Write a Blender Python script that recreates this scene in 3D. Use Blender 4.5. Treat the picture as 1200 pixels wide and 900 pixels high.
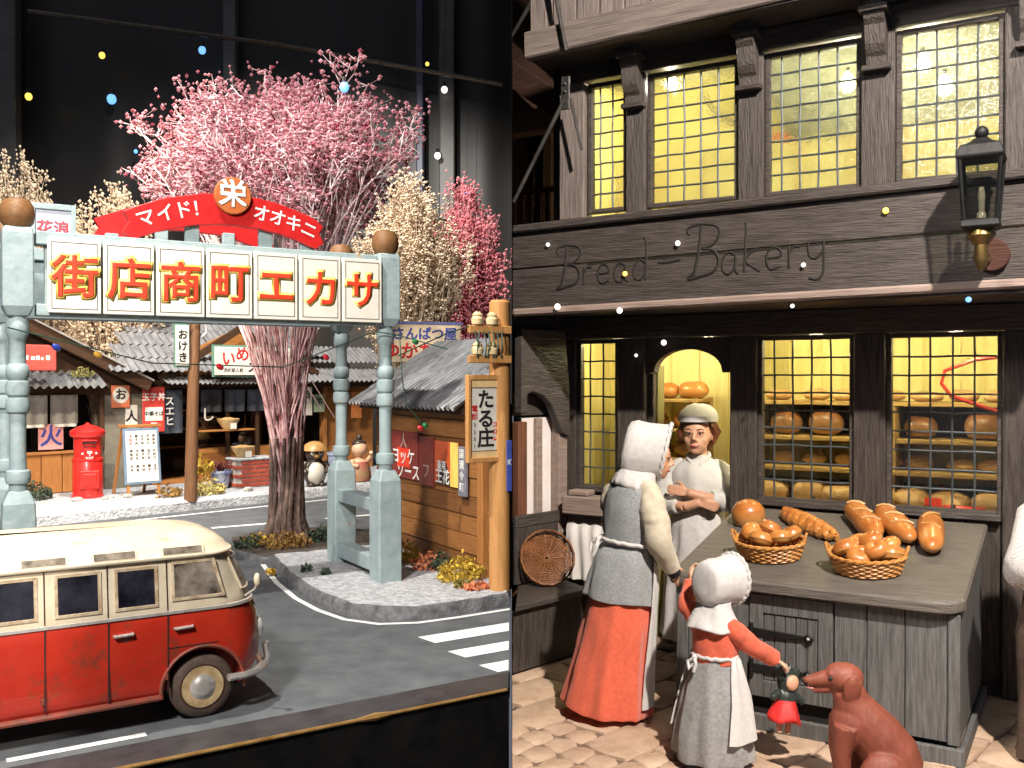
import bpy, math, random
from mathutils import Vector, Matrix
R_ = math.radians
rnd = random.Random(7)
for _o in list(bpy.data.objects):
    bpy.data.objects.remove(_o)
scene = bpy.context.scene
COL = scene.collection

# ---------------------------------------------------------------- camera
cam_d = bpy.data.cameras.new('camera')
cam_d.sensor_width = 36.0
cam_d.lens = 36.0 * 1130.0 / 1200.0
cam_d.clip_start = 0.05
cam_d.clip_end = 400.0
cam = bpy.data.objects.new('camera', cam_d)
cam.location = (0, 0, 3.57)
cam.rotation_euler = (R_(90 - 0.507), 0, 0)
COL.objects.link(cam)
scene.camera = cam

# ---------------------------------------------------------------- world, lamps, exposure
world = bpy.data.worlds.new('World')
scene.world = world
world.use_nodes = True
world.node_tree.nodes['Background'].inputs[0].default_value = (0.80, 0.86, 1.0, 1)
world.node_tree.nodes['Background'].inputs[1].default_value = 0.17
scene.view_settings.view_transform = 'Standard'
scene.view_settings.look = 'None'
scene.view_settings.exposure = 0.0
scene.view_settings.gamma = 1.0
scene.view_settings.use_curve_mapping = False
scene.cycles.use_denoising = True
scene.cycles.max_bounces = 7
scene.cycles.transparent_max_bounces = 12
scene.cycles.sample_clamp_indirect = 6.0


class Frame:
    """a place of its own: origin, and axes a (along), b (away), z"""
    def __init__(s, x, y, z, yaw):
        s.o = Vector((x, y, z)); s.yaw = R_(yaw)
        s.a = Vector((math.cos(s.yaw), math.sin(s.yaw), 0)); s.b = Vector((-math.sin(s.yaw), math.cos(s.yaw), 0))
    def w(s, a, b, z=0):
        return s.o + s.a * a + s.b * b + Vector((0, 0, z))

LF = Frame(-2.1365, 15.852, 0, 32.1)          # the street model
BF = Frame(-11.3865, 22.5624, 0, 45.1)        # its back row of shops
RF = Frame(1.0445, 6.728, 1.69, -31.0)        # the bakery model
WF = Frame(0, 0, 0, 0)

def lamp(name, kind, loc, aim, power, color, size=0.1, cone=60, blend=0.4):
    d = bpy.data.lights.new(name, kind)
    d.energy = power; d.color = color
    if kind == 'SPOT':
        d.spot_size = R_(cone); d.spot_blend = blend; d.shadow_soft_size = size
    elif kind == 'AREA':
        d.size = size
    else:
        d.shadow_soft_size = size
    o = bpy.data.objects.new(name, d)
    o.location = loc
    if aim is not None:
        o.rotation_euler = (Vector(aim) - Vector(loc)).to_track_quat('-Z', 'Y').to_euler()
    COL.objects.link(o)
    return o

# ceiling spots over the street model; the back one is added
lamp('street_key_spot', 'SPOT', LF.w(-6.5, -3.2, 15.5), LF.w(-2.2, 0.8, 0), 11500, (1.0, 0.94, 0.86), 0.22, 75)
lamp('street_front_spot', 'SPOT', (-5.0, 1.0, 10.5), LF.w(-2.5, 2, 3.0), 11000, (1.0, 0.94, 0.88), 1.0, 70)
lamp('street_shop_spot', 'SPOT', (-12.0, 11.0, 13.5), BF.w(6, 3.0, 1.5), 15500, (1.0, 0.84, 0.66), 0.3, 55)
lamp('street_tree_spot', 'SPOT', (-9.0, 13.5, 16.5), LF.w(0.5, 7.0, 8.0), 9000, (1.0, 0.95, 0.92), 0.3, 60)
lamp('street_back_fill', 'SPOT', (-7.0, 21.0, 17.0), (-8.5, 30, 7.0), 16000, (1.0, 0.95, 0.88), 0.3, 100)  # lamp added to brighten the bushes at the back
# the one spot over the bakery model, plus an added front fill
lamp('bakery_key_spot', 'SPOT', RF.w(4.1, -4.9, 6.3), RF.w(0.9, -0.8, 1.6), 4200, (1.0, 0.90, 0.80), 0.10, 75)
lamp('bakery_front_fill', 'SPOT', RF.w(-0.2, -6.2, 5.6), RF.w(0.7, -0.5, 1.8), 1900, (1.0, 0.94, 0.89), 0.8, 70)  # soft fill added from the front to lift the facade

# ---------------------------------------------------------------- helpers
def V(*a):
    return Vector(a)

class MB:
    def __init__(s):
        s.v = []; s.f = []
    def add(s, vs, fs):
        o = len(s.v)
        s.v += [tuple(v) for v in vs]
        s.f += [[i + o for i in f] for f in fs]
        return s
    def box(s, c, d, rot=(0, 0, 0)):
        m = Matrix.Translation(c) @ Euler3(rot)
        x, y, z = d[0] / 2, d[1] / 2, d[2] / 2
        vs = [m @ V(i * x, j * y, k * z) for i in (-1, 1) for j in (-1, 1) for k in (-1, 1)]
        return s.add(vs, [(0, 1, 3, 2), (4, 6, 7, 5), (0, 4, 5, 1), (2, 3, 7, 6), (0, 2, 6, 4), (1, 5, 7, 3)])
    def bb(s, x0, x1, y0, y1, z0, z1):
        return s.box(((x0 + x1) / 2, (y0 + y1) / 2, (z0 + z1) / 2), (abs(x1 - x0), abs(y1 - y0), abs(z1 - z0)))
    def bar(s, p0, p1, w, h=None):
        """square bar from p0 to p1"""
        p0, p1 = Vector(p0), Vector(p1); h = h or w
        d = p1 - p0
        q = d.to_track_quat('X', 'Z').to_matrix().to_4x4()
        m = Matrix.Translation((p0 + p1) / 2) @ q
        x, y, z = d.length / 2, w / 2, h / 2
        vs = [m @ V(i * x, j * y, k * z) for i in (-1, 1) for j in (-1, 1) for k in (-1, 1)]
        return s.add(vs, [(0, 1, 3, 2), (4, 6, 7, 5), (0, 4, 5, 1), (2, 3, 7, 6), (0, 2, 6, 4), (1, 5, 7, 3)])
    def loft(s, rings, cap0=True, cap1=True, close=True):
        n = len(rings[0]); o = len(s.v)
        for r in rings:
            s.v += [tuple(p) for p in r]
        for i in range(len(rings) - 1):
            for j in range(n if close else n - 1):
                k = (j + 1) % n
                s.f.append([o + i * n + j, o + i * n + k, o + (i + 1) * n + k, o + (i + 1) * n + j])
        if cap0:
            s.f.append([o + j for j in range(n)][::-1])
        if cap1:
            s.f.append([o + (len(rings) - 1) * n + j for j in range(n)])
        return s
    def tube(s, pts, rad, n=8, caps=True, flat=1.0):
        pts = [Vector(p) for p in pts]
        if not isinstance(rad, (list, tuple)):
            rad = [rad] * len(pts)
        rings = []
        t0 = (pts[1] - pts[0]).normalized()
        up = V(0, 0, 1) if abs(t0.z) < 0.9 else V(1, 0, 0)
        u = t0.cross(up).normalized()
        for i, p in enumerate(pts):
            t = (pts[min(i + 1, len(pts) - 1)] - pts[max(i - 1, 0)])
            t = t.normalized() if t.length > 1e-9 else t0
            u = (u - t * u.dot(t))
            u = u.normalized() if u.length > 1e-6 else t.orthogonal().normalized()
            w = t.cross(u)
            rings.append([p + (u * math.cos(6.28319 * k / n) + w * flat * math.sin(6.28319 * k / n)) * rad[i] for k in range(n)])
        return s.loft(rings, caps, caps)
    def cyl(s, p0, p1, r0, r1=None, n=12):
        return s.tube([p0, p1], [r0, r0 if r1 is None else r1], n)
    def lathe(s, prof, n=16, c=(0, 0, 0), sx=1, sy=1):
        rings = [[(c[0] + r * sx * math.cos(6.28319 * k / n), c[1] + r * sy * math.sin(6.28319 * k / n), c[2] + z) for k in range(n)] for r, z in prof]
        return s.loft(rings)
    def ell(s, c, r, nu=12, nv=8, rot=(0, 0, 0), jit=0, seed=1):
        q = random.Random(seed)
        m = Matrix.Translation(c) @ Euler3(rot)
        vs = [m @ V(0, 0, -r[2])]
        for j in range(1, nv):
            t = -math.pi / 2 + math.pi * j / nv
            for i in range(nu):
                k = 1 + jit * (q.random() - .5)
                a = 6.28319 * i / nu
                vs.append(m @ V(r[0] * k * math.cos(t) * math.cos(a), r[1] * k * math.cos(t) * math.sin(a), r[2] * k * math.sin(t)))
        vs.append(m @ V(0, 0, r[2]))
        fs = [(0, 1 + (i + 1) % nu, 1 + i) for i in range(nu)]
        for j in range(nv - 2):
            for i in range(nu):
                a = 1 + j * nu + i; b = 1 + j * nu + (i + 1) % nu
                fs.append((a, b, b + nu, a + nu))
        top = len(vs) - 1; o = 1 + (nv - 2) * nu
        fs += [(o + i, o + (i + 1) % nu, top) for i in range(nu)]
        return s.add(vs, fs)
    def prism(s, poly, y0, y1):
        """polygon in x,z pushed along y (poly anticlockwise seen from -y)"""
        n = len(poly)
        vs = [(x, y0, z) for x, z in poly] + [(x, y1, z) for x, z in poly]
        fs = [list(range(n)), list(range(2 * n - 1, n - 1, -1))] + [(i, i + n, (i + 1) % n + n, (i + 1) % n) for i in range(n)]
        return s.add(vs, fs)
    def flat(s, poly, z0, z1):
        """polygon in x,y pushed along z"""
        n = len(poly)
        vs = [(x, y, z0) for x, y in poly] + [(x, y, z1) for x, y in poly]
        fs = [list(range(n))[::-1], list(range(n, 2 * n))] + [(i, (i + 1) % n, (i + 1) % n + n, i + n) for i in range(n)]
        return s.add(vs, fs)
    def oct(s, c, r, q):
        """a small blossom: squashed octahedron"""
        x, y, z = c
        k = [r * (0.7 + 0.6 * q.random()) for _ in range(3)]
        return s.add([(x - k[0], y, z), (x + k[0], y, z), (x, y - k[1], z), (x, y + k[1], z), (x, y, z - k[2]), (x, y, z + k[2])],
                     [(0, 2, 5), (2, 1, 5), (1, 3, 5), (3, 0, 5), (2, 0, 4), (1, 2, 4), (3, 1, 4), (0, 3, 4)])
    def mesh(s, name, mat, smooth=False, angle=40):
        me = bpy.data.meshes.new(name)
        me.from_pydata(s.v, [], s.f)
        me.validate()
        if mat:
            me.materials.append(mat)
        if smooth:
            me.polygons.foreach_set('use_smooth', [True] * len(me.polygons))
            me.update()
            me.set_sharp_from_angle(angle=R_(angle))
        me.update()
        return me

def Euler3(rot):
    from mathutils import Euler
    return Euler(rot).to_matrix().to_4x4()

def link(name, me, parent=None, loc=(0, 0, 0), rot=(0, 0, 0)):
    o = bpy.data.objects.new(name, me)
    COL.objects.link(o)
    o.location = loc; o.rotation_euler = rot
    if parent is not None:
        o.parent = parent
    return o

def bev(o, w, seg=1):
    if w:
        m = o.modifiers.new('bevel', 'BEVEL')
        m.width = w; m.segments = seg; m.limit_method = 'ANGLE'; m.angle_limit = R_(35)
    return o

def part(parent, name, mb, mat, smooth=False, loc=(0, 0, 0), rot=(0, 0, 0), bevel=0, label=None, kind=None, angle=40):
    o = link(name, mb.mesh(name, mat, smooth, angle), parent, loc, rot)
    bev(o, bevel)
    if label: o['label'] = label
    if kind: o['kind'] = kind
    return o

def tag(o, label, cat, group=None, kind=None):
    o['label'] = label
    if cat: o['category'] = cat
    if group: o['group'] = group
    if kind: o['kind'] = kind
    return o

def thing(name, label, cat, fr, loc=(0, 0, 0), rot=0, group=None, tilt=(0, 0)):
    o = bpy.data.objects.new(name, None)
    o.empty_display_size = 0.1
    COL.objects.link(o)
    o.location = fr.w(*loc)
    o.rotation_euler = (tilt[0], tilt[1], fr.yaw + rot)
    return tag(o, label, cat, group)

def one(name, mb, mat, label, cat, fr, loc=(0, 0, 0), rot=0, group=None, smooth=False, bevel=0, kind=None, tilt=(0, 0), angle=40):
    o = link(name, mb.mesh(name, mat, smooth, angle), None, fr.w(*loc), (tilt[0], tilt[1], fr.yaw + rot))
    bev(o, bevel)
    return tag(o, label, cat, group, kind)

def struct(name, mb, mat, fr, loc=(0, 0, 0), label=None, smooth=False, bevel=0):
    o = link(name, mb.mesh(name, mat, smooth), None, fr.w(*loc), (0, 0, fr.yaw))
    bev(o, bevel)
    o['kind'] = 'structure'
    if label: o['label'] = label
    return o

def copy_tree(o, parent=None):
    c = o.copy(); COL.objects.link(c); c.parent = parent
    for ch in list(o.children):
        copy_tree(ch, c)
    return c

def baked(mb, mods, name, mat, smooth=True, angle=60):
    """mesh after a few modifiers (union by voxels, smoothing)"""
    t = bpy.data.objects.new('tmp', mb.mesh('tmp', None) if isinstance(mb, MB) else mb)
    COL.objects.link(t)
    for ty, kw in mods:
        m = t.modifiers.new(ty, ty)
        for k, v in kw.items():
            setattr(m, k, v)
    dg = bpy.context.evaluated_depsgraph_get()
    me = bpy.data.meshes.new_from_object(t.evaluated_get(dg))
    me.name = name
    bpy.data.objects.remove(t)
    me.materials.clear()
    if mat: me.materials.append(mat)
    me.polygons.foreach_set('use_smooth', [smooth] * len(me.polygons))
    me.update()
    return me

def fused(parent, name, mb, mat, voxel=0.008, smooth=4, loc=(0, 0, 0), rot=(0, 0, 0)):
    me = baked(mb, [('REMESH', dict(mode='VOXEL', voxel_size=voxel)), ('SMOOTH', dict(factor=0.5, iterations=smooth))], name, mat)
    return link(name, me, parent, loc, rot)

def text(parent, s, size, mat, loc, rot=(math.pi / 2, 0, 0), ext=0.004, off=0.0, align='CENTER', name='lettering', sx=1.0, shear=0, spacing=1.0, mid=False):
    c = bpy.data.curves.new('t', 'FONT')
    c.body = s; c.size = size; c.extrude = 0 if off else ext; c.bevel_depth = off; c.bevel_resolution = 0; c.align_x = align; c.align_y = 'CENTER'
    c.resolution_u = 3; c.shear = shear; c.space_character = spacing
    t = bpy.data.objects.new('t', c)
    COL.objects.link(t)
    dg = bpy.context.evaluated_depsgraph_get()
    me = bpy.data.meshes.new_from_object(t.evaluated_get(dg))
    bpy.data.objects.remove(t)
    me.name = name
    me.materials.clear(); me.materials.append(mat)
    if mid:
        xs = [v.co.x for v in me.vertices]; ys = [v.co.y for v in me.vertices]
        me.transform(Matrix.Translation((-(min(xs) + max(xs)) / 2, -(min(ys) + max(ys)) / 2, 0)))
    o = link(name, me, parent, loc, rot)
    o.scale = (sx, 1, (ext / off) if off else 1)
    return o

# ---------------------------------------------------------------- materials
def nd(nt, ty, **kw):
    n = nt.nodes.new(ty)
    for k, v in kw.items():
        if k.startswith('i_'):
            n.inputs[k[2:].replace('_', ' ')].default_value = v
        else:
            setattr(n, k, v)
    return n

def col4(c):
    return (c[0], c[1], c[2], 1)

_mats = {}
def mat(name, c1, c2=None, sc=6.0, rough=0.6, bump=0.15, bsc=None, stretch=(1, 1, 1), metal=0.0, wear=None, coat=0.0, spec=0.5,
        rvar=0.0, bdist=0.01, weave=None, sheen=0.0, sub=0.0, contrast=(0.3, 0.7), detail=6, zlow=None):
    if name in _mats:
        return _mats[name]
    m = bpy.data.materials.new(name); m.use_nodes = True
    nt = m.node_tree; L = nt.links
    p = nt.nodes['Principled BSDF']
    tc = nd(nt, 'ShaderNodeTexCoord'); oi = nd(nt, 'ShaderNodeObjectInfo')
    mp = nd(nt, 'ShaderNodeMapping'); mp.inputs['Scale'].default_value = stretch
    mul = nd(nt, 'ShaderNodeVectorMath', operation='SCALE'); mul.inputs[3].default_value = 1.0
    comb = nd(nt, 'ShaderNodeCombineXYZ')
    k = nd(nt, 'ShaderNodeMath', operation='MULTIPLY'); k.inputs[1].default_value = 31.7
    L.new(oi.outputs['Random'], k.inputs[0])
    for i in range(3): L.new(k.outputs[0], comb.inputs[i])
    add = nd(nt, 'ShaderNodeVectorMath', operation='ADD')
    L.new(tc.outputs['Object'], add.inputs[0]); L.new(comb.outputs[0], add.inputs[1])
    L.new(add.outputs[0], mp.inputs['Vector'])
    n1 = nd(nt, 'ShaderNodeTexNoise'); n1.inputs['Scale'].default_value = sc; n1.inputs['Detail'].default_value = detail
    n1.inputs['Roughness'].default_value = 0.62
    L.new(mp.outputs[0], n1.inputs['Vector'])
    cr = nd(nt, 'ShaderNodeValToRGB')
    cr.color_ramp.elements[0].position = contrast[0]; cr.color_ramp.elements[1].position = contrast[1]
    cr.color_ramp.elements[0].color = col4(c1)
    cr.color_ramp.elements[1].color = col4(c2 if c2 else [min(1, x * 1.25) for x in c1])
    L.new(n1.outputs[0], cr.inputs[0])
    out = cr.outputs[0]
    if wear:
        wc, pos, wsc = wear[:3]
        n2 = nd(nt, 'ShaderNodeTexNoise'); n2.inputs['Scale'].default_value = wsc; n2.inputs['Detail'].default_value = 8
        n2.inputs['Roughness'].default_value = 0.7
        L.new(add.outputs[0], n2.inputs['Vector'])
        r2 = nd(nt, 'ShaderNodeValToRGB')
        r2.color_ramp.elements[0].position = pos; r2.color_ramp.elements[1].position = min(1, pos + (wear[3] if len(wear) > 3 else 0.05))
        L.new(n2.outputs[0], r2.inputs[0])
        mx = nd(nt, 'ShaderNodeMix', data_type='RGBA')
        L.new(r2.outputs[0], mx.inputs[0]); L.new(out, mx.inputs[6]); mx.inputs[7].default_value = col4(wc)
        out = mx.outputs[2]
    if zlow:      # paler towards the underside, as crusts are
        sx = nd(nt, 'ShaderNodeSeparateXYZ'); L.new(tc.outputs['Generated'], sx.inputs[0])
        ns = nd(nt, 'ShaderNodeMath', operation='MULTIPLY_ADD'); ns.inputs[1].default_value = 0.5; L.new(n1.outputs[0], ns.inputs[0]); L.new(sx.outputs[2], ns.inputs[2])
        zr = nd(nt, 'ShaderNodeMapRange', interpolation_type='SMOOTHSTEP'); zr.inputs[1].default_value = 0.35; zr.inputs[2].default_value = 1.0
        L.new(ns.outputs[0], zr.inputs[0])
        mz = nd(nt, 'ShaderNodeMix', data_type='RGBA'); L.new(zr.outputs[0], mz.inputs[0]); mz.inputs[6].default_value = col4(zlow); L.new(out, mz.inputs[7])
        out = mz.outputs[2]
    L.new(out, p.inputs['Base Color'])
    p.inputs['Roughness'].default_value = rough
    if rvar:
        mr = nd(nt, 'ShaderNodeMapRange'); mr.inputs[3].default_value = max(0.02, rough - rvar); mr.inputs[4].default_value = min(1, rough + rvar)
        L.new(n1.outputs[0], mr.inputs[0]); L.new(mr.outputs[0], p.inputs['Roughness'])
    p.inputs['Metallic'].default_value = metal
    p.inputs['Specular IOR Level'].default_value = spec
    p.inputs['Coat Weight'].default_value = coat; p.inputs['Coat Roughness'].default_value = 0.12
    if sheen: p.inputs['Sheen Weight'].default_value = sheen
    if sub:
        p.inputs['Subsurface Weight'].default_value = sub; p.inputs['Subsurface Radius'].default_value = (0.02, 0.008, 0.004)
        p.inputs['Subsurface Scale'].default_value = 0.5
    if bump or weave:
        bp = nd(nt, 'ShaderNodeBump'); bp.inputs['Strength'].default_value = bump; bp.inputs['Distance'].default_value = bdist
        if weave:
            w1 = nd(nt, 'ShaderNodeTexWave', bands_direction='X'); w1.inputs['Scale'].default_value = weave; w1.inputs['Distortion'].default_value = 0.6
            w2 = nd(nt, 'ShaderNodeTexWave', bands_direction='Z'); w2.inputs['Scale'].default_value = weave; w2.inputs['Distortion'].default_value = 0.6
            L.new(tc.outputs['Object'], w1.inputs[0]); L.new(tc.outputs['Object'], w2.inputs[0])
            ad = nd(nt, 'ShaderNodeMath', operation='ADD')
            L.new(w1.outputs[1], ad.inputs[0]); L.new(w2.outputs[1], ad.inputs[1])
            L.new(ad.outputs[0], bp.inputs['Height'])
        else:
            n3 = nd(nt, 'ShaderNodeTexNoise'); n3.inputs['Scale'].default_value = bsc or sc * 3; n3.inputs['Detail'].default_value = 6
            L.new(mp.outputs[0], n3.inputs['Vector'])
            L.new(n3.outputs[0], bp.inputs['Height'])
        L.new(bp.outputs[0], p.inputs['Normal'])
    _mats[name] = m
    return m

def emit(name, c, s):
    if name in _mats: return _mats[name]
    m = bpy.data.materials.new(name); m.use_nodes = True
    p = m.node_tree.nodes['Principled BSDF']
    p.inputs['Base Color'].default_value = col4(c); p.inputs['Emission Color'].default_value = col4(c); p.inputs['Emission Strength'].default_value = s
    _mats[name] = m
    return m

def glass(name, tint, refl=0.1, rough=0.03, bump=0.0, bsc=20, milky=0.0, refract=0):
    """thin pane: see-through with a tint, a share of mirror and, for old glass, some scatter"""
    if name in _mats: return _mats[name]
    m = bpy.data.materials.new(name); m.use_nodes = True
    nt = m.node_tree; L = nt.links
    nt.nodes.remove(nt.nodes['Principled BSDF'])
    out = nt.nodes['Material Output']
    tr = nd(nt, 'ShaderNodeBsdfTransparent'); tr.inputs[0].default_value = col4(tint)
    gl = nd(nt, 'ShaderNodeBsdfGlossy'); gl.inputs['Roughness'].default_value = rough
    mx = nd(nt, 'ShaderNodeMixShader'); mx.inputs[0].default_value = refl
    base = tr
    if bump:
        tc = nd(nt, 'ShaderNodeTexCoord'); oi = nd(nt, 'ShaderNodeObjectInfo')
        k = nd(nt, 'ShaderNodeMath', operation='MULTIPLY'); k.inputs[1].default_value = 23.0
        L.new(oi.outputs['Random'], k.inputs[0])
        ad = nd(nt, 'ShaderNodeVectorMath', operation='ADD')
        L.new(tc.outputs['Object'], ad.inputs[0]); L.new(k.outputs[0], ad.inputs[1])
        n = nd(nt, 'ShaderNodeTexNoise'); n.inputs['Scale'].default_value = bsc; n.inputs['Detail'].default_value = 3
        L.new(ad.outputs[0], n.inputs['Vector'])
        bp = nd(nt, 'ShaderNodeBump'); bp.inputs['Strength'].default_value = bump; bp.inputs['Distance'].default_value = 0.02
        L.new(n.outputs[0], bp.inputs['Height']); L.new(bp.outputs[0], gl.inputs['Normal'])
        if refract:
            tr = nd(nt, 'ShaderNodeBsdfRefraction'); tr.inputs['Color'].default_value = col4(tint); tr.inputs['IOR'].default_value = refract; tr.inputs['Roughness'].default_value = 0.0
            L.new(bp.outputs[0], tr.inputs['Normal']); base = tr
        if milky:
            tl = nd(nt, 'ShaderNodeBsdfTranslucent'); tl.inputs[0].default_value = (0.8, 0.85, 0.75, 1)
            m2 = nd(nt, 'ShaderNodeMixShader')
            rr = nd(nt, 'ShaderNodeMapRange'); rr.inputs[1].default_value = 0.35; rr.inputs[2].default_value = 0.65
            rr.inputs[3].default_value = milky * 0.3; rr.inputs[4].default_value = milky
            L.new(n.outputs[0], rr.inputs[0]); L.new(rr.outputs[0], m2.inputs[0])
            L.new(tr.outputs[0], m2.inputs[1]); L.new(tl.outputs[0], m2.inputs[2]); L.new(bp.outputs[0], tl.inputs['Normal'])
            base = m2
    L.new(base.outputs[0], mx.inputs[1]); L.new(gl.outputs[0], mx.inputs[2])
    L.new(mx.outputs[0], out.inputs[0])
    _mats[name] = m
    return m

def wood(name, c1, c2, axis='x', sc=3.0, rough=0.65, bump=0.35, wear=None, spec=0.3):
    st = {'x': (1, 13, 13), 'y': (13, 1, 13), 'z': (13, 13, 1)}[axis]
    return mat(name, c1, c2, sc=sc, rough=rough, bump=bump, bsc=sc * 2.2, stretch=st, wear=wear, spec=spec, bdist=0.012, contrast=(.22, .78))
# ================================================================ STREET MODEL
ASPH = mat('asphalt', (0.066, 0.073, 0.080), (0.118, 0.128, 0.136), sc=2.2, rough=0.72, bump=0.25, bsc=90, wear=((0.24, 0.24, 0.235), 0.63, 26, 0.08), spec=0.35, bdist=0.006)
PAVE = mat('pavement_plaster', (0.27, 0.28, 0.30), (0.62, 0.63, 0.65), sc=9, rough=0.9, bump=0.9, bsc=16, bdist=0.05, wear=((0.10, 0.10, 0.11), 0.60, 5, 0.10))
KERB = mat('kerb_dark', (0.06, 0.06, 0.065), (0.20, 0.20, 0.21), sc=6, rough=0.85, bump=0.6, bsc=20, bdist=0.03)
SOIL = mat('soil', (0.035, 0.027, 0.02), (0.13, 0.10, 0.075), sc=7, rough=0.95, bump=0.9, bsc=18, bdist=0.05)
LINE = mat('road_paint', (0.70, 0.70, 0.68), (0.82, 0.82, 0.80), sc=9, rough=0.7, bump=0.1, wear=((0.22, 0.22, 0.22), 0.62, 14, 0.08))
BLACK = mat('black_lacquer', (0.006, 0.006, 0.007), (0.014, 0.013, 0.012), sc=3, rough=0.16, bump=0.06, bsc=5, rvar=0.08, spec=0.6)
RIM = mat('rim_dark', (0.022, 0.02, 0.022), (0.05, 0.046, 0.048), sc=4, rough=0.45, bump=0.2, wear=((0.10, 0.09, 0.08), 0.66, 6, 0.1))
GOLD = mat('trim_gold', (0.45, 0.22, 0.06), (0.80, 0.50, 0.18), sc=7, rough=0.32, bump=0.2, metal=0.7)

def cut_a(b):          # the dividing panel bounds the street model on this side
    return 2.52 + 0.627 * b - 0.03

# road
pts = [LF.w(-14, -4.76), LF.w(cut_a(-4.76), -4.76), V(-0.02, 44, 0), V(-40, 44, 0), V(-40, 6, 0)]
road = struct('road', MB().flat([(p.x, p.y) for p in pts], -0.3, 0.0), ASPH, WF, label='grey miniature asphalt road with white markings')
def mark(poly, z=0.004):
    q = [LF.w(*p) for p in poly]
    part(road, 'marking', MB().flat([(p.x, p.y) for p in q], z, z + 0.003), LINE)
for b0, b1, a0 in ((-3.16, -2.78, -0.70), (-3.95, -3.60, -0.68), (-4.68, -4.33, -0.64)):
    mark([(a0 - 0.03, b1), (a0 + 0.03, b0), (cut_a(b0) - 0.02, b0), (cut_a(b1) - 0.02, b1)])
for a0 in (-6.2, -3.4, -0.6, 2.2, 5.0):
    mark([(a0, 8.16), (a0 + 1.5, 8.16), (a0 + 1.5, 8.30), (a0, 8.30)])
mark([(-5.85, -4.59), (-4.62, -4.59), (-4.62, -4.49), (-5.85, -4.49)])
# edge line round the corner island
isl = [(-0.80, 3.3), (-1.10, 1.6), (-1.22, 0.3), (-1.20, -0.6), (-1.08, -1.3), (-0.80, -1.75), (-0.35, -1.95), (0.3, -1.98), (1.22, -1.96)]
inn, outt = [], []
for i, (a, b) in enumerate(isl):
    p = Vector(isl[max(i - 1, 0)]); q = Vector(isl[min(i + 1, len(isl) - 1)])
    d = (q - p).normalized(); n = Vector((d.y, -d.x))
    n = -n if n.dot(Vector((a - 0.8, b - 0.8))) < 0 else n
    inn.append((a + n.x * 0.10, b + n.y * 0.10)); outt.append((a + n.x * 0.19, b + n.y * 0.19))
inn[-1] = (cut_a(-2.06) - .01, -2.06); outt[-1] = (cut_a(-2.15) - .01, -2.15)
for i in range(len(isl) - 1):
    mark([inn[i], outt[i], outt[i + 1], inn[i + 1]])
for s in range(3):
    c = [BF.w(-4 + s * 5.2 + dx, -0.75 + dy) for dx, dy in ((0, 0), (5.1, 0), (5.1, .12), (0, .12))]
    part(road, 'marking', MB().flat([(p.x, p.y) for p in c], 0.004, 0.007), LINE)

# corner island: rough plaster top with dark kerb skirt
def island(name, poly, h, top, kerb, label, seed):
    q = random.Random(seed)
    fine = []
    for i in range(len(poly)):
        p, r = Vector(poly[i]), Vector(poly[(i + 1) % len(poly)])
        n = max(1, int((r - p).length / 0.22))
        for k in range(n):
            t = p.lerp(r, k / n)
            fine.append((t.x + q.uniform(-.015, .015), t.y + q.uniform(-.015, .015)))
    cx = sum(p[0] for p in fine) / len(fine); cy = sum(p[1] for p in fine) / len(fine)
    def rng(k, z, j=0): return [(cx + (x - cx) * k, cy + (y - cy) * k, z + q.uniform(-j, j)) for x, y in fine]
    o = struct(name, MB().loft([rng(0.97, h - 0.012, .012), rng(0.6, h, .014), rng(0.2, h, .01)], False, True), top, LF, label=label, smooth=True)
    part(o, 'kerb', MB().loft([rng(1.0, -0.02), rng(0.995, h * 0.6, .01), rng(0.985, h - 0.02, .012), rng(0.965, h - 0.005, .012)], False, False), kerb, smooth=True)
    return o
island('pavement', isl + [(1.26, -1.95), (2.4, 0.0), (4.1, 2.9), (3.6, 3.3)], 0.20, PAVE, KERB, 'pale rough plaster street corner under the arch', 3)
island('planting_bed', [(-0.95, 3.42), (-1.15, 4.4), (-0.85, 6.0), (0.2, 6.6), (1.6, 6.4), (2.3, 5.0), (2.2, 3.42)], 0.13, SOIL, KERB, 'dark soil bed round the pink tree', 5)
# far pavement
pv = MB().loft([[(x, y0 + random.Random(i * 3 + k).uniform(-.04, .04), z) for i, x in enumerate([-9 + t * 0.5 for t in range(50)])]
                for k, (y0, z) in enumerate(((0, -.02), (0.02, .22), (.10, .28), (1.2, .27), (3, .28), (10, .28)))], False, False, False)
o = struct('pavement', pv, PAVE, BF, label='pale rough pavement along the row of shops', smooth=True)

# display table
tab = thing('display_table', 'black lacquered display table edge with thin gold trim', 'table', LF, (0, 0, 0))
def strip(b0, b1, z0, z1):
    return MB().flat([(-14, b0), (cut_a(b0) - .01, b0), (cut_a(b1) - .01, b1), (-14, b1)], z0, z1)
part(tab, 'rim', strip(-5.27, -4.765, -0.03, 0.02), RIM, bevel=0.008)
part(tab, 'front_panel', strip(-5.268, -5.02, -4.0, -0.033), BLACK)
tr = MB()
n = 60; ps = []
for i in range(n + 1):
    a = -13 + (cut_a(-5.3) + 13 - 0.03) * i / n
    ps.append((a, -5.285, 0.0))
tr.tube(ps, [0.020 + (0.022 if i == 52 else 0) for i in range(n + 1)], 6)
part(tab, 'trim', tr, GOLD, smooth=True)

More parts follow.
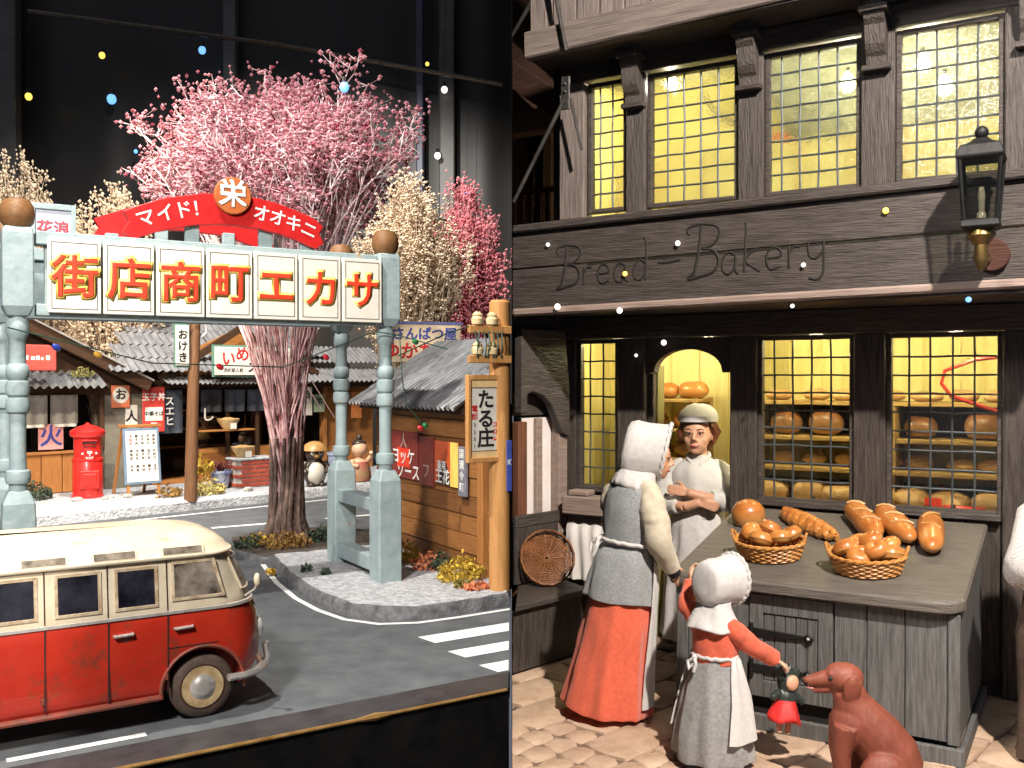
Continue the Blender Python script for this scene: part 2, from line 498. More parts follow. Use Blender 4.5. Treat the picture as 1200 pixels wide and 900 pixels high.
# ---------------------------------------------------------------- arch gate
TEAL = mat('teal_paint', (0.26, 0.35, 0.36), (0.39, 0.47, 0.475), sc=5, rough=0.6, bump=0.35, bsc=11, bdist=0.02, wear=((0.46, 0.28, 0.11), 0.655, 3.4, 0.03))
WOODB = wood('finial_wood', (0.11, 0.05, 0.018), (0.30, 0.15, 0.06), 'x', 5, 0.45)
CREAM = mat('sign_board', (0.78, 0.73, 0.62), (0.86, 0.82, 0.73), sc=5, rough=0.55, bump=0.08)
SRED = mat('sign_red', (0.80, 0.040, 0.014), (0.88, 0.07, 0.025), sc=4, rough=0.5, bump=0.05)
SYEL = mat('sign_yellow', (0.95, 0.66, 0.12), (0.97, 0.72, 0.18), sc=4, rough=0.5, bump=0.05)
DARKL = mat('dark_line', (0.03, 0.02, 0.02), rough=0.6, bump=0)
RIBRED = mat('ribbon_red', (0.46, 0.008, 0.010), (0.62, 0.02, 0.018), sc=5, rough=0.45, bump=0.15, wear=((0.65, 0.10, 0.06), 0.68, 8, 0.06))
ORANGE = mat('medallion', (0.42, 0.10, 0.025), (0.52, 0.15, 0.04), sc=6, rough=0.45, bump=0.1)
PWHITE = mat('letter_white', (0.80, 0.78, 0.72), (0.86, 0.84, 0.80), sc=5, rough=0.5, bump=0)

arch = thing('street_arch', 'pale teal wooden shopping street arch with seven lettered panels', 'arch', LF, (0, 0, 0))
def post(a, b):
    pz = 0.12
    base = MB().loft([[(a + sx * w, b + sy * w, z) for sx, sy in ((-1, -1), (1, -1), (1, 1), (-1, 1))] for w, z in ((.205, pz), (.205, 1.6), (.195, 1.85), (.125, 2.02))])
    p = part(arch, 'post', base, TEAL, bevel=0.02)
    prof = [(.13, 2.0), (.13, 2.1), (.17, 2.12), (.185, 2.2), (.17, 2.28), (.125, 2.3), (.115, 2.5), (.118, 3.05), (.16, 3.08), (.175, 3.17), (.16, 3.26), (.12, 3.28), (.16, 3.31), (.175, 3.4), (.16, 3.49), (.12, 3.51),
            (.155, 3.54), (.165, 3.62), (.155, 3.70), (.12, 3.73), (.115, 4.05), (.13, 4.08), (.165, 4.14), (.17, 4.24), (.15, 4.33), (.12, 4.34), (.12, 4.42)]
    part(p, 'turned_shaft', MB().lathe(prof, 20, (a, b, 0), .88, .88), TEAL, smooth=True)
    top = MB().loft([[(a + sx * w, b + sy * w, z) for sx, sy in ((-1, -1), (1, -1), (1, 1), (-1, 1))] for w, z in ((.13, 4.36), (.19, 4.50), (.19, 5.48), (.175, 5.56))])
    part(p, 'cap_block', top, TEAL, bevel=0.02)
    bl = [(.05, 5.55), (.15, 5.565), (.205, 5.63), (.222, 5.74), (.21, 5.85), (.16, 5.93), (.06, 5.96)]
    part(p, 'finial', MB().lathe(bl, 18, (a, b, 0)), WOODB, smooth=True)
for a, b in ((0.06, 0), (0.10, 2.0), (-5.35, 0), (-5.35, 2.0)):
    post(a, b)
for a in (0.08, -5.35):
    part(arch, 'rail', MB().bb(a - .14, a + .14, 0.16, 1.84, 1.30, 1.52), TEAL, bevel=0.012)
    part(arch, 'rail', MB().bb(a - .14, a + .14, 0.16, 1.84, 0.30, 0.55), TEAL, bevel=0.012)
    part(arch, 'tie_beam', MB().bb(a - .1, a + .1, 0.19, 1.81, 4.75, 5.45), TEAL, bevel=0.012)
for b, z0 in ((0, 4.40), (2.0, 4.46)):
    part(arch, 'beam', MB().bb(-5.13, -0.16, b - .13, b + .13, z0 - .02, z0 + .14), TEAL, bevel=0.012)
    part(arch, 'beam', MB().bb(-5.13, -0.16, b - .16, b + .16, 5.34, 5.52), TEAL, bevel=0.012)
    part(arch, 'backing_board', MB().bb(-5.02, -0.16, b - .06, b + .06, z0 + .145, 5.335), TEAL)
for i, ch in enumerate('街店商町エカサ'):
    a0 = -5.02 + i * 0.7035
    pn = part(arch, 'letter_panel', MB().bb(a0 + .015, a0 + .685, -.245, -.175, 4.42, 5.43), CREAM, bevel=0.008)
    ln = MB()
    x0, x1, z0, z1, w, y = a0 + .06, a0 + .64, 4.47, 5.38, .010, -.2475
    ln.bb(x0, x1, y, -.245, z0, z0 + w).bb(x0, x1, y, -.245, z1 - w, z1).bb(x0, x0 + w, y, -.245, z0 + w, z1 - w).bb(x1 - w, x1, y, -.245, z0 + w, z1 - w)
    part(pn, 'border', ln, DARKL)
    text(pn, ch, 0.60, SYEL, (a0 + .35, -.247, 4.925), ext=0.002, off=0.044, name='halo', mid=True)
    text(pn, ch, 0.60, SRED, (a0 + .35, -.2525, 4.925), ext=0.002, off=0.013, mid=True)
# ribbons
def ribbon(y, a0, a1, seed, mid, amp=0.33, zt=6.27, hh=0.46):
    q = random.Random(seed); top = []; bot = []
    for i in range(25):
        t = i / 24; a = a0 + (a1 - a0) * t
        z = zt - amp * ((a - mid) / 1.45) ** 2
        top.append((a, z + q.uniform(-.008, .008))); bot.append((a, z - hh + q.uniform(-.008, .008)))
    e0 = [(a0 - .13, bot[0][1] + .40), (a0 - .05, bot[0][1] + .26), (a0 - .15, bot[0][1] + .10)]
    e1 = [(a1 + .13, bot[-1][1] + .10), (a1 + .05, bot[-1][1] + .24), (a1 + .12, bot[-1][1] + .36)]
    return MB().prism(bot + e1 + top[::-1] + e0, y - .045, y + .045)
rb = part(arch, 'ribbon', ribbon(-0.10, -3.90, -1.18, 4, -2.48), RIBRED, bevel=0.012)
part(arch, 'ribbon', ribbon(2.1, -3.95, -1.25, 9, -2.55, zt=6.45), RIBRED, bevel=0.012)
part(arch, 'ribbon', MB().prism([(-2.95, 6.3), (-2.3, 6.3), (-2.3, 6.42), (-2.4, 6.5), (-2.85, 6.5), (-2.95, 6.4)], 2.0, 2.05), RIBRED, bevel=.01)
for b in (0.0, 2.0):
    for a in (-3.82, -3.05, -1.95, -1.30):
        part(arch, 'ribbon_stand', MB().bb(a - .1, a + .1, b - .05, b + .05, 5.52, 5.85 if abs(a + 2.5) > 1 else 6.0), TEAL, bevel=.01)
md = part(arch, 'medallion', MB().tube([(-2.50, -.22, 6.24), (-2.50, -.145, 6.24)], .275, 28), ORANGE, bevel=0.012)
text(md, '栄', 0.42, PWHITE, (-2.50, -.224, 6.24), ext=0.003, off=0.014)
def along(s, a_list, size, dz=0.0):
    for ch, a in zip(s, a_list):
        z = 6.27 - .33 * ((a + 2.48) / 1.45) ** 2 - .23 + dz
        sl = math.atan(-.66 * (a + 2.48) / 1.45 ** 2)
        text(rb, ch, size, PWHITE, (a, -.148, z), rot=(math.pi / 2, -sl, 0), ext=0.002, off=0.004)
along('マイド！', [-3.72, -3.45, -3.20, -2.95], 0.27)
along('オオキニ', [-2.05, -1.80, -1.55, -1.30], 0.27)
# small name board standing on the rear beam
nb = part(arch, 'name_board', MB().bb(-4.93, -4.42, 1.98, 2.02, 5.62, 6.15), mat('name_board_pale', (0.50, 0.52, 0.62), (0.60, 0.62, 0.70), rough=.5, bump=.05))
fr_ = MB().bb(-5.0, -4.93, 1.94, 2.06, 5.5, 6.24).bb(-4.42, -4.35, 1.94, 2.06, 5.5, 6.24).bb(-4.93, -4.42, 1.94, 2.06, 6.15, 6.24)
part(nb, 'frame', fr_, TEAL, bevel=.006)
text(nb, '花浪', 0.24, mat('pink_letter', (0.50, 0.06, 0.08), rough=.5, bump=0), (-4.675, 1.975, 5.85), ext=.002, off=.006)

# ---------------------------------------------------------------- van
VRED = mat('van_red', (0.40, 0.020, 0.010), (0.50, 0.036, 0.016), sc=2, rough=0.30, bump=0.14, bsc=10, coat=0.6, wear=((0.13, 0.045, 0.026), 0.52, 3.2, 0.20))
VFRM = mat('van_frame', (0.30, 0.19, 0.10), (0.66, 0.56, 0.40), sc=9, rough=.5, bump=.2)
VDIRT = mat('van_rust', (0.13, 0.05, 0.03), (0.32, 0.05, 0.03), sc=6, rough=0.6, bump=0.3, bsc=20)
VCRM = mat('van_cream', (0.58, 0.48, 0.33), (0.68, 0.60, 0.45), sc=3, rough=0.4, bump=0.10, coat=0.2, wear=((0.30, 0.17, 0.09), 0.58, 4, 0.16))
CHROME = mat('chrome', (0.62, 0.57, 0.50), (0.85, 0.82, 0.78), sc=14, rough=0.26, metal=0.65, bump=0.1, wear=((0.20, 0.12, 0.08), 0.62, 16, 0.08))
TYRE = mat('tyre', (0.045, 0.03, 0.024), (0.11, 0.07, 0.05), sc=7, rough=0.8, bump=0.3)
RIMV = mat('rim_cream', (0.30, 0.20, 0.09), (0.58, 0.44, 0.25), sc=8, rough=0.45, bump=0.1, wear=((0.2, 0.1, 0.05), 0.6, 12, .1))
GDARK = mat('dark_glass', (0.005, 0.005, 0.008), (0.032, 0.032, 0.045), sc=4, rough=0.10, bump=0.15, bsc=3, spec=0.8)
GBRN = mat('brown_glass', (0.035, 0.026, 0.02), (0.34, 0.29, 0.23), sc=5, rough=0.12, bump=0.1, bsc=5, spec=0.9)  # opaque; dark interior and reflections put into the mottled colour
SEAM = mat('seam', (0.03, 0.008, 0.006), rough=0.8, bump=0)

van = thing('camper_van', 'red and cream vintage camper van with roof windows, scuffed paint', 'van', LF, (-5.42, -3.535, 0.0))
def vring(z, xf, hw, rc=0.5, xr=-2.12, rr=0.3):
    pts = []
    for cx, cy, r, a0 in ((xf - rc, hw - rc, rc, 0), (xr + rr, hw - rr, rr, 90), (xr + rr, -hw + rr, rr, 180), (xf - rc, -hw + rc, rc, 270)):
        for k in range(9):
            a = R_(a0 + 90 * k / 8)
            pts.append((cx + r * math.cos(a), cy + r * math.sin(a), z))
    return pts
low = [vring(.27, 1.97, .80, .42), vring(.36, 2.03, .845, .45), vring(.55, 2.09, .865, .42), vring(.78, 2.10, .875, .42), vring(1.0, 2.07, .872, .44), vring(1.12, 2.03, .868, .46), vring(1.15, 2.015, .86, .46)]
cutter = MB()
for x in (1.40, -1.05):
    for s in (-1, 1):
        cutter.tube([(x, s * .55, .34), (x, s * 1.1, .34)], .415, 28)
cob = bpy.data.objects.new('cut', cutter.mesh('cut', None)); COL.objects.link(cob)
me = baked(MB().loft(low), [('BOOLEAN', dict(operation='DIFFERENCE', object=cob, solver='EXACT'))], 'body', VRED, True)
bpy.data.objects.remove(cob)
me.set_sharp_from_angle(angle=R_(35))
body = link('body', me, van)
up = [vring(1.15, 2.0, .855, .46), vring(1.19, 1.99, .858, .46), vring(1.24, 1.975, .85, .46), vring(1.45, 1.89, .822, .44), vring(1.66, 1.79, .790, .42), vring(1.72, 1.755, .785, .41)]
cabin = part(van, 'cabin', MB().loft(up), VCRM, smooth=True, angle=50)
roof = part(van, 'roof', MB().loft([vring(1.685, 1.80, .822, .42), vring(1.70, 1.81, .832, .42), vring(1.715, 1.805, .828, .42), vring(1.725, 1.775, .80, .42), vring(1.79, 1.735, .755, .42), vring(1.855, 1.65, .67, .40),
                                  vring(1.91, 1.50, .54, .36), vring(1.95, 1.24, .36, .28), vring(1.965, .9, .16, .12)]), VCRM, smooth=True, angle=50)
part(van, 'belt_strip', MB().loft([vring(1.132, 2.03, .872, .46), vring(1.138, 2.04, .882, .46), vring(1.165, 2.03, .878, .46), vring(1.172, 2.01, .862, .46)], False, False), CHROME, smooth=True)
def side_y(z):   # cabin side surface
    z = min(max(z, 1.15), 1.72)
    return .858 - (z - 1.19) * .135
def win(x0, x1, z0, z1, m, slant=0, side=-1):
    y0, y1 = side_y(z0), side_y(z1)
    def quad(d, off):
        return [(x0 + d, side * (y0 + off), z0 + d), (x1 - d, side * (y0 + off), z0 + d), (x1 - d - slant, side * (y1 + off), z1 - d), (x0 + d, side * (y1 + off), z1 - d)]
    f = MB().loft([quad(0, -.02), quad(0, .012), quad(.028, .012), quad(.032, .004)], False, False)
    w = part(cabin, 'window', f, VFRM)
    part(w, 'pane', MB().loft([quad(.03, -.02), quad(.03, .006)], True, True), m)
for x0, x1, m in ((-2.0, -1.55, GDARK), (-1.42, -.92, GDARK), (-.78, -.15, GDARK), (0.0, .42, GDARK), (.545, .955, GDARK)):
    win(x0, x1, 1.225, 1.635, m); win(x0, x1, 1.225, 1.635, m, side=1)
win(1.09, 1.63, 1.26, 1.655, GBRN, .10); win(1.09, 1.63, 1.26, 1.655, GBRN, .10, 1)
# windscreen panes wrap the nose
for s in (-1, 1):
    q0 = [vring(1.28, 1.965, .85, .46), vring(1.62, 1.82, .80, .43)]
    idx = [35, 34, 33, 32, 31] if s < 0 else [0, 1, 2, 3, 4]
    ring0 = [Vector(q0[0][i]) for i in idx] + [V(q0[0][0][0], s * .03, 1.28)]
    ring1 = [Vector(q0[1][i]) for i in idx] + [V(q0[1][0][0], s * .03, 1.62)]
    ring0 = sorted(ring0, key=lambda p: p.y); ring1 = sorted(ring1, key=lambda p: p.y)
    o1 = V(.012, 0, .004)
    mbw = MB().loft([[p + o1 for p in ring0], [p + o1 for p in ring1]], False, False, False)
    ps = part(cabin, 'windscreen', mbw, GBRN)
    sm = ps.modifiers.new('solid', 'SOLIDIFY'); sm.thickness = 0.012; sm.offset = 0
    e = [p + o1 for p in ring0] + [p + o1 for p in ring1[::-1]]
    part(ps, 'seal', MB().tube(e + [e[0]], .014, 5, False), VCRM, smooth=True)
# roof windows
for x0 in (-1.72, -.98, -.28, .36, 1.02):
    for s in (-1, 1):
        zc, yc, sl = 1.760, .782, -.607
        fm = part(roof, 'roof_window', MB().box((x0 + .19, s * yc, zc), (.44, .016, .100), (s * -sl * 1.0, 0, 0)), VCRM, bevel=.006)
        part(fm, 'pane', MB().box((x0 + .19, s * (yc + .0035), zc + .0025), (.385, .018, .074), (s * -sl, 0, 0)), GBRN)
# door seams, handles, hinges
for x in (-.09, .478, 1.045):
    part(body, 'seam', MB().box((x, -.868, .74), (.015, .018, .80)), SEAM)
    part(cabin, 'seam', MB().bar((x, -side_y(1.18) + .004, 1.18), (x, -side_y(1.68) + .004, 1.68), .012, .016), SEAM)
part(body, 'seam', MB().box((1.30, -.873, .79), (.50, .012, .010)), SEAM)
for x, z in ((.62, .985), (1.20, .985)):
    h = MB().tube([(x - .09, -.868, z), (x - .085, -.905, z), (x + .085, -.905, z + .006), (x + .09, -.868, z + .006)], .016, 8)
    part(body, 'door_handle', h, CHROME, smooth=True)
part(body, 'handle_cup', MB().ell((.64, -.862, .945), (.075, .016, .045), 12, 8), VDIRT, smooth=True)
for x, z in ((-.11, .45), (1.03, .50)):
    part(body, 'hinge', MB().box((x, -.875, z), (.03, .02, .06)), VDIRT, bevel=.005)
part(van, 'sill', MB().tube([(-.60, -.845, .285), (.96, -.85, .295)], .032, 8), VDIRT, smooth=True)
part(van, 'sill', MB().tube([(-.60, .845, .285), (.96, .85, .295)], .032, 8), VDIRT, smooth=True)
part(van, 'underframe', MB().bb(-2.0, 1.85, -.52, .52, .2, .5), mat('underframe', (.015, .012, .01), rough=.9))
def arch_lip(x):
    pts = [(x + .425 * math.cos(R_(t)), -.862, .34 + .425 * math.sin(R_(t))) for t in range(-8, 189, 7)]
    return MB().tube(pts, .022, 6)
for x in (1.40, -1.05):
    part(body, 'wheel_arch', arch_lip(x), VDIRT, smooth=True)
    for s in (-1, 1):
        w = part(van, 'wheel', MB().tube([(x, s * .62, .33), (x, s * .64, .33), (x, s * .80, .33), (x, s * .825, .33), (x, s * .832, .33)], [.29, .325, .33, .30, .22], 30), TYRE, smooth=True, angle=60)
        rp = [(s * .80, .225), (s * .838, .215), (s * .832, .19), (s * .815, .17), (s * .812, .13)]
        part(w, 'rim', MB().tube([(x, y, .33) for y, r in rp], [r for y, r in rp], 28), RIMV, smooth=True)
        hp = [(s * .81, .135), (s * .84, .13), (s * .85, .105), (s * .866, .09), (s * .874, .05), (s * .876, .01)]
        part(w, 'rim_gap', MB().tube([(x, s * .79, .33), (x, s * .8345, .33)], [.236, .232], 28), SEAM)
        part(w, 'hubcap', MB().tube([(x, y, .33) for y, r in hp], [r for y, r in hp], 24), CHROME, smooth=True)
# front bumper with overrider, lamps
bp = [(1.35 + .30, -.90, .40), (1.80, -.885, .395), (1.98, -.80, .395), (2.11, -.60, .395), (2.16, -.30, .395), (2.17, 0, .395), (2.16, .30, .395), (2.11, .60, .395), (1.98, .80, .395), (1.70, .89, .395)]
bm = part(van, 'bumper', MB().tube(bp, .055, 10, flat=.7), CHROME, smooth=True)
for y in (-.55, .55):
    part(bm, 'overrider', MB().tube([(2.12, y, .36), (2.18, y, .46), (2.15, y, .62)], .04, 8), CHROME, smooth=True)
for y in (-.55, .55):
    hl = part(van, 'headlight', MB().tube([(1.95, y, .80), (2.075, y, .80), (2.09, y, .80)], [.13, .13, .10], 20), CHROME, smooth=True)
    part(hl, 'lens', MB().ell((2.085, y, .80), (.03, .105, .105), 14, 8), mat('lens', (.6, .6, .58), rough=.1), smooth=True)
    part(van, 'turn_signal', MB().ell((1.99, y * 1.05, 1.08), (.05, .045, .05), 10, 6), CHROME, smooth=True)
mir = MB().tube([(1.86, -.80, 1.22), (1.93, -.90, 1.30), (1.94, -.92, 1.34)], .012, 6)
mm = part(van, 'mirror', mir, CHROME, smooth=True)
part(mm, 'mirror_head', MB().ell((1.945, -.93, 1.40), (.035, .05, .075), 10, 8), VCRM, smooth=True)
# ---------------------------------------------------------------- dried flower trees
TWIG = mat('twig_pale', (0.72, 0.46, 0.48), (0.92, 0.84, 0.82), sc=3, rough=0.7, bump=0, spec=.2)
STEMR = mat('stem_red', (0.20, 0.03, 0.045), (0.82, 0.58, 0.56), sc=4, rough=0.7, bump=0, spec=.2)
BLOOM = mat('bloom_pink', (0.25, 0.025, 0.05), (0.70, 0.38, 0.41), sc=7, rough=0.7, bump=0, spec=.2, contrast=(.35, .62))
BARK = mat('bark', (0.055, 0.035, 0.028), (0.27, 0.18, 0.14), sc=5, rough=0.9, bump=1.0, bsc=7, stretch=(3, 3, .7), bdist=0.08)

def bez(p0, p1, p2, t):
    return p0 * (1 - t) ** 2 + p1 * 2 * t * (1 - t) + p2 * t * t

tree = thing('pink_tree', 'tall pink dried flower tree standing behind the arch', 'tree', WF, LF.w(0.1, 5.0, 0.08))
tm = MB()
rings = []
q = random.Random(11)
for i in range(14):
    z = -.1 + i * .165
    r = .26 + .22 * math.exp(-z * 3) - .02 * z - .10 * max(0, z - 1.0)
    rings.append([((r + .05 * math.sin(k * 5 + z * 2) + q.uniform(-.035, .035)) * math.cos(6.2832 * k / 20), (r + q.uniform(-.035, .035)) * math.sin(6.2832 * k / 20), z) for k in range(20)])
tm.loft(rings)
for k in range(16):
    a = k * 6.2832 / 16 + q.uniform(-.2, .2)
    tm.tube([(math.cos(a) * .48, math.sin(a) * .48, -.05), (math.cos(a) * .33, math.sin(a) * .33, .5), (math.cos(a + .2) * .31, math.sin(a + .2) * .31, 1.3), (math.cos(a + .3) * .33, math.sin(a + .3) * .33, 2.2)], [.09, .06, .05, .035], 6)
part(tree, 'trunk', tm, BARK, smooth=True, angle=80)

def crown(root, n, target, base_r, mid, stem, twig, bloom, seed, r0=.03, twn=7, cl=9, br=.05, low_split=5.0, twl=.75, spread=.13, base_z=1.6, base_h=1.0, tlo=.5, forks=0, wild=.55, tall=.75):
    q = random.Random(seed)
    lo, hi, bl = MB(), MB(), MB()
    def twigs(P0, P1, T, count):
        for k in range(count):
            t = q.uniform(tlo, 1.0) if k else 1.0
            S = bez(P0, P1, T, t)
            d = (bez(P0, P1, T, min(1, t + .05)) - bez(P0, P1, T, t - .05)).normalized()
            d = (d + V(q.gauss(0, wild), q.gauss(0, wild), q.uniform(-.15, .35))).normalized()
            l = twl * q.uniform(.45, 1.0)
            E = S + d * l + V(0, 0, .10 * l)
            M_ = S + d * l * .5 + V(q.gauss(0, .04), q.gauss(0, .04), -.03)
            hi.tube([S, M_, E], [r0 * .62, r0 * .52, r0 * .38], 3, False)
            for c in range(cl):
                cc = E + V(q.gauss(0, spread), q.gauss(0, spread), q.gauss(0, spread * tall) + .02)
                if c % 3 == 0:
                    hi.tube([E - d * .06, cc], [r0 * .26, r0 * .16], 3, False)
                bl.oct(cc, br * q.uniform(.6, 1.25), q)
    for s in range(n):
        T = target(q)
        dr = V(T.x, T.y, 0)
        dr = dr.normalized() * min(1, dr.length / 3) if dr.length > .01 else V(0, 0, 0)
        a = q.uniform(0, 6.28)
        kr = base_r * (.86 + .14 * q.random() if forks else q.random())
        P0 = V(math.cos(a) * kr, math.sin(a) * kr, base_z + q.random() * base_h)
        P1 = V(dr.x * mid[0] + q.gauss(0, .12), dr.y * mid[0] + q.gauss(0, .12), mid[1] + q.uniform(-.4, .6))
        pts = [bez(P0, P1, T, t / 10) + V(q.gauss(0, .018), q.gauss(0, .018), 0) for t in range(11)]
        split = next((i for i, p in enumerate(pts) if p.z > low_split), 8)
        split = max(1, min(split, 9))
        thick = q.uniform(.8, 1.5) if forks else 1
        rr = [r0 * thick * (1 - .075 * i) for i in range(11)]
        lo.tube(pts[:split + 1], rr[:split + 1], 5, False)
        hi.tube(pts[split:], rr[split:], 4, False)
        twigs(P0, P1, T, twn)
        for f in range(forks):
            t0 = q.uniform(.42, .66)
            S = bez(P0, P1, T, t0)
            T2 = T + V(q.gauss(0, .55), q.gauss(0, .5), q.uniform(-.7, .3))
            C2 = S.lerp(bez(P0, P1, T, min(1, t0 + .3)), .8)
            p2 = [bez(S, C2, T2, t / 7) for t in range(8)]
            hi.tube(p2, [r0 * (.75 - .05 * i) for i in range(8)], 4, False)
            twigs(S, C2, T2, twn)
    part(root, 'branches', lo, stem)
    part(root, 'twigs', hi, twig)
    part(root, 'crown', bl, bloom)

def dome(q):
    while True:
        x, y, z = q.uniform(-1, 1), q.uniform(-1, 1), q.uniform(-.2, 1)
        r = x * x + y * y + z * z
        if .30 < r < 1:
            break
    k = 1.0 + .05 * math.sin(x * 9)
    return V(x * 2.62 * k + .08, y * 1.9, 7.45 + z * 2.28 * (1 - .10 * max(0, x)))
crown(tree, 66, dome, .29, (0.85, 4.9), STEMR, TWIG, BLOOM, 21, r0=.024, twn=8, cl=12, br=.042, tlo=.74, forks=2, low_split=4.7, twl=.6, spread=.14, base_z=.7, base_h=1.5)

def bunch(name, label, pos, h, w, n, stem, bloom, seed, br=.05, bare=.5):
    t = thing(name, label, 'dried flower bush', WF, pos)
    def tg(q):
        a = q.uniform(0, 6.28); r = w * math.sqrt(q.random())
        return V(math.cos(a) * r, math.sin(a) * r * .7, h * (1 - .28 * (r / w) ** 2) * q.uniform(.80, 1.0))
    crown(t, n, tg, .25, (w * .9, h * .45), stem, stem, bloom, seed, r0=.020, twn=7, cl=13, br=br, low_split=h * .6, twl=1.1, spread=.09, base_z=0, base_h=.1, wild=.20, tall=2.2)
    return t
TANS = mat('tan_stem', (0.46, 0.33, 0.21), (0.76, 0.63, 0.47), sc=4, rough=.8, bump=0, spec=.15)
TANB = mat('tan_bloom', (0.52, 0.38, 0.25), (0.82, 0.69, 0.52), sc=6, rough=.8, bump=0, spec=.15)
REDS = mat('red_stem', (0.40, 0.07, 0.09), (0.72, 0.36, 0.36), sc=4, rough=.8, bump=0, spec=.15)
REDB = mat('red_bloom', (0.48, 0.07, 0.10), (0.78, 0.36, 0.38), sc=6, rough=.8, bump=0, spec=.15)
bunch('dried_bush', 'tan dried flower bush at the far left edge above the arch post', (-15.6, 30.5, 0), 9.7, 1.6, 140, TANS, TANB, 31, br=.05)
bunch('dried_bush', 'tan dried flower bush just left of the red ribbon', (-12.6, 30.0, 0), 8.6, 1.6, 140, TANS, TANB, 32, br=.05)
bunch('dried_bush', 'tan feathery dried bush behind the right arch post', (-2.75, 26.0, 0), 8.3, 1.25, 160, TANS, TANB, 33, br=.042)
bunch('dried_bush', 'crimson dried flower bush above the barber signboard', (-1.38, 29.5, 0), 8.7, 0.95, 130, REDS, REDB, 34, br=.045)

# low moss, leaves and shrubs
def tuft(name, label, fr, loc, r, n, m, seed, hh=.2, leaf=.05):
    q = random.Random(seed); mb = MB()
    for i in range(n):
        a = q.uniform(0, 6.28); d = r * math.sqrt(q.random())
        c = V(math.cos(a) * d, math.sin(a) * d * .8, q.random() * hh * (1 - .6 * d / r))
        s = leaf * q.uniform(.5, 1.3)
        u = V(q.gauss(0, 1), q.gauss(0, 1), q.gauss(0, 1)).normalized() * s
        v = V(q.gauss(0, 1), q.gauss(0, 1), q.gauss(0, 1)).normalized() * s
        mb.add([c - u, c + v * .8, c + u, c - v * .8 + V(0, 0, s * .3)], [(0, 1, 2), (0, 2, 3)])
        if i % 4 == 0:
            mb.tube([V(c.x * .6, c.y * .6, -.02), c], [.008, .005], 3, False)
    o = one(name, mb, m, label, 'plant', fr, loc)
    return o
LY = mat('leaf_yellow', (0.38, 0.22, 0.02), (0.70, 0.50, 0.06), sc=8, rough=.7, bump=0)
LG = mat('leaf_dark', (0.02, 0.035, 0.02), (0.06, 0.09, 0.05), sc=8, rough=.7, bump=0)
LO = mat('leaf_orange', (0.50, 0.10, 0.04), (0.72, 0.30, 0.14), sc=8, rough=.7, bump=0)
LM = mat('leaf_moss', (0.14, 0.13, 0.03), (0.32, 0.28, 0.08), sc=8, rough=.7, bump=0)
LB = mat('leaf_brown', (0.16, 0.07, 0.02), (0.42, 0.25, 0.06), sc=8, rough=.7, bump=0)
tuft('moss_clump', 'yellow brown moss at the front of the pink tree trunk', LF, (-0.15, 4.35, .12), .55, 420, LB, 1, .35)
tuft('moss_clump', 'dark green moss against the right of the tree trunk', LF, (0.75, 4.55, .12), .42, 260, LG, 2, .4)
tuft('moss_clump', 'dark moss at the kerb corner left of the tree', LF, (-0.80, 4.6, .12), .34, 200, LG, 3, .3)
tuft('moss_clump', 'yellow tuft low on the left of the tree trunk', LF, (-0.55, 4.75, .12), .34, 200, LY, 13, .3)
tuft('flower_tuft', 'yellow flowering tuft beside the foot of the right arch post', LF, (0.98, 1.3, .2), .40, 260, LY, 4, .45)
tuft('flower_tuft', 'orange leafed tuft in front of the plank wall', LF, (1.05, 0.45, .2), .28, 150, LO, 5, .35)
tuft('flower_tuft', 'dark green tuft between the orange and the yellow ones', LF, (1.22, 0.25, .2), .24, 130, LG, 6, .4)
tuft('flower_tuft', 'bushy golden shrub at the corner of the plank house', LF, (1.12, -0.65, .2), .42, 420, LY, 7, .5, .045)
tuft('flower_tuft', 'orange patch at the foot of the wooden pole', LF, (1.02, -1.32, .2), .26, 120, LO, 8, .10)
tuft('flower_tuft', 'small green sprig beside the orange patch by the pole', LF, (0.86, -1.12, .2), .14, 50, LM, 9, .12)
tuft('moss_clump', 'tiny dark sprig on the pale pavement before the arch post', LF, (-0.62, 0.95, .2), .08, 30, LG, 10, .15)
tuft('moss_clump', 'second tiny dark sprig nearer the kerb before the arch post', LF, (-0.80, 1.35, .2), .09, 36, LG, 14, .2)
tuft('moss_clump', 'tiny yellow sprig at the kerb beside the van nose', LF, (-1.15, 2.2, .05), .10, 36, LY, 15, .12)
# ---------------------------------------------------------------- backdrop of the street case, dividing panel
NIGHT = mat('case_black', (0.016, 0.014, 0.0125), (0.036, 0.031, 0.027), sc=0.16, rough=0.45, bump=0.05, bsc=.6, rvar=.1)
GPOST = mat('case_post_grey', (0.07, 0.066, 0.062), (0.16, 0.15, 0.14), sc=.5, rough=0.4, bump=0.1)
fold = [(-46 + i * .20087, 44.0 + .10 * math.sin(i * .2 * 1.1) + .03 * math.sin(i * .2 * 2.9 + 1)) for i in range(230)]
bd = struct('backdrop', MB().loft([[(x, y, -1) for x, y in fold], [(x, y, 26) for x, y in fold]], False, False, False), NIGHT, WF, label='dark folded cloth at the back of the display case', smooth=True)
struct('backdrop', MB().bb(0.02, 16, 13.2, 13.4, -4, 12), NIGHT, WF, label='dark back behind the bakery')
struct('divider', MB().bb(-0.001, 0.001, 3.3, 44.1, -4.2, 24), mat('divider_black', (.002, .002, .002), (.003, .003, .003), rough=1, spec=0, bump=0), WF, label='thin black panel between the two display cases')
one('case_post', MB().bb(-.55, .55, -.3, .3, 0, 24), GPOST, 'broad grey upright at the far left of the dark backdrop', 'post', WF, (-22.6, 43.2, 0), smooth=False, bevel=.05)
one('case_post', MB().bb(-.28, .28, -.3, .3, 0, 24), GPOST, 'grey upright in the dark backdrop above the pink tree', 'post', WF, (-12.55, 43.2, 0), bevel=.05)
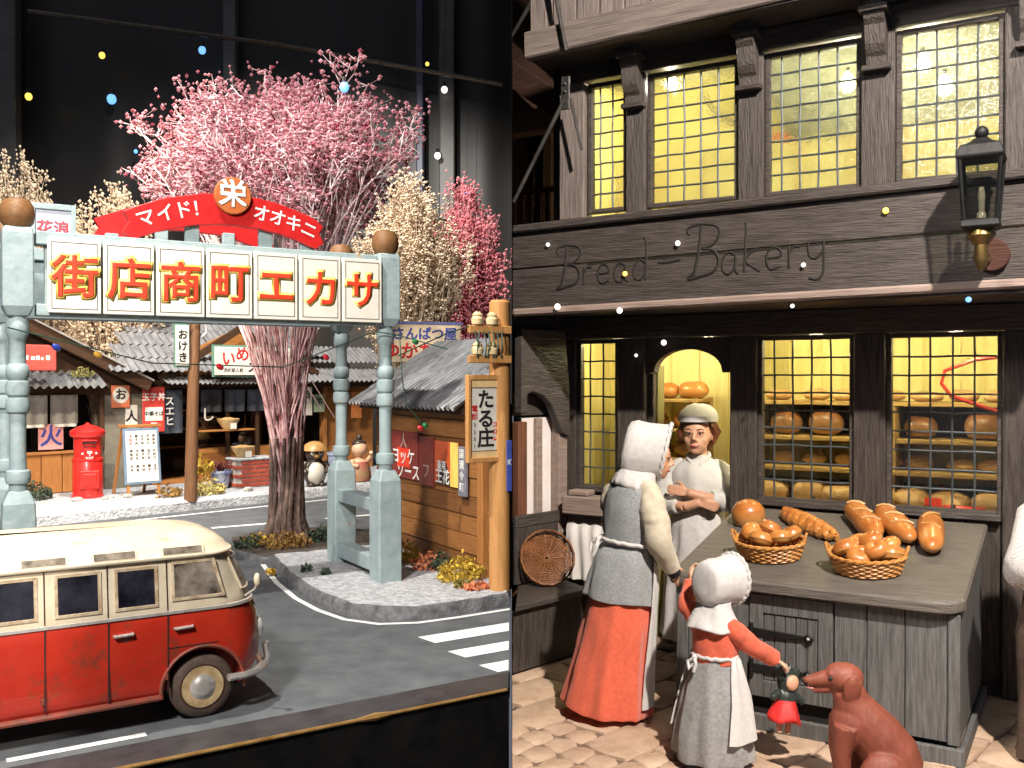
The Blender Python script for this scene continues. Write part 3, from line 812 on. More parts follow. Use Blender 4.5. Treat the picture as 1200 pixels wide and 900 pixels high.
one('case_post', MB().bb(-.35, .35, -.3, .3, 10.5, 24), GPOST, 'wider of the two grey uprights right of the pink tree', 'post', WF, (-2.9, 43.2, 0), bevel=.05)
one('case_post', MB().bb(-.16, .16, -.3, .3, 0, 24), mat('case_post_blue', (.05, .05, .10), (.10, .10, .18), rough=.4), 'thin bluish upright right of the pink tree', 'post', WF, (-4.1, 43.2, 0), bevel=.05)
rl = MB().tube([(-20.5, 41, 19.0), (-10, 41, 17.6), (-0.4, 41, 15.9)], .10, 6)
one('case_rail', rl, mat('rail_bronze', (.10, .075, .055), (.2, .16, .12), rough=.35, metal=.6), 'thin slanting metal rail across the dark backdrop', 'rail', WF, smooth=True)

# bulbs added at the backdrop, standing in for reflections in the case glass
def glint(px, py, Y, r, c, s, label, fr=None):
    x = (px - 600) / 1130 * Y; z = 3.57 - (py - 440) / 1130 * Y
    t = thing('reflection_bulb', label, 'reflection bulb', WF, (x, Y, z), group='reflection bulbs')
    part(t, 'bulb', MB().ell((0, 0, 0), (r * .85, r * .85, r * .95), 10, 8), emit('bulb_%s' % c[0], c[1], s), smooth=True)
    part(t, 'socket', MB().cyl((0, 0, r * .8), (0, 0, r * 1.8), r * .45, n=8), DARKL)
    if Y > 30: part(t, 'wire', MB().cyl((0, 0, r * 1.8), (.1, 0, r * 1.8 + 7), r * .06, n=5), DARKL)  # wire added along with the bulb
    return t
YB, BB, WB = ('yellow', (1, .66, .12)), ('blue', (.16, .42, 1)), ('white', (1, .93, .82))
for px, py, c, r, lab in ((121, 66, YB, .16, 'added yellow reflection bulb high left of the pink tree'), (238, 60, BB, .19, 'added blue reflection bulb above the crown of the pink tree'),
                          (132, 117, BB, .24, 'added large blue reflection bulb left of the pink tree'), (35, 114, YB, .18, 'added yellow reflection bulb beside the far left upright'),
                          (501, 76, YB, .10, 'added small yellow reflection bulb between the uprights'), (521, 106, WB, .17, 'added white reflection bulb on the wider right upright'),
                          (513, 183, WB, .17, 'added white reflection bulb at the right tip of the pink crown'), (547, 227, BB, .14, 'added small blue reflection bulb above the crimson bush'),
                          (160, 178, BB, .10, 'added tiny faint blue reflection bulb just left of the pink crown')):
    glint(px, py, 42.4, r, c, 1.6, lab)
glint(404, 103, 17.2, .10, BB, 2.5, 'added bright bluish reflection bulb in front of the pink crown')
glint(190, 257, 15.2, .05, YB, 1.5, 'added warm reflection bulb in front of the red ribbon lettering')

# ---------------------------------------------------------------- helpers for the shops
def corr(w, l, pitch=.16, amp=.032, z=0.0, thick=.012):
    """corrugated sheet: waves across x, runs along y"""
    n = max(8, int(w / pitch * 6)); a = []; b = []
    for i in range(n + 1):
        x = w * i / n; a.append((x, amp * math.sin(6.2832 * x / pitch)))
    mb = MB(); rows = []
    for y in (0, l):
        rows.append([(x, y, z + h) for x, h in a] + [(x, y, z + h - thick) for x, h in a[::-1]])
    return mb.loft(rows)
TIN = mat('roof_tin', (0.16, 0.165, 0.17), (0.42, 0.43, 0.44), sc=3, rough=0.38, bump=0.1, metal=.55, stretch=(4, .8, 4), wear=((.09, .075, .06), .62, 5, .1))
TIN2 = mat('roof_tin_dull', (0.10, 0.10, 0.105), (0.26, 0.26, 0.27), sc=3, rough=0.6, bump=0.1, stretch=(4, .8, 4), wear=((.07, .05, .04), .6, 5, .1))
DWOOD = wood('shop_wood_dark', (0.030, 0.014, 0.007), (0.085, 0.042, 0.02), 'x', 2.5)
DWOODZ = wood('shop_wood_dark_upright', (0.035, 0.017, 0.008), (0.10, 0.05, 0.022), 'z', 2.5)
OWOOD = wood('shop_wood_orange', (0.26, 0.095, 0.022), (0.48, 0.21, 0.06), 'x', 2.5)
OWOODZ = wood('shop_wood_orange_upright', (0.27, 0.10, 0.025), (0.50, 0.22, 0.065), 'z', 2.5)
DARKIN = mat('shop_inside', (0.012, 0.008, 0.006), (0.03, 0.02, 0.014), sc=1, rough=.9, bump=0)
GREYW = mat('shop_wall_grey', (0.13, 0.115, 0.085), (0.22, 0.20, 0.15), sc=2, rough=.85, bump=.2)
INDIGO = mat('indigo_cloth', (0.035, 0.042, 0.06), (0.07, 0.08, 0.105), sc=3, rough=.9, bump=.3, bsc=40)
NOREN = mat('noren_grey', (0.20, 0.19, 0.16), (0.28, 0.265, 0.23), sc=3, rough=.9, bump=.2, bsc=30)
PAPER = mat('paper', (0.66, 0.62, 0.53), (0.76, 0.73, 0.66), sc=4, rough=.7, bump=.03)
INK = mat('ink', (.012, .011, .012), rough=.6, bump=0)
INKR = mat('ink_red', (.55, .02, .02), rough=.6, bump=0)
INKB = mat('ink_blue', (.04, .06, .28), rough=.6, bump=0)
SHOPGL = glass('shop_glass', (.78, .76, .72), .10, .04)
BRICK = mat('brick_red', (0.30, 0.045, 0.025), (0.45, 0.08, 0.045), sc=6, rough=.8, bump=.3)
MORTAR = mat('mortar', (.50, .47, .42), rough=.9, bump=.2)

def cloth(x0, x1, z0, z1, y, amp=.02, waves=3):
    n = 14; top = []; bot = []
    rows = []
    for z, k in ((z1, .3), ((z0 + z1) / 2, .8), (z0, 1.2)):
        f = [(x0 + (x1 - x0) * i / n, y + amp * k * math.sin(i / n * 6.28 * waves), z) for i in range(n + 1)]
        rows.append(f + [(p[0], p[1] + .012, p[2]) for p in f[::-1]])
    return MB().loft(rows)
FB = 4.0      # the shops' front plane
# ---- shop one: dark gable with a tin awning and pale noren
s1 = thing('left_shop', 'dark brown gabled shop with tin awning behind the red post box', 'shop', BF, (0, 0, .28))
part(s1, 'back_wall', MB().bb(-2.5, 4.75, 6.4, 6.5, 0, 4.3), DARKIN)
part(s1, 'side_wall', MB().bb(4.68, 4.78, FB, 6.4, 0, 3.3), GREYW)
part(s1, 'front_panel', MB().bb(3.45, 4.70, FB - .05, FB + .05, 0, 2.95), GREYW)
for i in range(9):
    part(s1, 'plank', MB().bb(-2.2 + i * .56, -1.66 + i * .56, FB - .06 - .01 * (i % 2), FB + .04, 0.02, 1.10), OWOODZ, bevel=.015)
part(s1, 'sill', MB().bb(-2.3, 2.85, FB - .12, FB + .06, 1.10, 1.18), OWOOD, bevel=.01)
for x in (-.6, .72, 2.05, 3.38):
    part(s1, 'post', MB().bb(x - .07, x + .07, FB - .07, FB + .06, 1.18, 3.2), DWOODZ, bevel=.01)
part(s1, 'lintel', MB().bb(-2.4, 4.7, FB - .10, FB + .08, 2.75, 3.0), DWOOD, bevel=.015)
for x0 in (-.5, .30, 1.10, 1.92):
    part(s1, 'noren', cloth(x0, x0 + .74, 1.95, 2.75, FB - .16, .03, 2), NOREN)
for x0 in (-.45, 1.15, 2.0):
    part(s1, 'noren_hem', cloth(x0 + .02, x0 + .62, 1.86, 1.945, FB - .17, .03, 2), PAPER)
aw = part(s1, 'awning', corr(5.4, 1.0, .22, .05), TIN, smooth=True, loc=(-2.2, FB - .95, 2.98), rot=(R_(26), 0, 0), angle=80)
# gable barge boards and roof
for side in (0,):
    part(s1, 'barge_board', MB().bar((.4, FB - .62, 5.05), (4.55, FB - .62, 2.98), .12, .34), DWOOD, bevel=.02)
    part(s1, 'barge_trim', MB().bar((.4, FB - .66, 5.24), (4.62, FB - .66, 3.14), .20, .05), mat('barge_trim_grey', (.22, .20, .18), (.36, .34, .31), rough=.7), bevel=.01)
part(s1, 'roof', MB().add([(.3, FB - .6, 5.25), (4.6, FB - .6, 3.10), (4.6, 8.0, 3.10), (.3, 8.0, 5.25), (.3, FB - .6, 5.15), (4.6, FB - .6, 3.0), (4.6, 8.0, 3.0), (.3, 8.0, 5.15)],
                          [(0, 1, 2, 3), (7, 6, 5, 4), (0, 4, 5, 1), (1, 5, 6, 2), (2, 6, 7, 3), (3, 7, 4, 0)]), DWOOD)
part(s1, 'roof', MB().bar((-3.2, 5.4, 3.6), (.4, 5.4, 5.2), 2.9, .1), DWOOD)
part(s1, 'gable', MB().prism([(-3, 3.0), (4.4, 3.0), (.4, 4.95)], FB - .05, FB + .05), DWOOD)
rs = part(s1, 'red_sign', MB().prism([(-1.2, 3.42), (1.72, 3.42), (1.72, 3.95), (1.55, 4.1), (-1.2, 4.1)], FB - 1.18, FB - 1.06), mat('sign_coral', (.62, .07, .05), (.70, .10, .08), rough=.5), bevel=.02)
lb = MB()
for i in range(9):
    lb.bb(.45 + i * .125, .45 + i * .125 + (.09, .06, .10)[i % 3], FB - 1.186, FB - 1.178, 3.70, 3.70 + (.12, .09, .11, .07)[i % 4])
for z in (3.55, 3.82):
    lb.bb(-.1, .28, FB - 1.186, FB - 1.178, z, z + .12)
part(rs, 'lettering', lb, PWHITE, kind='stuff')
p = part(s1, 'poster', MB().bb(1.62, 2.28, FB - .11, FB - .075, 1.24, 1.94), mat('poster_pink', (.62, .22, .20), (.72, .36, .33), sc=3, rough=.6))
text(p, '火', .62, INKB, (1.95, FB - .115, 1.58), ext=.003, off=.012)
p = part(s1, 'round_sign', MB().bb(3.62, 4.15, FB - .15, FB - .10, 2.35, 3.0), mat('poster_orange', (.60, .14, .05), (.70, .22, .10), rough=.6), bevel=.008)
part(p, 'disc', MB().tube([(3.88, FB - .16, 2.72), (3.88, FB - .151, 2.72)], .24, 20), PAPER)
text(p, 'お', .34, INK, (3.88, FB - .163, 2.72), ext=.002, off=.01)
p = part(s1, 'poster', MB().bb(4.05, 4.40, FB - .09, FB - .055, 1.75, 2.42), PAPER)
text(p, '人', .36, INK, (4.22, FB - .095, 2.08), ext=.002, off=.01)
p = part(s1, 'red_notice', MB().bb(4.45, 5.12, FB - .34, FB - .30, 1.62, 2.95), mat('notice_red', (.55, .04, .03), (.62, .06, .05), rough=.55), bevel=.008)
part(p, 'band', MB().bb(4.52, 5.05, FB - .346, FB - .341, 1.95, 2.35), PAPER)
text(p, '玉子丼', .24, PWHITE, (4.785, FB - .346, 2.64), ext=.002, off=.006)
text(p, '中華そば', .15, INK, (4.785, FB - .349, 2.15), ext=.002, off=.004)
text(p, '酒', .22, PWHITE, (4.785, FB - .346, 1.78), ext=.002, off=.006)
tuft('roof_moss', 'small green moss clump on the tin awning of the left shop', BF, (2.65, FB - .55, 3.55), .32, 130, LM, 41, .3)

# ---- shop two: wide grey tin roof, sign over the front
s2 = thing('middle_shop', 'wide shop with grey tin roof and lettered gable sign behind the utility pole', 'shop', BF, (0, 0, .28))
part(s2, 'back_wall', MB().bb(4.8, 9.6, 6.6, 6.7, 0, 4.6), DWOOD)
part(s2, 'side_wall', MB().bb(4.82, 4.92, FB + .1, 6.6, 0, 3.2), DWOOD)
part(s2, 'side_wall', MB().bb(9.5, 9.6, FB, 6.6, 0, 3.2), DWOOD)
part(s2, 'shop_floor', MB().bb(4.93, 9.49, FB - .1, 6.6, -.02, .08), OWOOD)
for i in range(4):
    part(s2, 'roof_sheet', corr(3.9 - .25 * i, .72, .24, .035), TIN2, smooth=True, loc=(3.30 + .42 * i, FB - .9 + .62 * i, 3.42 + .40 * i), rot=(R_(33), 0, 0), angle=80)
for i in range(4):
    part(s2, 'roof_sheet', corr(4.0, .72, .24, .035), TIN2, smooth=True, loc=(6.9, FB - .2 + .62 * i, 3.95 + .40 * i), rot=(R_(33), 0, 0), angle=80)
part(s2, 'awning', corr(4.9, .8, .16, .03), TIN2, smooth=True, loc=(4.95, FB - .95, 3.05), rot=(R_(20), 0, 0), angle=80)
part(s2, 'gable', MB().prism([(5.1, 3.25), (10.2, 3.25), (9.3, 4.1), (7.6, 4.75), (6.2, 4.1)], FB - .05, FB + .05), OWOOD)
part(s2, 'barge_board', MB().bar((4.9, FB - .5, 3.15), (7.5, FB - .5, 4.75), .1, .22), DWOOD, bevel=.01)
part(s2, 'barge_board', MB().bar((7.5, FB - .5, 4.75), (10.4, FB - .5, 3.35), .1, .22), DWOOD, bevel=.01)
part(s2, 'lintel', MB().bb(4.9, 9.6, FB - .12, FB + .06, 2.9, 3.15), DWOOD, bevel=.01)
for x in (4.98, 6.25, 7.35, 8.4, 9.5):
    part(s2, 'post', MB().bb(x - .06, x + .06, FB - .06, FB + .06, .08, 2.9), DWOODZ, bevel=.01)
for x0, x1 in ((6.32, 7.28), (7.42, 8.33), (8.47, 9.43)):
    part(s2, 'pane', MB().bb(x0, x1, FB - .01, FB + .005, 1.05, 2.85), SHOPGL)
part(s2, 'counter', MB().bb(6.3, 9.45, FB + .03, FB + .5, .08, 1.0), OWOOD, bevel=.01)
for i in range(3):
    part(s2, 'shelf', MB().bb(5.1, 9.4, 6.2, 6.55, .9 + .6 * i, .95 + .6 * i), OWOOD)
part(s2, 'noren', cloth(4.9, 5.75, 1.55, 2.85, FB - .2, .03, 2), INDIGO)
for i, ch in enumerate('スエヒ'):
    text(s2, ch, .30, PWHITE, (5.32, FB - .255, 2.50 - .30 * i), ext=.003, off=.008)
for x0 in (6.35, 7.15, 7.95, 8.75):
    part(s2, 'noren', cloth(x0, x0 + .7, 2.15, 2.85, FB - .2, .03, 2), INDIGO)
text(s2, 'し', .45, PWHITE, (6.55, FB - .265, 2.05), ext=.003, off=.01)
sg = part(s2, 'gable_sign', MB().bb(6.35, 9.0, FB - 1.12, FB - 1.04, 3.30, 4.16), PAPER, bevel=.01)
part(sg, 'sign_edge', MB().bb(6.29, 9.06, FB - 1.03, FB - .98, 3.24, 4.22), mat('sign_green_edge', (.10, .22, .16), rough=.6), bevel=.01)
text(sg, 'め', .48, INKR, (7.25, FB - 1.125, 3.92), ext=.003, off=.012)
text(sg, 'い', .48, INKR, (6.78, FB - 1.125, 3.78), ext=.003, off=.012)
text(sg, '大衆食堂', .27, INK, (8.35, FB - 1.125, 3.95), ext=.003, off=.004)
text(sg, 'スエヒロ', .36, INK, (8.15, FB - 1.125, 3.52), ext=.003, off=.014)
text(sg, '西町駅人前', .13, INK, (6.95, FB - 1.125, 3.44), ext=.002, off=.002)
# ---- shop three, seen between tree and arch post
s3 = thing('narrow_shop', 'narrow dark shop with hanging papers behind the rear arch post', 'shop', BF, (0, 0, .28))
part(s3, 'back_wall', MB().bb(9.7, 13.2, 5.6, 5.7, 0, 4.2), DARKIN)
part(s3, 'wall', MB().bb(9.65, 9.9, FB - .3, 5.6, 0, 3.0), OWOODZ)
part(s3, 'wall', MB().bb(11.0, 13.2, FB + .2, FB + .3, 0, 3.1), OWOOD)
part(s3, 'post', MB().bb(11.0, 11.14, FB + .04, FB + .19, 0, 3.1), OWOODZ, bevel=.01)
part(s3, 'lintel', MB().bb(9.7, 13.2, FB - .1, FB + .03, 2.9, 3.3), DWOOD, bevel=.01)
part(s3, 'awning', corr(3.8, 1.1, .2, .04), TIN2, smooth=True, loc=(9.6, FB - 1.0, 3.1), rot=(R_(24), 0, 0), angle=80)
part(s3, 'roof_sheet', corr(3.8, 1.1, .2, .04), TIN2, smooth=True, loc=(9.7, FB - .25, 3.75), rot=(R_(30), 0, 0), angle=80)
for x0, z0, z1, c, s in ((9.95, 1.95, 2.9, PAPER, '酒'), (10.45, 2.05, 2.65, mat('poster_green', (.25, .32, .22), rough=.6), '茶'), (11.35, 1.7, 2.9, mat('banner_blue', (.30, .36, .55), (.5, .55, .7), rough=.6), 'うどん'), (12.0, 1.8, 2.7, mat('banner_orange', (.6, .2, .06), rough=.6), '麺')):
    p = part(s3, 'paper_banner', MB().bb(x0, x0 + .42, FB - .20, FB - .17, z0, z1), c)
    for i, ch in enumerate(s):
        text(p, ch, .30, INK, (x0 + .21, FB - .205, z1 - .28 - .30 * i), ext=.002, off=.004)

# ---- post box
PRED = mat('postbox_red', (.58, .015, .012), (.68, .03, .022), sc=4, rough=.35, bump=.08, coat=.3)
pb = thing('post_box', 'round red post box standing on the far pavement', 'post box', BF, (2.42, 2.55, .28), rot=-.25)
part(pb, 'body', MB().lathe([(.40, 0), (.41, .06), (.385, .08), (.385, .98), (.375, 1.0), (.35, 1.02), (.35, 1.62)], 28), PRED, smooth=True)
part(pb, 'cap', MB().lathe([(.36, 1.62), (.42, 1.64), (.45, 1.70), (.45, 1.78), (.40, 1.83), (.22, 1.92), (.08, 1.96), (.02, 2.02)], 28), PRED, smooth=True)
part(pb, 'collar', MB().lathe([(.35, .98), (.40, 1.0), (.40, 1.06), (.35, 1.08)], 28), PRED, smooth=True)
part(pb, 'slot', MB().bb(-.17, .17, -.372, -.30, 1.46, 1.52).bb(-.15, .15, -.366, -.30, 1.38, 1.405), mat('slot_dark', (.06, .004, .004), rough=.6))
part(pb, 'hood', MB().bb(-.19, .19, -.40, -.28, 1.53, 1.56), PRED, bevel=.008)
dr = part(pb, 'door', MB().bb(-.24, .24, -.42, -.33, .26, .74), PRED, bevel=.015)
part(dr, 'door_panel', MB().bb(-.17, .17, -.445, -.415, .34, .66), PRED, bevel=.02)
em = part(pb, 'emblem', MB().tube([(0, -.40, 1.17), (0, -.30, 1.17)], .15, 20), PRED, bevel=.01)
text(em, '〒', .17, PWHITE, (0, -.405, 1.19), ext=.003, off=.006)
text(em, 'POST', .08, PWHITE, (0, -.405, 1.08), ext=.003, off=.002)
for x in (-.17, .17):
    part(em, 'stud', MB().ell((x, -.352, 1.2), (.03, .02, .03), 8, 6), PWHITE, smooth=True)
# ---- A-frame menu board
mb_ = thing('menu_board', 'folding wooden menu board with blue frame before the shops', 'sign board', BF, (3.62, 1.75, .28), rot=-.12)
def slab(y0, y1, m, x0, x1, z0, z1, name, par, b=.008):
    a = MB().add([(x0, y0 + (.30 * z0 / 1.9), z0), (x1, y0 + (.30 * z0 / 1.9), z0), (x1, y0 + (.30 * z1 / 1.9), z1), (x0, y0 + (.30 * z1 / 1.9), z1),
                  (x0, y1 + (.30 * z0 / 1.9), z0), (x1, y1 + (.30 * z0 / 1.9), z0), (x1, y1 + (.30 * z1 / 1.9), z1), (x0, y1 + (.30 * z1 / 1.9), z1)],
                 [(0, 1, 2, 3), (7, 6, 5, 4), (0, 4, 5, 1), (1, 5, 6, 2), (2, 6, 7, 3), (3, 7, 4, 0)])
    return part(par, name, a, m, bevel=b)
for x in (-.44, .38):
    slab(-.01, .05, OWOODZ, x, x + .08, 0, 1.9, 'leg', mb_)
    part(mb_, 'leg', MB().bar((x - .02, .34, 1.88), (x - .10, .92, 0), .07), OWOODZ, bevel=.008)
part(mb_, 'top_rail', MB().bb(-.58, .56, .24, .40, 1.86, 1.94), OWOOD, bevel=.01)
fb = slab(-.05, -.015, mat('board_blue', (.10, .16, .24), (.18, .25, .34), rough=.6), -.50, .48, .32, 1.84, 'board', mb_)
slab(-.060, -.052, PAPER, -.43, .41, .39, 1.77, 'sheet', mb_, 0)
lean = math.atan(.30 / 1.9)
menu = ['焼魚定食', '天丼カツ', '玉子丼', '親子丼酒', '冷奴めし']
q = random.Random(5)
for i in range(5):
    for r_, z in ((0, 1.52), (1, 1.12), (2, .70)):
        for k in range(3 if r_ < 2 else 2):
            zz = z + .10 - k * .10
            text(fb, menu[(i + r_) % 5][k], .09, INKR if (i == 4 and r_ == 0) else INK, (.32 - .155 * i, -.064 + .30 * zz / 1.9, zz), rot=(math.pi / 2 - lean, 0, 0), ext=.002, off=.002)
# ---- leaning utility pole with hanging plate
UP = wood('utility_pole_wood', (0.10, 0.045, 0.02), (0.24, 0.12, 0.055), 'z', 2)
up_ = thing('utility_pole', 'slim brown wooden utility pole leaning before the middle shop', 'pole', BF, (4.15, .12, .28))
part(up_, 'pole', MB().tube([(0, 0, -.05), (.08, .01, 2.5), (.17, .02, 5.2)], [.17, .155, .14], 14), UP, smooth=True)
pl = part(up_, 'name_plate', MB().bb(-.46, -.10, -.16, -.11, 3.55, 4.60), PAPER, bevel=.008)
for i, ch in enumerate('おけき'):
    text(pl, ch, .28, INK, (-.28, -.165, 4.35 - .30 * i), ext=.003, off=.008)
part(pl, 'plate_edge', MB().bb(-.49, -.07, -.105, -.07, 3.50, 4.65), mat('sign_green_edge', (.1, .2, .15)))
part(up_, 'wire_loop', MB().tube([(-.2, -.1, 4.72), (.05, -.2, 4.80), (.35, -.16, 4.70), (.42, -.1, 4.45), (.25, -.18, 4.32)], .022, 6), PWHITE, smooth=True)
for i in range(4):
    one('guy_wire', MB().cyl((0, 0, 0), (2.2 + .1 * i, .4, -2.5 - .2 * i), .012, n=5), mat('wire_pink', (.5, .35, .32), rough=.5), ('first', 'second', 'third', 'fourth')[i] + ' of the four thin wires slanting across the gable sign, from the pole', 'wire', BF, (6.2 + .35 * i, 1.2, 5.4 - .02 * i))
# ---- brick stove, steamers, pot
st = thing('brick_stove', 'small red brick stove in front of the middle shop window', 'stove', BF, (6.9, 1.75, .28))
part(st, 'core', MB().bb(-.60, .60, -.30, .30, 0, .80), MORTAR)
part(st, 'slab_top', MB().bb(-.66, .66, -.36, .36, .80, .87), PAVE, bevel=.02)
bme = MB().bb(-.125, .125, -.06, .06, -.05, .05).mesh('brick', BRICK)
for r_ in range(6):
    for k in range(5):
        x = -.5 + .27 * k + (.13 if r_ % 2 else 0)
        if x > .52: continue
        o = link('brick', bme, st, (x, -.275, .08 + .13 * r_)); bev(o, .012)
        if r_ % 2 == 0 and k < 2:
            o = link('brick', bme, st, (-.575, -.1 + .3 * k, .08 + .13 * r_), (0, 0, math.pi / 2)); bev(o, .012)
STRAW = mat('straw', (.42, .26, .10), (.66, .48, .24), sc=8, rough=.7, bump=.4, bsc=30)
for dx, dz, lab in ((-.28, .87, 'lower straw steamer bowl on the brick stove'), (.15, 1.62, 'upper straw bowl on the shelf above the brick stove')):
    bwl = thing('straw_bowl', lab, 'bowl', BF, (6.9 + dx, 1.75 if dz < 1 else 3.4, .28 + dz))
    part(bwl, 'bowl', MB().lathe([(.16, 0), (.18, .05), (.32, .24), (.35, .32), (.31, .33), (.28, .26), (.1, .22)], 20), STRAW, smooth=True)
    part(bwl, 'contents', MB().ell((0, 0, .27), (.27, .27, .10), 14, 8, jit=.15), mat('food', (.45, .22, .06), (.65, .4, .14), sc=9), smooth=True)
    part(bwl, 'price_tag', MB().bb(-.10, .10, -.33, -.31, .02, .20), PAPER)
sh = one('wall_shelf', MB().bb(-.9, .9, -.2, .2, 0, .05), OWOOD, 'thin wooden shelf carrying the upper straw bowl', 'shelf', BF, (7.0, 3.45, .28 + 1.565), bevel=.01)
pot = thing('plant_pot', 'blue and white glazed pot with dead plant by the stove', 'plant pot', BF, (5.98, 1.9, .28))
part(pot, 'pot', MB().lathe([(.20, 0), (.22, .04), (.28, .42), (.33, .46), (.33, .52), (.28, .52), (.25, .40)], 22), mat('pot_blue', (.08, .12, .32), (.45, .5, .62), sc=5, rough=.25, contrast=(.42, .56)), smooth=True)
pm = MB(); q = random.Random(3)
for i in range(26):
    a = q.uniform(0, 6.28); l = q.uniform(.25, .5)
    e = V(math.cos(a) * l, math.sin(a) * l, .5 + q.uniform(0, .35))
    pm.tube([(0, 0, .42), (e.x * .5, e.y * .5, .75), e], [.02, .016, .01], 4)
part(pot, 'stems', pm, mat('dead_stem', (.10, .02, .02), (.22, .06, .05), rough=.8))
tuft('shrub', 'pale yellow shrub at the foot of the utility pole', BF, (5.0, .9, .28), .55, 320, mat('leaf_pale', (.42, .32, .08), (.68, .58, .22), sc=8, rough=.7, bump=0), 51, .55, .07)
tuft('shrub', 'dry yellow twigs between menu board and utility pole', BF, (4.0, 1.0, .28), .35, 150, LB, 52, .4, .06)
tuft('shrub', 'dark leafy shrub between the left arch post and post box', BF, (1.15, 3.0, .28), .5, 260, LG, 53, .55, .07)
tuft('banana_leaf', 'yellow drooping leaves above the pale shrub by the pole', BF, (5.35, 1.8, .75), .32, 60, LY, 54, .7, .11)
q = random.Random(8)
STONE = mat('pebble', (.28, .27, .25), (.55, .52, .46), sc=5, rough=.8, bump=.3)
for i, (a, b, s, lab) in enumerate(((1.9, 1.9, .14, 'pale tan pebble lying left of the post box foot'), (2.55, 1.75, .10, 'small grey pebble in front of the post box'), (2.8, 1.95, .09, 'smallest pebble right of the post box foot'), (3.15, 1.7, .13, 'flat pebble between post box and menu board'), (4.35, 1.3, .12, 'grey pebble right of the menu board'), (6.2, .7, .15, 'rounded pebble before the blue pot'))):
    one('pebble', MB().ell((0, 0, s * .35), (s, s * .8, s * .5), 9, 6, jit=.3, seed=i), STONE, lab, 'pebble', BF, (a, b, .27), smooth=True)
# ---- raccoon dog statue
tk = thing('animal_statue', 'glazed raccoon dog statue with white belly beside the tree', 'statue', BF, (8.25, .45, .28), rot=-.35)
TKB = mat('glaze_dark', (.03, .022, .018), (.07, .05, .035), sc=4, rough=.3)
TKW = mat('glaze_white', (.60, .56, .48), (.75, .72, .66), sc=4, rough=.35)
TKT = mat('glaze_tan', (.36, .19, .06), (.52, .30, .11), sc=4, rough=.4)
bd_ = MB().ell((0, 0, .42), (.36, .32, .44), 18, 12).ell((0, -.02, .98), (.29, .27, .26), 16, 10).ell((-.16, -.14, .06), (.13, .2, .08), 12, 8).ell((.16, -.14, .06), (.13, .2, .08), 12, 8)
bd_.tube([(-.28, -.05, .72), (-.40, -.16, .52), (-.30, -.28, .42)], [.09, .08, .06], 8).tube([(.28, -.05, .72), (.40, -.16, .52), (.30, -.28, .42)], [.09, .08, .06], 8)
fused(tk, 'body', bd_, TKB, .025, 4)
part(tk, 'belly', MB().ell((0, -.10, .40), (.29, .27, .37), 18, 12), TKW, smooth=True)
part(tk, 'hat', MB().lathe([(.40, 1.06), (.38, 1.12), (.28, 1.24), (.14, 1.32), (.02, 1.34)], 20), TKT, smooth=True)
for x in (-.11, .11):
    e = part(tk, 'eye', MB().ell((x, -.25, 1.0), (.075, .04, .075), 10, 8), TKW, smooth=True)
    part(e, 'pupil', MB().ell((x, -.285, 1.0), (.03, .02, .03), 8, 6), INK, smooth=True)
part(tk, 'muzzle', MB().ell((0, -.27, .90), (.09, .07, .06), 10, 8), TKT, smooth=True)
# ---- seated doll beside it
dl = thing('doll_statue', 'small painted figurine with dark topknot behind the arch post', 'figurine', BF, (9.95, .55, .28), rot=-.2)
SKN = mat('doll_skin', (.62, .36, .22), (.72, .46, .30), sc=3, rough=.45)
b2 = MB().ell((0, 0, .45), (.30, .26, .30), 14, 10).ell((0, -.02, 1.0), (.25, .24, .25), 14, 10).tube([(-.25, -.05, .65), (-.34, -.2, .5), (-.15, -.3, .5)], [.09, .08, .07], 8).tube([(.25, -.05, .65), (.34, -.2, .8), (.25, -.3, .92)], [.09, .08, .07], 8)
fused(dl, 'body', b2, SKN, .025, 4)
part(dl, 'robe', MB().lathe([(.36, .02), (.38, .1), (.34, .4), (.26, .62)], 16), mat('robe_red', (.40, .07, .06), (.32, .26, .12), sc=4, rough=.6), smooth=True)
part(dl, 'hair', MB().ell((0, .03, 1.16), (.23, .22, .15), 12, 8).ell((0, .0, 1.36), (.10, .10, .10), 10, 8), TKB, smooth=True)
tb = thing('cask', 'pale blue bucket beside the figurine behind the arch post', 'bucket', BF, (9.5, 1.1, .28))
part(tb, 'bucket', MB().lathe([(.24, 0), (.28, .8), (.31, .82), (.31, .9), (.27, .9), (.22, .3)], 18), mat('bucket_blue', (.25, .32, .45), (.36, .43, .55), rough=.5), smooth=True)
part(tb, 'stick', MB().cyl((.05, 0, .4), (.1, .05, 1.9), .025, n=6), OWOOD)

# ---------------------------------------------------------------- plank house at the corner
PLK = wood('house_plank', (0.20, 0.075, 0.02), (0.40, 0.18, 0.055), 'y', 1.6, .6, .5, wear=((.55, .45, .33), .70, 3.5, .05))
PLK2 = wood('house_plank_dark', (0.13, 0.048, 0.014), (0.28, 0.12, 0.04), 'y', 1.6, .6, .5)
hd = thing('plank_house', 'brown plank house with grey corrugated roof at the street corner', 'house', LF, (0, 0, .2))
part(hd, 'wall', MB().bb(1.62, 1.75, -.60, 3.6, -.1, 2.9), DWOOD)
q = random.Random(4)
for i in range(9):
    part(hd, 'plank', MB().box((1.555 - .012 * (i % 2), 1.50, .16 + .325 * i), (.09, 4.2, .315), (0, R_(2.5), 0)), PLK if i % 3 else PLK2, bevel=.01)
part(hd, 'corner_post', MB().bb(1.47, 1.64, -.74, -.56, -.1, 2.9), OWOODZ, bevel=.015)
part(hd, 'door_post', MB().bb(1.58, 1.70, -1.33, -1.22, -.1, 2.9), OWOODZ, bevel=.01)
part(hd, 'inner_wall', MB().bb(1.86, 1.9, -1.0, -.62, -.1, 2.9), DWOOD)
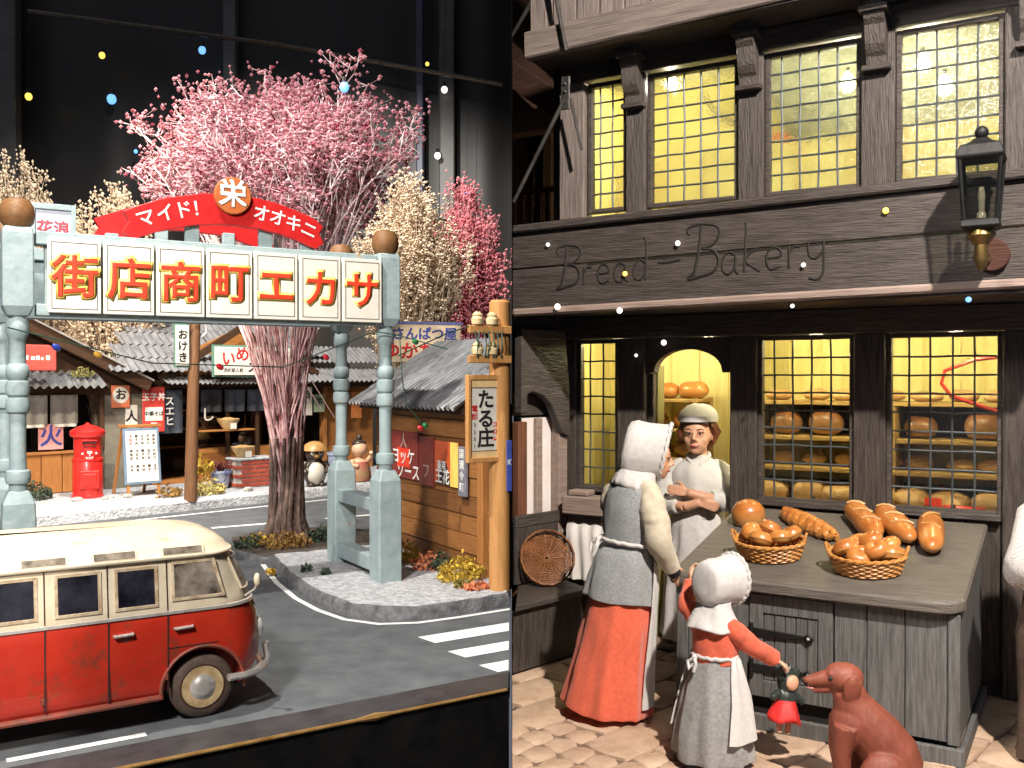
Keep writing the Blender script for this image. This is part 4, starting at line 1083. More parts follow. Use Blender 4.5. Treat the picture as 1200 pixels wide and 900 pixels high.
part(hd, 'lintel', MB().bb(1.5, 1.7, -1.21, -.75, 2.35, 2.9), DWOOD, bevel=.01)
for z in (.45, 1.05):
    part(hd, 'shelf', MB().bb(1.55, 1.84, -1.2, -.78, z, z + .05), OWOOD, bevel=.006)
for i in range(4):
    a0 = 1.12 + .50 * i; z0 = 2.80 + .29 * i
    b0 = max(-.42 + (i * .02), (a0 + .66 - 2.45) / .627)
    b1 = 4.2
    w = b1 - b0
    sm = part(hd, 'roof_sheet', corr(w, .72, .17, .04), TIN, smooth=True, loc=(a0, b1, z0 + .02 * i), rot=(R_(31), 0, -math.pi / 2), angle=80)
part(hd, 'rafter', MB().bb(1.34, 1.46, -.5, 4.1, 2.70, 2.84), DWOOD, bevel=.01)
def on_wall(x): return (math.pi / 2, 0, -math.pi / 2)
WR = (math.pi / 2, 0, -math.pi / 2)
sgn = part(hd, 'enamel_sign', MB().bb(1.455, 1.485, 1.60, 2.85, 1.40, 2.30), mat('enamel_maroon', (.16, .018, .014), (.24, .035, .025), sc=4, rough=.35, wear=((.10, .03, .02), .6, 5, .1)), bevel=.006)
text(sgn, '人', .30, mat('faded_letter', (.42, .30, .26), rough=.6), (1.452, 2.22, 2.10), rot=WR, ext=.002, off=.004)
part(sgn, 'red_patch', MB().bb(1.449, 1.454, 1.95, 2.50, 1.62, 1.98), SRED)
text(sgn, 'ヨッケ', .33, PWHITE, (1.446, 2.22, 1.80), rot=WR, ext=.002, off=.006)
text(sgn, 'ソース', .33, PWHITE, (1.452, 2.02, 1.52), rot=WR, ext=.002, off=.006)
sg2 = part(hd, 'enamel_sign', MB().bb(1.455, 1.485, .98, 1.56, 1.35, 2.25), mat('enamel_maroon', (.16, .018, .014)), bevel=.006)
text(sg2, 'フ', .3, mat('faded_letter', (.42, .30, .26)), (1.452, 1.27, 1.6), rot=WR, ext=.002, off=.004)
pst = part(hd, 'poster', MB().bb(1.46, 1.48, .06, .94, 1.42, 2.20), mat('poster_vermilion', (.60, .08, .02), (.70, .14, .05), sc=3, rough=.5))
part(pst, 'yellow_panel', MB().bb(1.453, 1.459, .06, .34, 1.42, 2.20), SYEL)
hill = [(.34 + .56 * t, 1.44 + .42 * math.sin(math.pi * min(1, t * 1.15)) ** .8) for t in [i / 12 for i in range(13)]]
mbh = MB(); pr = [(1.450, b, z) for b, z in hill] + [(1.450, .90, 1.43), (1.450, .34, 1.43)]
mbh.loft([pr, [(1.4585, b, z) for _, b, z in pr]])
part(pst, 'black_shape', mbh, INK)
text(pst, '蓬莱', .17, PWHITE, (1.446, .66, 1.76), rot=WR, ext=.002, off=.004)
text(pst, '王花', .27, PWHITE, (1.446, .62, 1.55), rot=WR, ext=.002, off=.008)
np_ = part(hd, 'name_plate', MB().bb(1.40, 1.46, -.30, -.04, 1.30, 2.15), mat('plate_grey', (.16, .16, .20), (.24, .24, .28), rough=.5), bevel=.01)
for i, ch in enumerate('国瀬令町'):
    text(np_, ch, .17, PWHITE, (1.396, -.17, 2.02 - .19 * i), rot=WR, ext=.002, off=.004)
# barber's signboard above the roof
bs = thing('barber_sign', 'cream barber signboard with blue top edge above the tin roof', 'sign', LF, (3.15, 4.9, 0), rot=-.25)
brd = part(bs, 'board', MB().bb(-.95, .95, -.04, .04, 3.86, 4.72), mat('board_cream', (.66, .50, .32), (.76, .62, .44), sc=2, rough=.6), bevel=.01)
part(brd, 'edge', MB().bb(-.98, .98, -.06, .06, 4.72, 4.77), mat('edge_blue', (.12, .14, .36), rough=.5))
text(brd, 'さんぱつ屋', .30, INKB, (.10, -.045, 4.49), ext=.003, off=.008)
text(brd, 'ゆかた', .40, INKR, (-.25, -.045, 4.10), ext=.003, off=.010)
for x in (-.8, .8):
    part(bs, 'leg', MB().bb(x - .05, x + .05, .045, .14, .1, 4.6), DWOODZ)
# wooden pole with cross arms
PW = wood('pole_wood', (0.42, 0.19, 0.055), (0.66, 0.35, 0.13), 'z', 2.0, .5, .35)
pr_ = thing('street_pole', 'thick golden wooden pole with cross arms at the street corner', 'pole', LF, (1.33, -1.53, 0))
part(pr_, 'pole', MB().tube([(0, 0, .1), (0, 0, 2.5), (0, 0, 4.72), (0, 0, 4.76)], [.17, .168, .165, .13], 20), PW, smooth=True)
for z in (3.82, 4.28):
    am = part(pr_, 'cross_arm', MB().bb(-.68, .10, -.24, -.165, z - .06, z + .06), PW, bevel=.01)
    for x in (-.52, -.26):
        part(am, 'insulator', MB().lathe([(.05, .06), (.09, .08), (.10, .16), (.07, .20), (.085, .22), (.04, .27)], 12, (x, -.2, z)), PWHITE if False else mat('porcelain', (.62, .46, .22), (.74, .60, .36), rough=.3), smooth=True)
wl = MB(); q = random.Random(2)
for i in range(7):
    x = -.6 + i * .08
    wl.tube([(x, -.26, 4.25), (x + q.uniform(-.05, .05), -.29, 4.05), (x + q.uniform(-.05, .05), -.26, 3.85)], .012, 5)
wl.tube([(-.6, -.2, 4.34), (-1.1, -.3, 4.20), (-2.0, -.5, 3.85)], .010, 5)
part(pr_, 'wires', wl, mat('wire_green', (.015, .05, .03), rough=.5))
bp_ = part(pr_, 'blue_plate', MB().bb(.02, .15, -.19, -.172, 1.75, 2.55), mat('plate_blue', (.05, .08, .34), rough=.4), bevel=.004)
text(bp_, '町', .11, PWHITE, (.085, -.192, 2.2), ext=.002)
# hanging shop sign
hs = thing('hanging_sign', 'white vertical shop sign in a wooden frame on the street pole', 'sign', LF, (.98, -1.62, 0))
fr2 = MB().bb(-.30, -.24, -.05, .05, 2.22, 3.58).bb(.24, .30, -.05, .05, 2.22, 3.58).bb(-.24, .24, -.05, .05, 2.22, 2.30).bb(-.24, .24, -.05, .05, 3.50, 3.58)
part(hs, 'frame', fr2, PW, bevel=.008)
bo = part(hs, 'board', MB().bb(-.24, .24, -.02, .02, 2.30, 3.50), PAPER)
part(bo, 'band', MB().bb(-.24, .24, -.026, -.021, 3.38, 3.50), mat('band_ochre', (.72, .50, .24), rough=.6))
part(bo, 'band', MB().bb(-.24, .24, -.026, -.021, 2.30, 2.40), mat('band_ochre', (.72, .50, .24), rough=.6))
part(bo, 'line', MB().bb(-.24, .24, -.029, -.0265, 3.375, 3.385).bb(-.24, .24, -.029, -.0265, 2.395, 2.405), DARKL)
for ch, z in (('た', 3.18), ('る', 2.88), ('庄', 2.58)):
    text(bo, ch, .31, INK, (.03, -.025, z), ext=.002, off=.009)
for i, ch in enumerate('電話'):
    text(bo, ch, .11, INKR, (-.17, -.025, 3.05 - .12 * i), ext=.002, off=.002)
for i, ch in enumerate('3251'):
    text(bo, ch, .08, INK, (-.17, -.025, 2.80 - .11 * i), ext=.002)
for i, ch in enumerate('ココ↓'):
    text(bo, ch, .09, INKR, (.19, -.025, 2.80 - .11 * i), ext=.002, off=.003)
# string of coloured bulbs along the arch
wr = MB()
pts = [(-5.5, -.35, 4.2), (-3.6, .1, 3.75), (-1.6, .2, 3.70), (-.2, -.2, 4.28), (.2, -.25, 4.22), (.9, -.6, 4.0)]
wr.tube(pts, .010, 5)
wr.tube([(.2, -.25, 4.22), (.22, -.3, 3.5), (.30, -.3, 3.1), (.62, -.3, 2.72)], .010, 5)
g = thing('bulb_string', 'thin green wire with tiny coloured bulbs hanging along the arch', 'string lights', LF)
part(g, 'wire', wr, mat('wire_green', (.015, .05, .03)))
for p, c in (((-4.35, -.05, 3.86), 'y'), ((-.95, .05, 3.86), 'r'), ((.42, -.38, 4.12), 'g'), ((.55, -.3, 2.70), 'r'), ((.64, -.3, 2.74), 'g'), ((-2.6, .15, 3.70), 'r'), ((-4.9, -.22, 3.95), 'b')):
    part(g, 'bulb', MB().ell(p, (.07, .045, .045), 8, 6, (0, .5, .4)), mat('bulb_' + c, dict(r=(.55, .02, .03), g=(.02, .18, .06), y=(.65, .35, .05), b=(.03, .05, .3))[c], rough=.2), smooth=True)
# ================================================================ BAKERY MODEL
LEFT_OBJECTS = set(bpy.data.objects)
OAK = wood('oak_grey', (0.024, 0.020, 0.019), (0.114, 0.095, 0.086), 'x', 5.5, .45, .9, wear=((.20, .10, .06), .66, 3, .10))
OAKZ = wood('oak_grey_upright', (0.024, 0.020, 0.018), (0.112, 0.093, 0.083), 'z', 5.5, .45, .9, wear=((.17, .09, .06), .66, 3, .10))
OAKY = wood('oak_grey_deep', (0.055, 0.046, 0.041), (0.160, 0.138, 0.122), 'y', 3.2, .62, .6)
OAKL = wood('oak_light_upright', (0.085, 0.068, 0.062), (0.25, 0.205, 0.185), 'z', 3.0, .7, .7)
OAKP = wood('oak_pinkish', (0.20, 0.14, 0.115), (0.36, 0.28, 0.24), 'x', 3.0, .7, .6)
LEAD = mat('window_lead', (.045, .055, .06), (.10, .115, .125), sc=9, rough=.45, bump=.1, metal=.3)
PANEG = glass('old_glass', (.93, .93, .86), .07, .05, .25, 22)
PANEW = glass('wavy_glass', (.95, .96, .88), .10, .06, 1.0, 26, refract=1.2)
INWALL = mat('inner_wall_yellow', (0.66, 0.56, 0.20), (0.84, 0.75, 0.34), sc=2.2, rough=.6, bump=.5, bsc=5, stretch=(7, 7, 1), bdist=.02)
INWOOD = wood('inner_wood', (0.36, 0.22, 0.07), (0.55, 0.37, 0.14), 'x', 3, .6, .3)
CARVE = mat('carved_dark', (.010, .008, .007), (.022, .018, .015), rough=.8, bump=0)

bk = thing('bakery_house', 'grey timbered bakery with jettied upper floor and leaded windows', 'house', RF, (0, 0, 0))
# lower floor
for a0, a1 in ((-.80, -.64), (-.31, -.10), (.51, .69), (1.30, 1.49), (2.13, 2.42)):
    part(bk, 'post', MB().bb(a0, a1, -.07, .07, 0, 2.14), OAKZ, bevel=.008)
part(bk, 'lintel', MB().bb(-.86, 2.46, -.085, .085, 2.143, 2.30), OAK, bevel=.008)
part(bk, 'soffit', MB().bb(-.95, 2.46, -.74, .10, 2.303, 2.345), OAK)
for a0, a1, z1 in ((-.637, -.313, 1.04), (.693, 1.297, 1.03), (1.493, 2.127, 1.03)):
    n = max(2, int((a1 - a0) / .17)); w = (a1 - a0) / n
    for i in range(n):
        part(bk, 'plank', MB().bb(a0 + i * w + .002, a0 + (i + 1) * w - .002, -.03 - .004 * (i % 2), .03, 0, z1), OAKZ, bevel=.004)
    part(bk, 'sill', MB().bb(a0, a1, -.10, .05, z1 + .003, z1 + .043), OAK, bevel=.006)
door = part(bk, 'door_head', MB().prism([(-.098, 2.14), (-.098, 1.90), (-.04, 1.90)] + [(.205 + .24 * math.cos(R_(t)), 1.915 + .145 * math.sin(R_(t))) for t in range(172, 7, -12)] + [(.45, 1.90), (.508, 1.90), (.508, 2.14)], -.045, .045), OAK, bevel=.004)
part(bk, 'door_jamb', MB().bb(-.097, -.055, -.02, .04, 0, 1.897), OAKZ, bevel=.004)
part(bk, 'door_leaf', MB().bb(-.095, -.06, .075, .20, 0.02, 1.95), wood('door_green_wood', (.16, .15, .06), (.28, .25, .10), 'z', 3, .6), bevel=.004)
part(bk, 'threshold', MB().bb(-.05, .505, -.12, .10, 0.0, .035), OAKP, bevel=.006)

def window(x0, x1, z0, z1, y, nc, nr, g, first=.6, fw=.03):
    f = MB().bb(x0 - fw, x0, y - .03, y + .03, z0 - fw, z1 + fw).bb(x1, x1 + fw, y - .03, y + .03, z0 - fw, z1 + fw).bb(x0, x1, y - .03, y + .03, z0 - fw, z0).bb(x0, x1, y - .03, y + .03, z1, z1 + fw)
    w = part(bk, 'window', f, OAK, bevel=.004)
    xs = [x0]; step = (x1 - x0) / (nc - 1 + first)
    for i in range(nc):
        xs.append(x0 + step * (first + i) if i < nc - 1 else x1)
    zs = [z0 + (z1 - z0) * i / nr for i in range(nr + 1)]
    q = random.Random(int(x0 * 1000) + nr)
    ld = MB()
    for x in xs[1:-1]:
        ld.tube([(x + q.uniform(-.003, .003), y, z0 + (z1 - z0) * k / 6) for k in range(7)], .0065, 6)
    for z in zs[1:-1]:
        ld.tube([(x0 + (x1 - x0) * k / 5, y, z + q.uniform(-.003, .003)) for k in range(6)], .0065, 6)
    part(w, 'leading', ld, LEAD, smooth=True)
    for i in range(nc):
        wd, ht = xs[i + 1] - xs[i], zs[1] - zs[0]
        key = ('pane%.3f%.3f' % (wd, ht)) + g.name
        me = bpy.data.meshes.get(key)
        if me is None:
            me = MB().bb(-wd / 2, wd / 2, -.0015, .0015, -ht / 2, ht / 2).mesh(key, g)
        for j in range(nr):
            o = link('pane', me, w, ((xs[i] + xs[i + 1]) / 2, y, (zs[j] + zs[j + 1]) / 2), (q.uniform(-.02, .02), 0, q.uniform(-.02, .02)))
    return w
window(-.61, -.34, 1.09, 2.11, -.01, 3, 8, PANEG, .6)
window(.72, 1.27, 1.085, 2.11, -.01, 5, 9, PANEG, .6)
window(1.52, 2.10, 1.085, 2.11, -.01, 5, 9, PANEG, .8)

# sign beam on the jetty
sb_rot = (0, R_(-.95), 0)
bm = part(bk, 'sign_board', MB().box((.75, -.725, 2.735), (3.42, .07, .235), sb_rot), OAK, bevel=.006)
part(bk, 'sign_board', MB().box((.75, -.722, 2.475), (3.42, .07, .27), sb_rot), OAK, bevel=.006)
part(bk, 'sign_bead', MB().box((.75, -.745, 2.325), (3.42, .06, .05), sb_rot), OAKP, bevel=.012)
part(bk, 'window_ledge', MB().box((.75, -.70, 2.878), (3.42, .20, .05), sb_rot), OAK, bevel=.010)
part(bk, 'crack', MB().box((.9, -.7585, 2.611), (2.2, .004, .008), sb_rot), CARVE)
G_ = {'B': (.62, [[(.27, 1), (.22, .5), (.12, .02)], [(.04, .82), (.0, .93), (.1, 1.0), (.3, 1.02), (.55, .97), (.62, .82), (.5, .62), (.28, .55)], [(.28, .55), (.5, .5), (.6, .3), (.5, .1), (.3, .03), (.02, -.03), (.10, .06)]]),
      'r': (.30, [[(0, .5), (0, 0)], [(0, .32), (.1, .47), (.22, .46)]]),
      'e': (.38, [[(.03, .27), (.3, .30), (.28, .45), (.15, .51), (.03, .4), (0, .2), (.1, .02), (.3, .08)]]),
      'a': (.42, [[(.3, .42), (.15, .5), (.02, .35), (.02, .1), (.15, 0), (.28, .15), (.3, .45), (.3, .1), (.37, 0)]]),
      'd': (.44, [[(.3, .4), (.15, .48), (.02, .3), (.03, .08), (.16, 0), (.3, .15)], [(.24, .98), (.31, .88), (.3, 0)]]),
      'k': (.42, [[(0, 1), (.03, .95), (0, 0)], [(.28, .5), (.02, .25), (.32, 0)]]),
      'y': (.40, [[(0, .5), (.04, .22), (.17, .16), (.3, .3)], [(.31, .5), (.31, -.1), (.2, -.28), (.02, -.24)]]),
      '-': (.5, [[(0, .33), (.2, .31), (.5, .36)]])}
def smooth_path(p, n=4):
    out = []
    for i in range(len(p) - 1):
        p0, p1, p2, p3 = Vector(p[max(i - 1, 0)]), Vector(p[i]), Vector(p[i + 1]), Vector(p[min(i + 2, len(p) - 1)])
        for k in range(n):
            t = k / n
            out.append(.5 * ((2 * p1) + (p2 - p0) * t + (2 * p0 - 5 * p1 + 4 * p2 - p3) * t * t + (3 * p1 - p0 - 3 * p2 + p3) * t ** 3))
    out.append(Vector(p[-1]))
    return out
for ch, a0, z0, h in (('B', -.42, 2.452, .265), ('r', -.225, 2.455, .24), ('e', -.125, 2.458, .24), ('a', -.01, 2.46, .24), ('d', .12, 2.465, .26), ('-', .285, 2.475, .27),
                      ('B', .475, 2.455, .31), ('a', .69, 2.46, .26), ('k', .825, 2.465, .28), ('e', .955, 2.465, .26), ('r', 1.085, 2.468, .26), ('y', 1.19, 2.472, .27)):
    L_ = MB()
    for st_ in G_[ch][1]:
        L_.tube([(a0 + p.x * h * 1.05, -.757, z0 + p.y * h + .0166 * (a0 + .4)) for p in smooth_path(st_)],   .0098 if ch == 'B' else .0074, 6)
    part(bm, 'carved_letter', L_, CARVE, smooth=True)

# upper floor
UY = -.60
for a0, a1 in ((-.46, -.275), (.02, .155), (.75, .905), (1.455, 1.635), (2.175, 2.45)):
    part(bk, 'upper_post', MB().bb(a0, a1, UY - .06, UY + .07, 2.905, 3.80), OAKL if a0 < -.3 else OAKZ, bevel=.008)
part(bk, 'upper_lintel', MB().bb(-.46, 2.45, UY - .05, UY + .08, 3.803, 3.93), OAK, bevel=.008)
for x0, x1, nc, fi in ((-.235, -.01, 3, .6), (.185, .72, 5, .9), (.935, 1.425, 5, .6), (1.665, 2.145, 5, .75)):
    window(x0, x1, 2.965, 3.755, UY, nc, 8, PANEW, fi, .028)
for x in (.0875, .8275, 1.545, 2.30):
    pr2 = [(-.66, 3.93), (-.66, 3.58), (-.685, 3.57), (-.70, 3.60), (-.705, 3.64), (-.725, 3.66), (-.745, 3.70), (-.755, 3.76), (-.76, 3.80), (-.785, 3.83), (-.80, 3.87), (-.815, 3.93)]
    w = .055
    m_ = MB().loft([[(x - w, y, z) for y, z in pr2], [(x + w, y, z) for y, z in pr2]])
    c_ = part(bk, 'corbel', m_, OAKZ, bevel=.004)
    part(c_, 'cap', MB().bb(x - .075, x + .075, -.82, -.655, 3.86, 3.89), OAK, bevel=.004)
    part(c_, 'foot', MB().bb(x - .075, x + .075, -.72, -.655, 3.565, 3.595), OAK, bevel=.004)
part(bk, 'jetty_soffit', MB().box((.95, -.74, 3.955), (3.0, .42, .04), (0, R_(-.8), 0)), OAK)
part(bk, 'jetty_beam', MB().box((.96, -.93, 4.03), (3.02, .09, .17), (0, R_(-1.6), 0)), OAKL if False else wood('oak_jetty', (.085, .066, .058), (.23, .19, .17), 'x', 3, .7, .6), bevel=.01)
for i in range(18):
    w = .165
    part(bk, 'siding_plank', MB().bb(-.53 + i * w, -.53 + (i + 1) * w - .006, -.92 + .006 * (i % 3), -.86, 4.085 + .003 * i, 4.9), OAKL, bevel=.005)
# shells of the two rooms
part(bk, 'inner_wall', MB().bb(-.9, 2.5, 1.0, 1.05, 0, 2.3), INWALL)
for i in range(14):
    part(bk, 'inner_batten', MB().bb(-.8 + i * .235, -.79 + i * .235, .985, .999, 0, 2.29), INWALL)
part(bk, 'inner_wall', MB().bb(-.92, -.87, .09, 1.05, 0, 2.3), INWALL)
part(bk, 'inner_wall', MB().bb(2.43, 2.48, .09, 1.05, 0, 2.3), INWALL)
part(bk, 'inner_floor', MB().bb(-.9, 2.5, .08, 1.05, -.03, .008), OAKP)
part(bk, 'inner_wall', MB().box((.40, .84, 1.1), (.015, .30, 2.2), (0, 0, 0)), INWALL)
part(bk, 'inner_trim', MB().bb(.36, .385, .66, .69, 0, 2.29), INWOOD, bevel=.003)
part(bk, 'upper_inner_wall', MB().bb(-.5, 2.5, .22, .27, 2.4, 3.97), INWALL)
part(bk, 'upper_inner_wall', MB().bb(-.50, -.46, -.55, .22, 2.4, 3.97), INWALL)
part(bk, 'upper_inner_wall', MB().bb(2.46, 2.50, -.55, .22, 2.4, 3.97), INWALL)
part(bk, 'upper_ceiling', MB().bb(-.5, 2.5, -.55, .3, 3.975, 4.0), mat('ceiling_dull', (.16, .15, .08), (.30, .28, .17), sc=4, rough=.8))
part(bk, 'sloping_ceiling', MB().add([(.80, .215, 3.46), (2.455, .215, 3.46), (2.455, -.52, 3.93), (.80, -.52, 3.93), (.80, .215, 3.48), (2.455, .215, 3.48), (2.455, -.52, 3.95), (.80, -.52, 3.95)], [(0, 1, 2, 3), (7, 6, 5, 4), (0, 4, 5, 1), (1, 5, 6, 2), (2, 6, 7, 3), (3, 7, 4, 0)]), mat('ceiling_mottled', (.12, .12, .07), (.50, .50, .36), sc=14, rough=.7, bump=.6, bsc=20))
for i in range(9):
    part(bk, 'upper_batten', MB().bb(-.44 + i * .33, -.43 + i * .33, .205, .219, 2.4, 3.44), INWOOD)
part(bk, 'upper_floor', MB().bb(-.5, 2.5, -.68, .3, 2.36, 2.40), OAK)
part(bk, 'side_wall', MB().bb(-.99, -.925, .075, 1.05, 0, 2.3), OAKZ)
part(bk, 'side_wall', MB().bb(-.56, -.505, -.55, .3, 2.36, 3.97), OAKZ)
part(bk, 'roof_slab', MB().bb(-.55, 2.5, -.85, 1.0, 4.10, 4.16), OAK)
# red cables running inside
CABR = mat('cable_red', (.45, .02, .015), (.55, .05, .03), rough=.4)
cb = thing('red_cable', 'thin red cable looping behind the right lower window', 'cable', RF, (1.75, .35, 1.55))
part(cb, 'cable', MB().tube([(.55, 0, .47), (.2, 0, .43), (.02, .02, .36), (0, .02, .28), (.06, .02, .2), (.22, .02, .14), (.4, .02, .08)], .012, 8), CABR, smooth=True)
cb = thing('red_cable', 'upright red cable inside the open doorway', 'cable', RF, (.335, .64, .02))
part(cb, 'cable', MB().tube([(0, 0, 0), (0, 0, 1.2), (-.01, 0, 2.26)], .014, 8), CABR, smooth=True)
cb = thing('red_cable', 'short red and black cable inside the upper second window', 'cable', RF, (.28, .02, 2.42))
part(cb, 'cable', MB().tube([(0, 0, 1.38), (.12, 0, 1.22), (.3, 0, 1.10)], .012, 8), CARVE, smooth=True)
part(cb, 'cable', MB().tube([(.3, 0, 1.10), (.42, 0, 1.05), (.6, 0, 1.0)], .013, 8), CABR, smooth=True)

# lamps inside the rooms: small bulbs that really light them
BULBW = emit('room_bulb', (1.0, .95, .80), 40)
def room_bulb(a, b, z, pw, label, col=(1.0, .87, .52)):
    t = thing('room_lamp', label, 'lamp', RF, (a, b, z), group='lamps inside the bakery')
    part(t, 'bulb', MB().ell((0, 0, 0), (.018, .018, .022), 12, 8), BULBW, smooth=True)
    part(t, 'socket', MB().cyl((0, 0, .018), (0, 0, .05), .011, n=10), CARVE)
    l = lamp('room_lamp_light', 'POINT', RF.w(a, b, z - .05), None, pw, col, .04)
    return t
room_bulb(.20, .40, 2.20, 19, 'small lamp above the open bakery door')
room_bulb(1.0, .24, 2.20, 31, 'small lamp above the middle lower window')
room_bulb(1.85, .24, 2.20, 30, 'small lamp above the right lower window')
room_bulb(1.0, .17, 1.035, 8, 'added hidden low lamp under the middle lower window')  # pair of lamps added out of sight to brighten the lower shelves
room_bulb(1.85, .17, 1.035, 8, 'added hidden low lamp under the right lower window')
room_bulb(-.5, .35, 2.20, 18, 'small lamp behind the narrow lower window')
room_bulb(.15, -.20, 3.88, 48, 'small lamp behind the first two upper windows', (1.0, .93, .70))
room_bulb(1.32, -.35, 3.66, 42, 'bright bulb at the top corner of the third upper window', (1.0, .95, .76))
room_bulb(1.74, -.38, 3.70, 26, 'bright bulb at the top left corner of the fourth upper window', (1.0, .92, .70))
room_bulb(1.85, -.36, 3.56, 26, 'second bright bulb lower in the fourth upper window', (1.0, .92, .70))

# ---------------------------------------------------------------- shelves with bread inside
BREAD = mat('bread_crust', (0.33, 0.088, 0.016), (0.64, 0.26, 0.06), sc=6, rough=.34, bump=.45, bsc=9, coat=.28, rvar=.12, wear=((.20, .05, .01), .60, 8, .14), zlow=(.55, .27, .08))
BREADD = mat('bread_crust_dark', (0.10, 0.035, 0.012), (0.32, 0.13, 0.04), sc=6, rough=.45, bump=.5, bsc=12, coat=.2, zlow=(.42, .24, .10))
BREADP = mat('bread_pale', (0.50, 0.27, 0.09), (0.74, 0.50, 0.24), sc=6, rough=.45, bump=.3, bsc=12, coat=.2)
sh1 = thing('bread_shelves', 'long bread shelves against the back wall behind the lower windows', 'shelf', RF, (0, 0, 0))
for z, d in ((1.70, .30), (1.45, .36), (1.235, .40), (.98, .44)):
    part(sh1, 'shelf', MB().bb(.45, 2.42, .985 - d, .983, z - .03, z), INWOOD, bevel=.004)
for a in (.46, 1.42, 2.40):
    part(sh1, 'upright', MB().bb(a - .012, a + .012, .62, .983, 0, 1.665), INWOOD)
part(sh1, 'back_board', MB().bb(.46, 2.42, .974, .982, 1.46, 1.66), OAKZ)
part(sh1, 'back_board', MB().bb(.46, 2.42, .974, .982, 1.0, 1.12), OAKZ)
sh2 = thing('bread_rack', 'narrow bread rack standing in the open doorway', 'shelf', RF, (0, 0, 0))
for z in (1.70, 1.47, 1.25, 1.0, .7, .35):
    part(sh2, 'shelf', MB().bb(-.50, .02, .62, .97, z - .025, z), INWOOD, bevel=.004)
for a in (-.50, .0):
    for b in (.61, .955):
        part(sh2, 'upright', MB().bb(a, a + .03, b, b + .025, 0, 1.71), INWOOD)
def loaf(l, w, h, seed, n=16, m=10, slash=0, bend=0):
    q = random.Random(seed); rings = []
    for i in range(m + 1):
        t = -math.cos(math.pi * (i + .12) / (m + .24))
        k = max(.02, (1 - abs(t) ** 3.2)) ** .5
        x = l / 2 * t
        hh = h * k * (1 + .06 * math.sin(seed + i * 1.3)); ww = w / 2 * k * (1 + .05 * math.sin(seed * 2 + i))
        if slash and i % slash == 0: hh *= 1.06
        rings.append([(x, bend * (1 - t * t) + ww * math.cos(6.2832 * j / n), h * .46 + hh * (.54 * math.sin(6.2832 * j / n) if math.sin(6.2832 * j / n) > 0 else .46 * math.sin(6.2832 * j / n))) for j in range(n)])
    return MB().loft(rings)
ords = ('first', 'second', 'third', 'fourth', 'fifth', 'sixth', 'seventh', 'eighth')
def shelf_loaves(n, a0, a1, b, z, l, w, h, m, where, seed):
    for i in range(n):
        q = random.Random(seed + i)
        a = a0 + (a1 - a0) * (i + .5) / n + q.uniform(-.04, .04)
        one('bread_loaf', loaf(l * q.uniform(.88, 1.1), w * q.uniform(.9, 1.1), h * q.uniform(.88, 1.12), seed + i), m, '%s loaf from the door on %s' % (ords[i], where), 'bread', RF, (a, b, z), rot=q.uniform(-.3, .3), group='loaves inside the bakery', smooth=True)
shelf_loaves(8, .50, 2.40, .83, 1.70, .20, .13, .075, BREADP, 'the top shelf behind the windows', 100)
shelf_loaves(6, .50, 2.40, .78, 1.45, .24, .20, .17, BREADD, 'the second shelf of big dark loaves', 120)
shelf_loaves(8, .50, 2.40, .78, 1.235, .19, .14, .095, BREADP, 'the third shelf behind the windows', 140)
shelf_loaves(8, .50, 2.40, .66, .98, .25, .20, .15, BREADP, 'the lowest shelf behind the windows', 160)
shelf_loaves(2, -.40, .04, .80, 1.70, .27, .18, .14, BREAD, 'top of the doorway rack', 180)
shelf_loaves(2, -.46, .0, .78, 1.47, .22, .17, .15, BREAD, 'the second level of the doorway rack', 190)
shelf_loaves(2, -.46, .0, .78, 1.25, .22, .17, .13, BREADD, 'the third level of the doorway rack', 195)
one('red_trinket', MB().bb(-.05, .05, -.01, .01, 0, .08).bb(.06, .3, -.01, .01, .02, .04), CABR, 'small red scale standing at the bottom of the right lower window', 'trinket', RF, (1.72, .25, 1.03))
part(bk, 'inner_sill', MB().bb(.70, 2.12, .06, .38, .98, 1.02), INWOOD)

# ---------------------------------------------------------------- floor
STONEM = mat('flagstone', (0.36, 0.235, 0.155), (0.58, 0.43, 0.31), sc=5, rough=.75, bump=.5, bsc=14, bdist=.02, wear=((.22, .14, .09), .64, 6, .1))
GROUT = mat('flag_joint', (0.13, 0.085, 0.06), (0.24, 0.165, 0.12), sc=9, rough=.9, bump=.5)
fl = struct('floor', MB().flat([(0.02, 3.4), (4.2, 3.4), (4.2, 9.6), (0.02, 9.6)], -.10, -.012), GROUT, Frame(0, 0, 1.69, 0), label='flagstone floor before the bakery')
q = random.Random(12)
import mathutils
FR2 = Frame(0, 0, 1.69, 46)
def stone_poly(c, w, h, n, jit):
    pts = []
    for k in range(n):
        a = 6.2832 * (k + .5) / n
        ca, sa = math.cos(a), math.sin(a)
        e = 7.0
        r = 1 / ((abs(ca) ** e + abs(sa) ** e) ** (1 / e))
        pts.append((c[0] + ca * r * w / 2 * (1 + q.uniform(-jit, jit)), c[1] + sa * r * h / 2 * (1 + q.uniform(-jit, jit))))
    return pts
cnt = 0
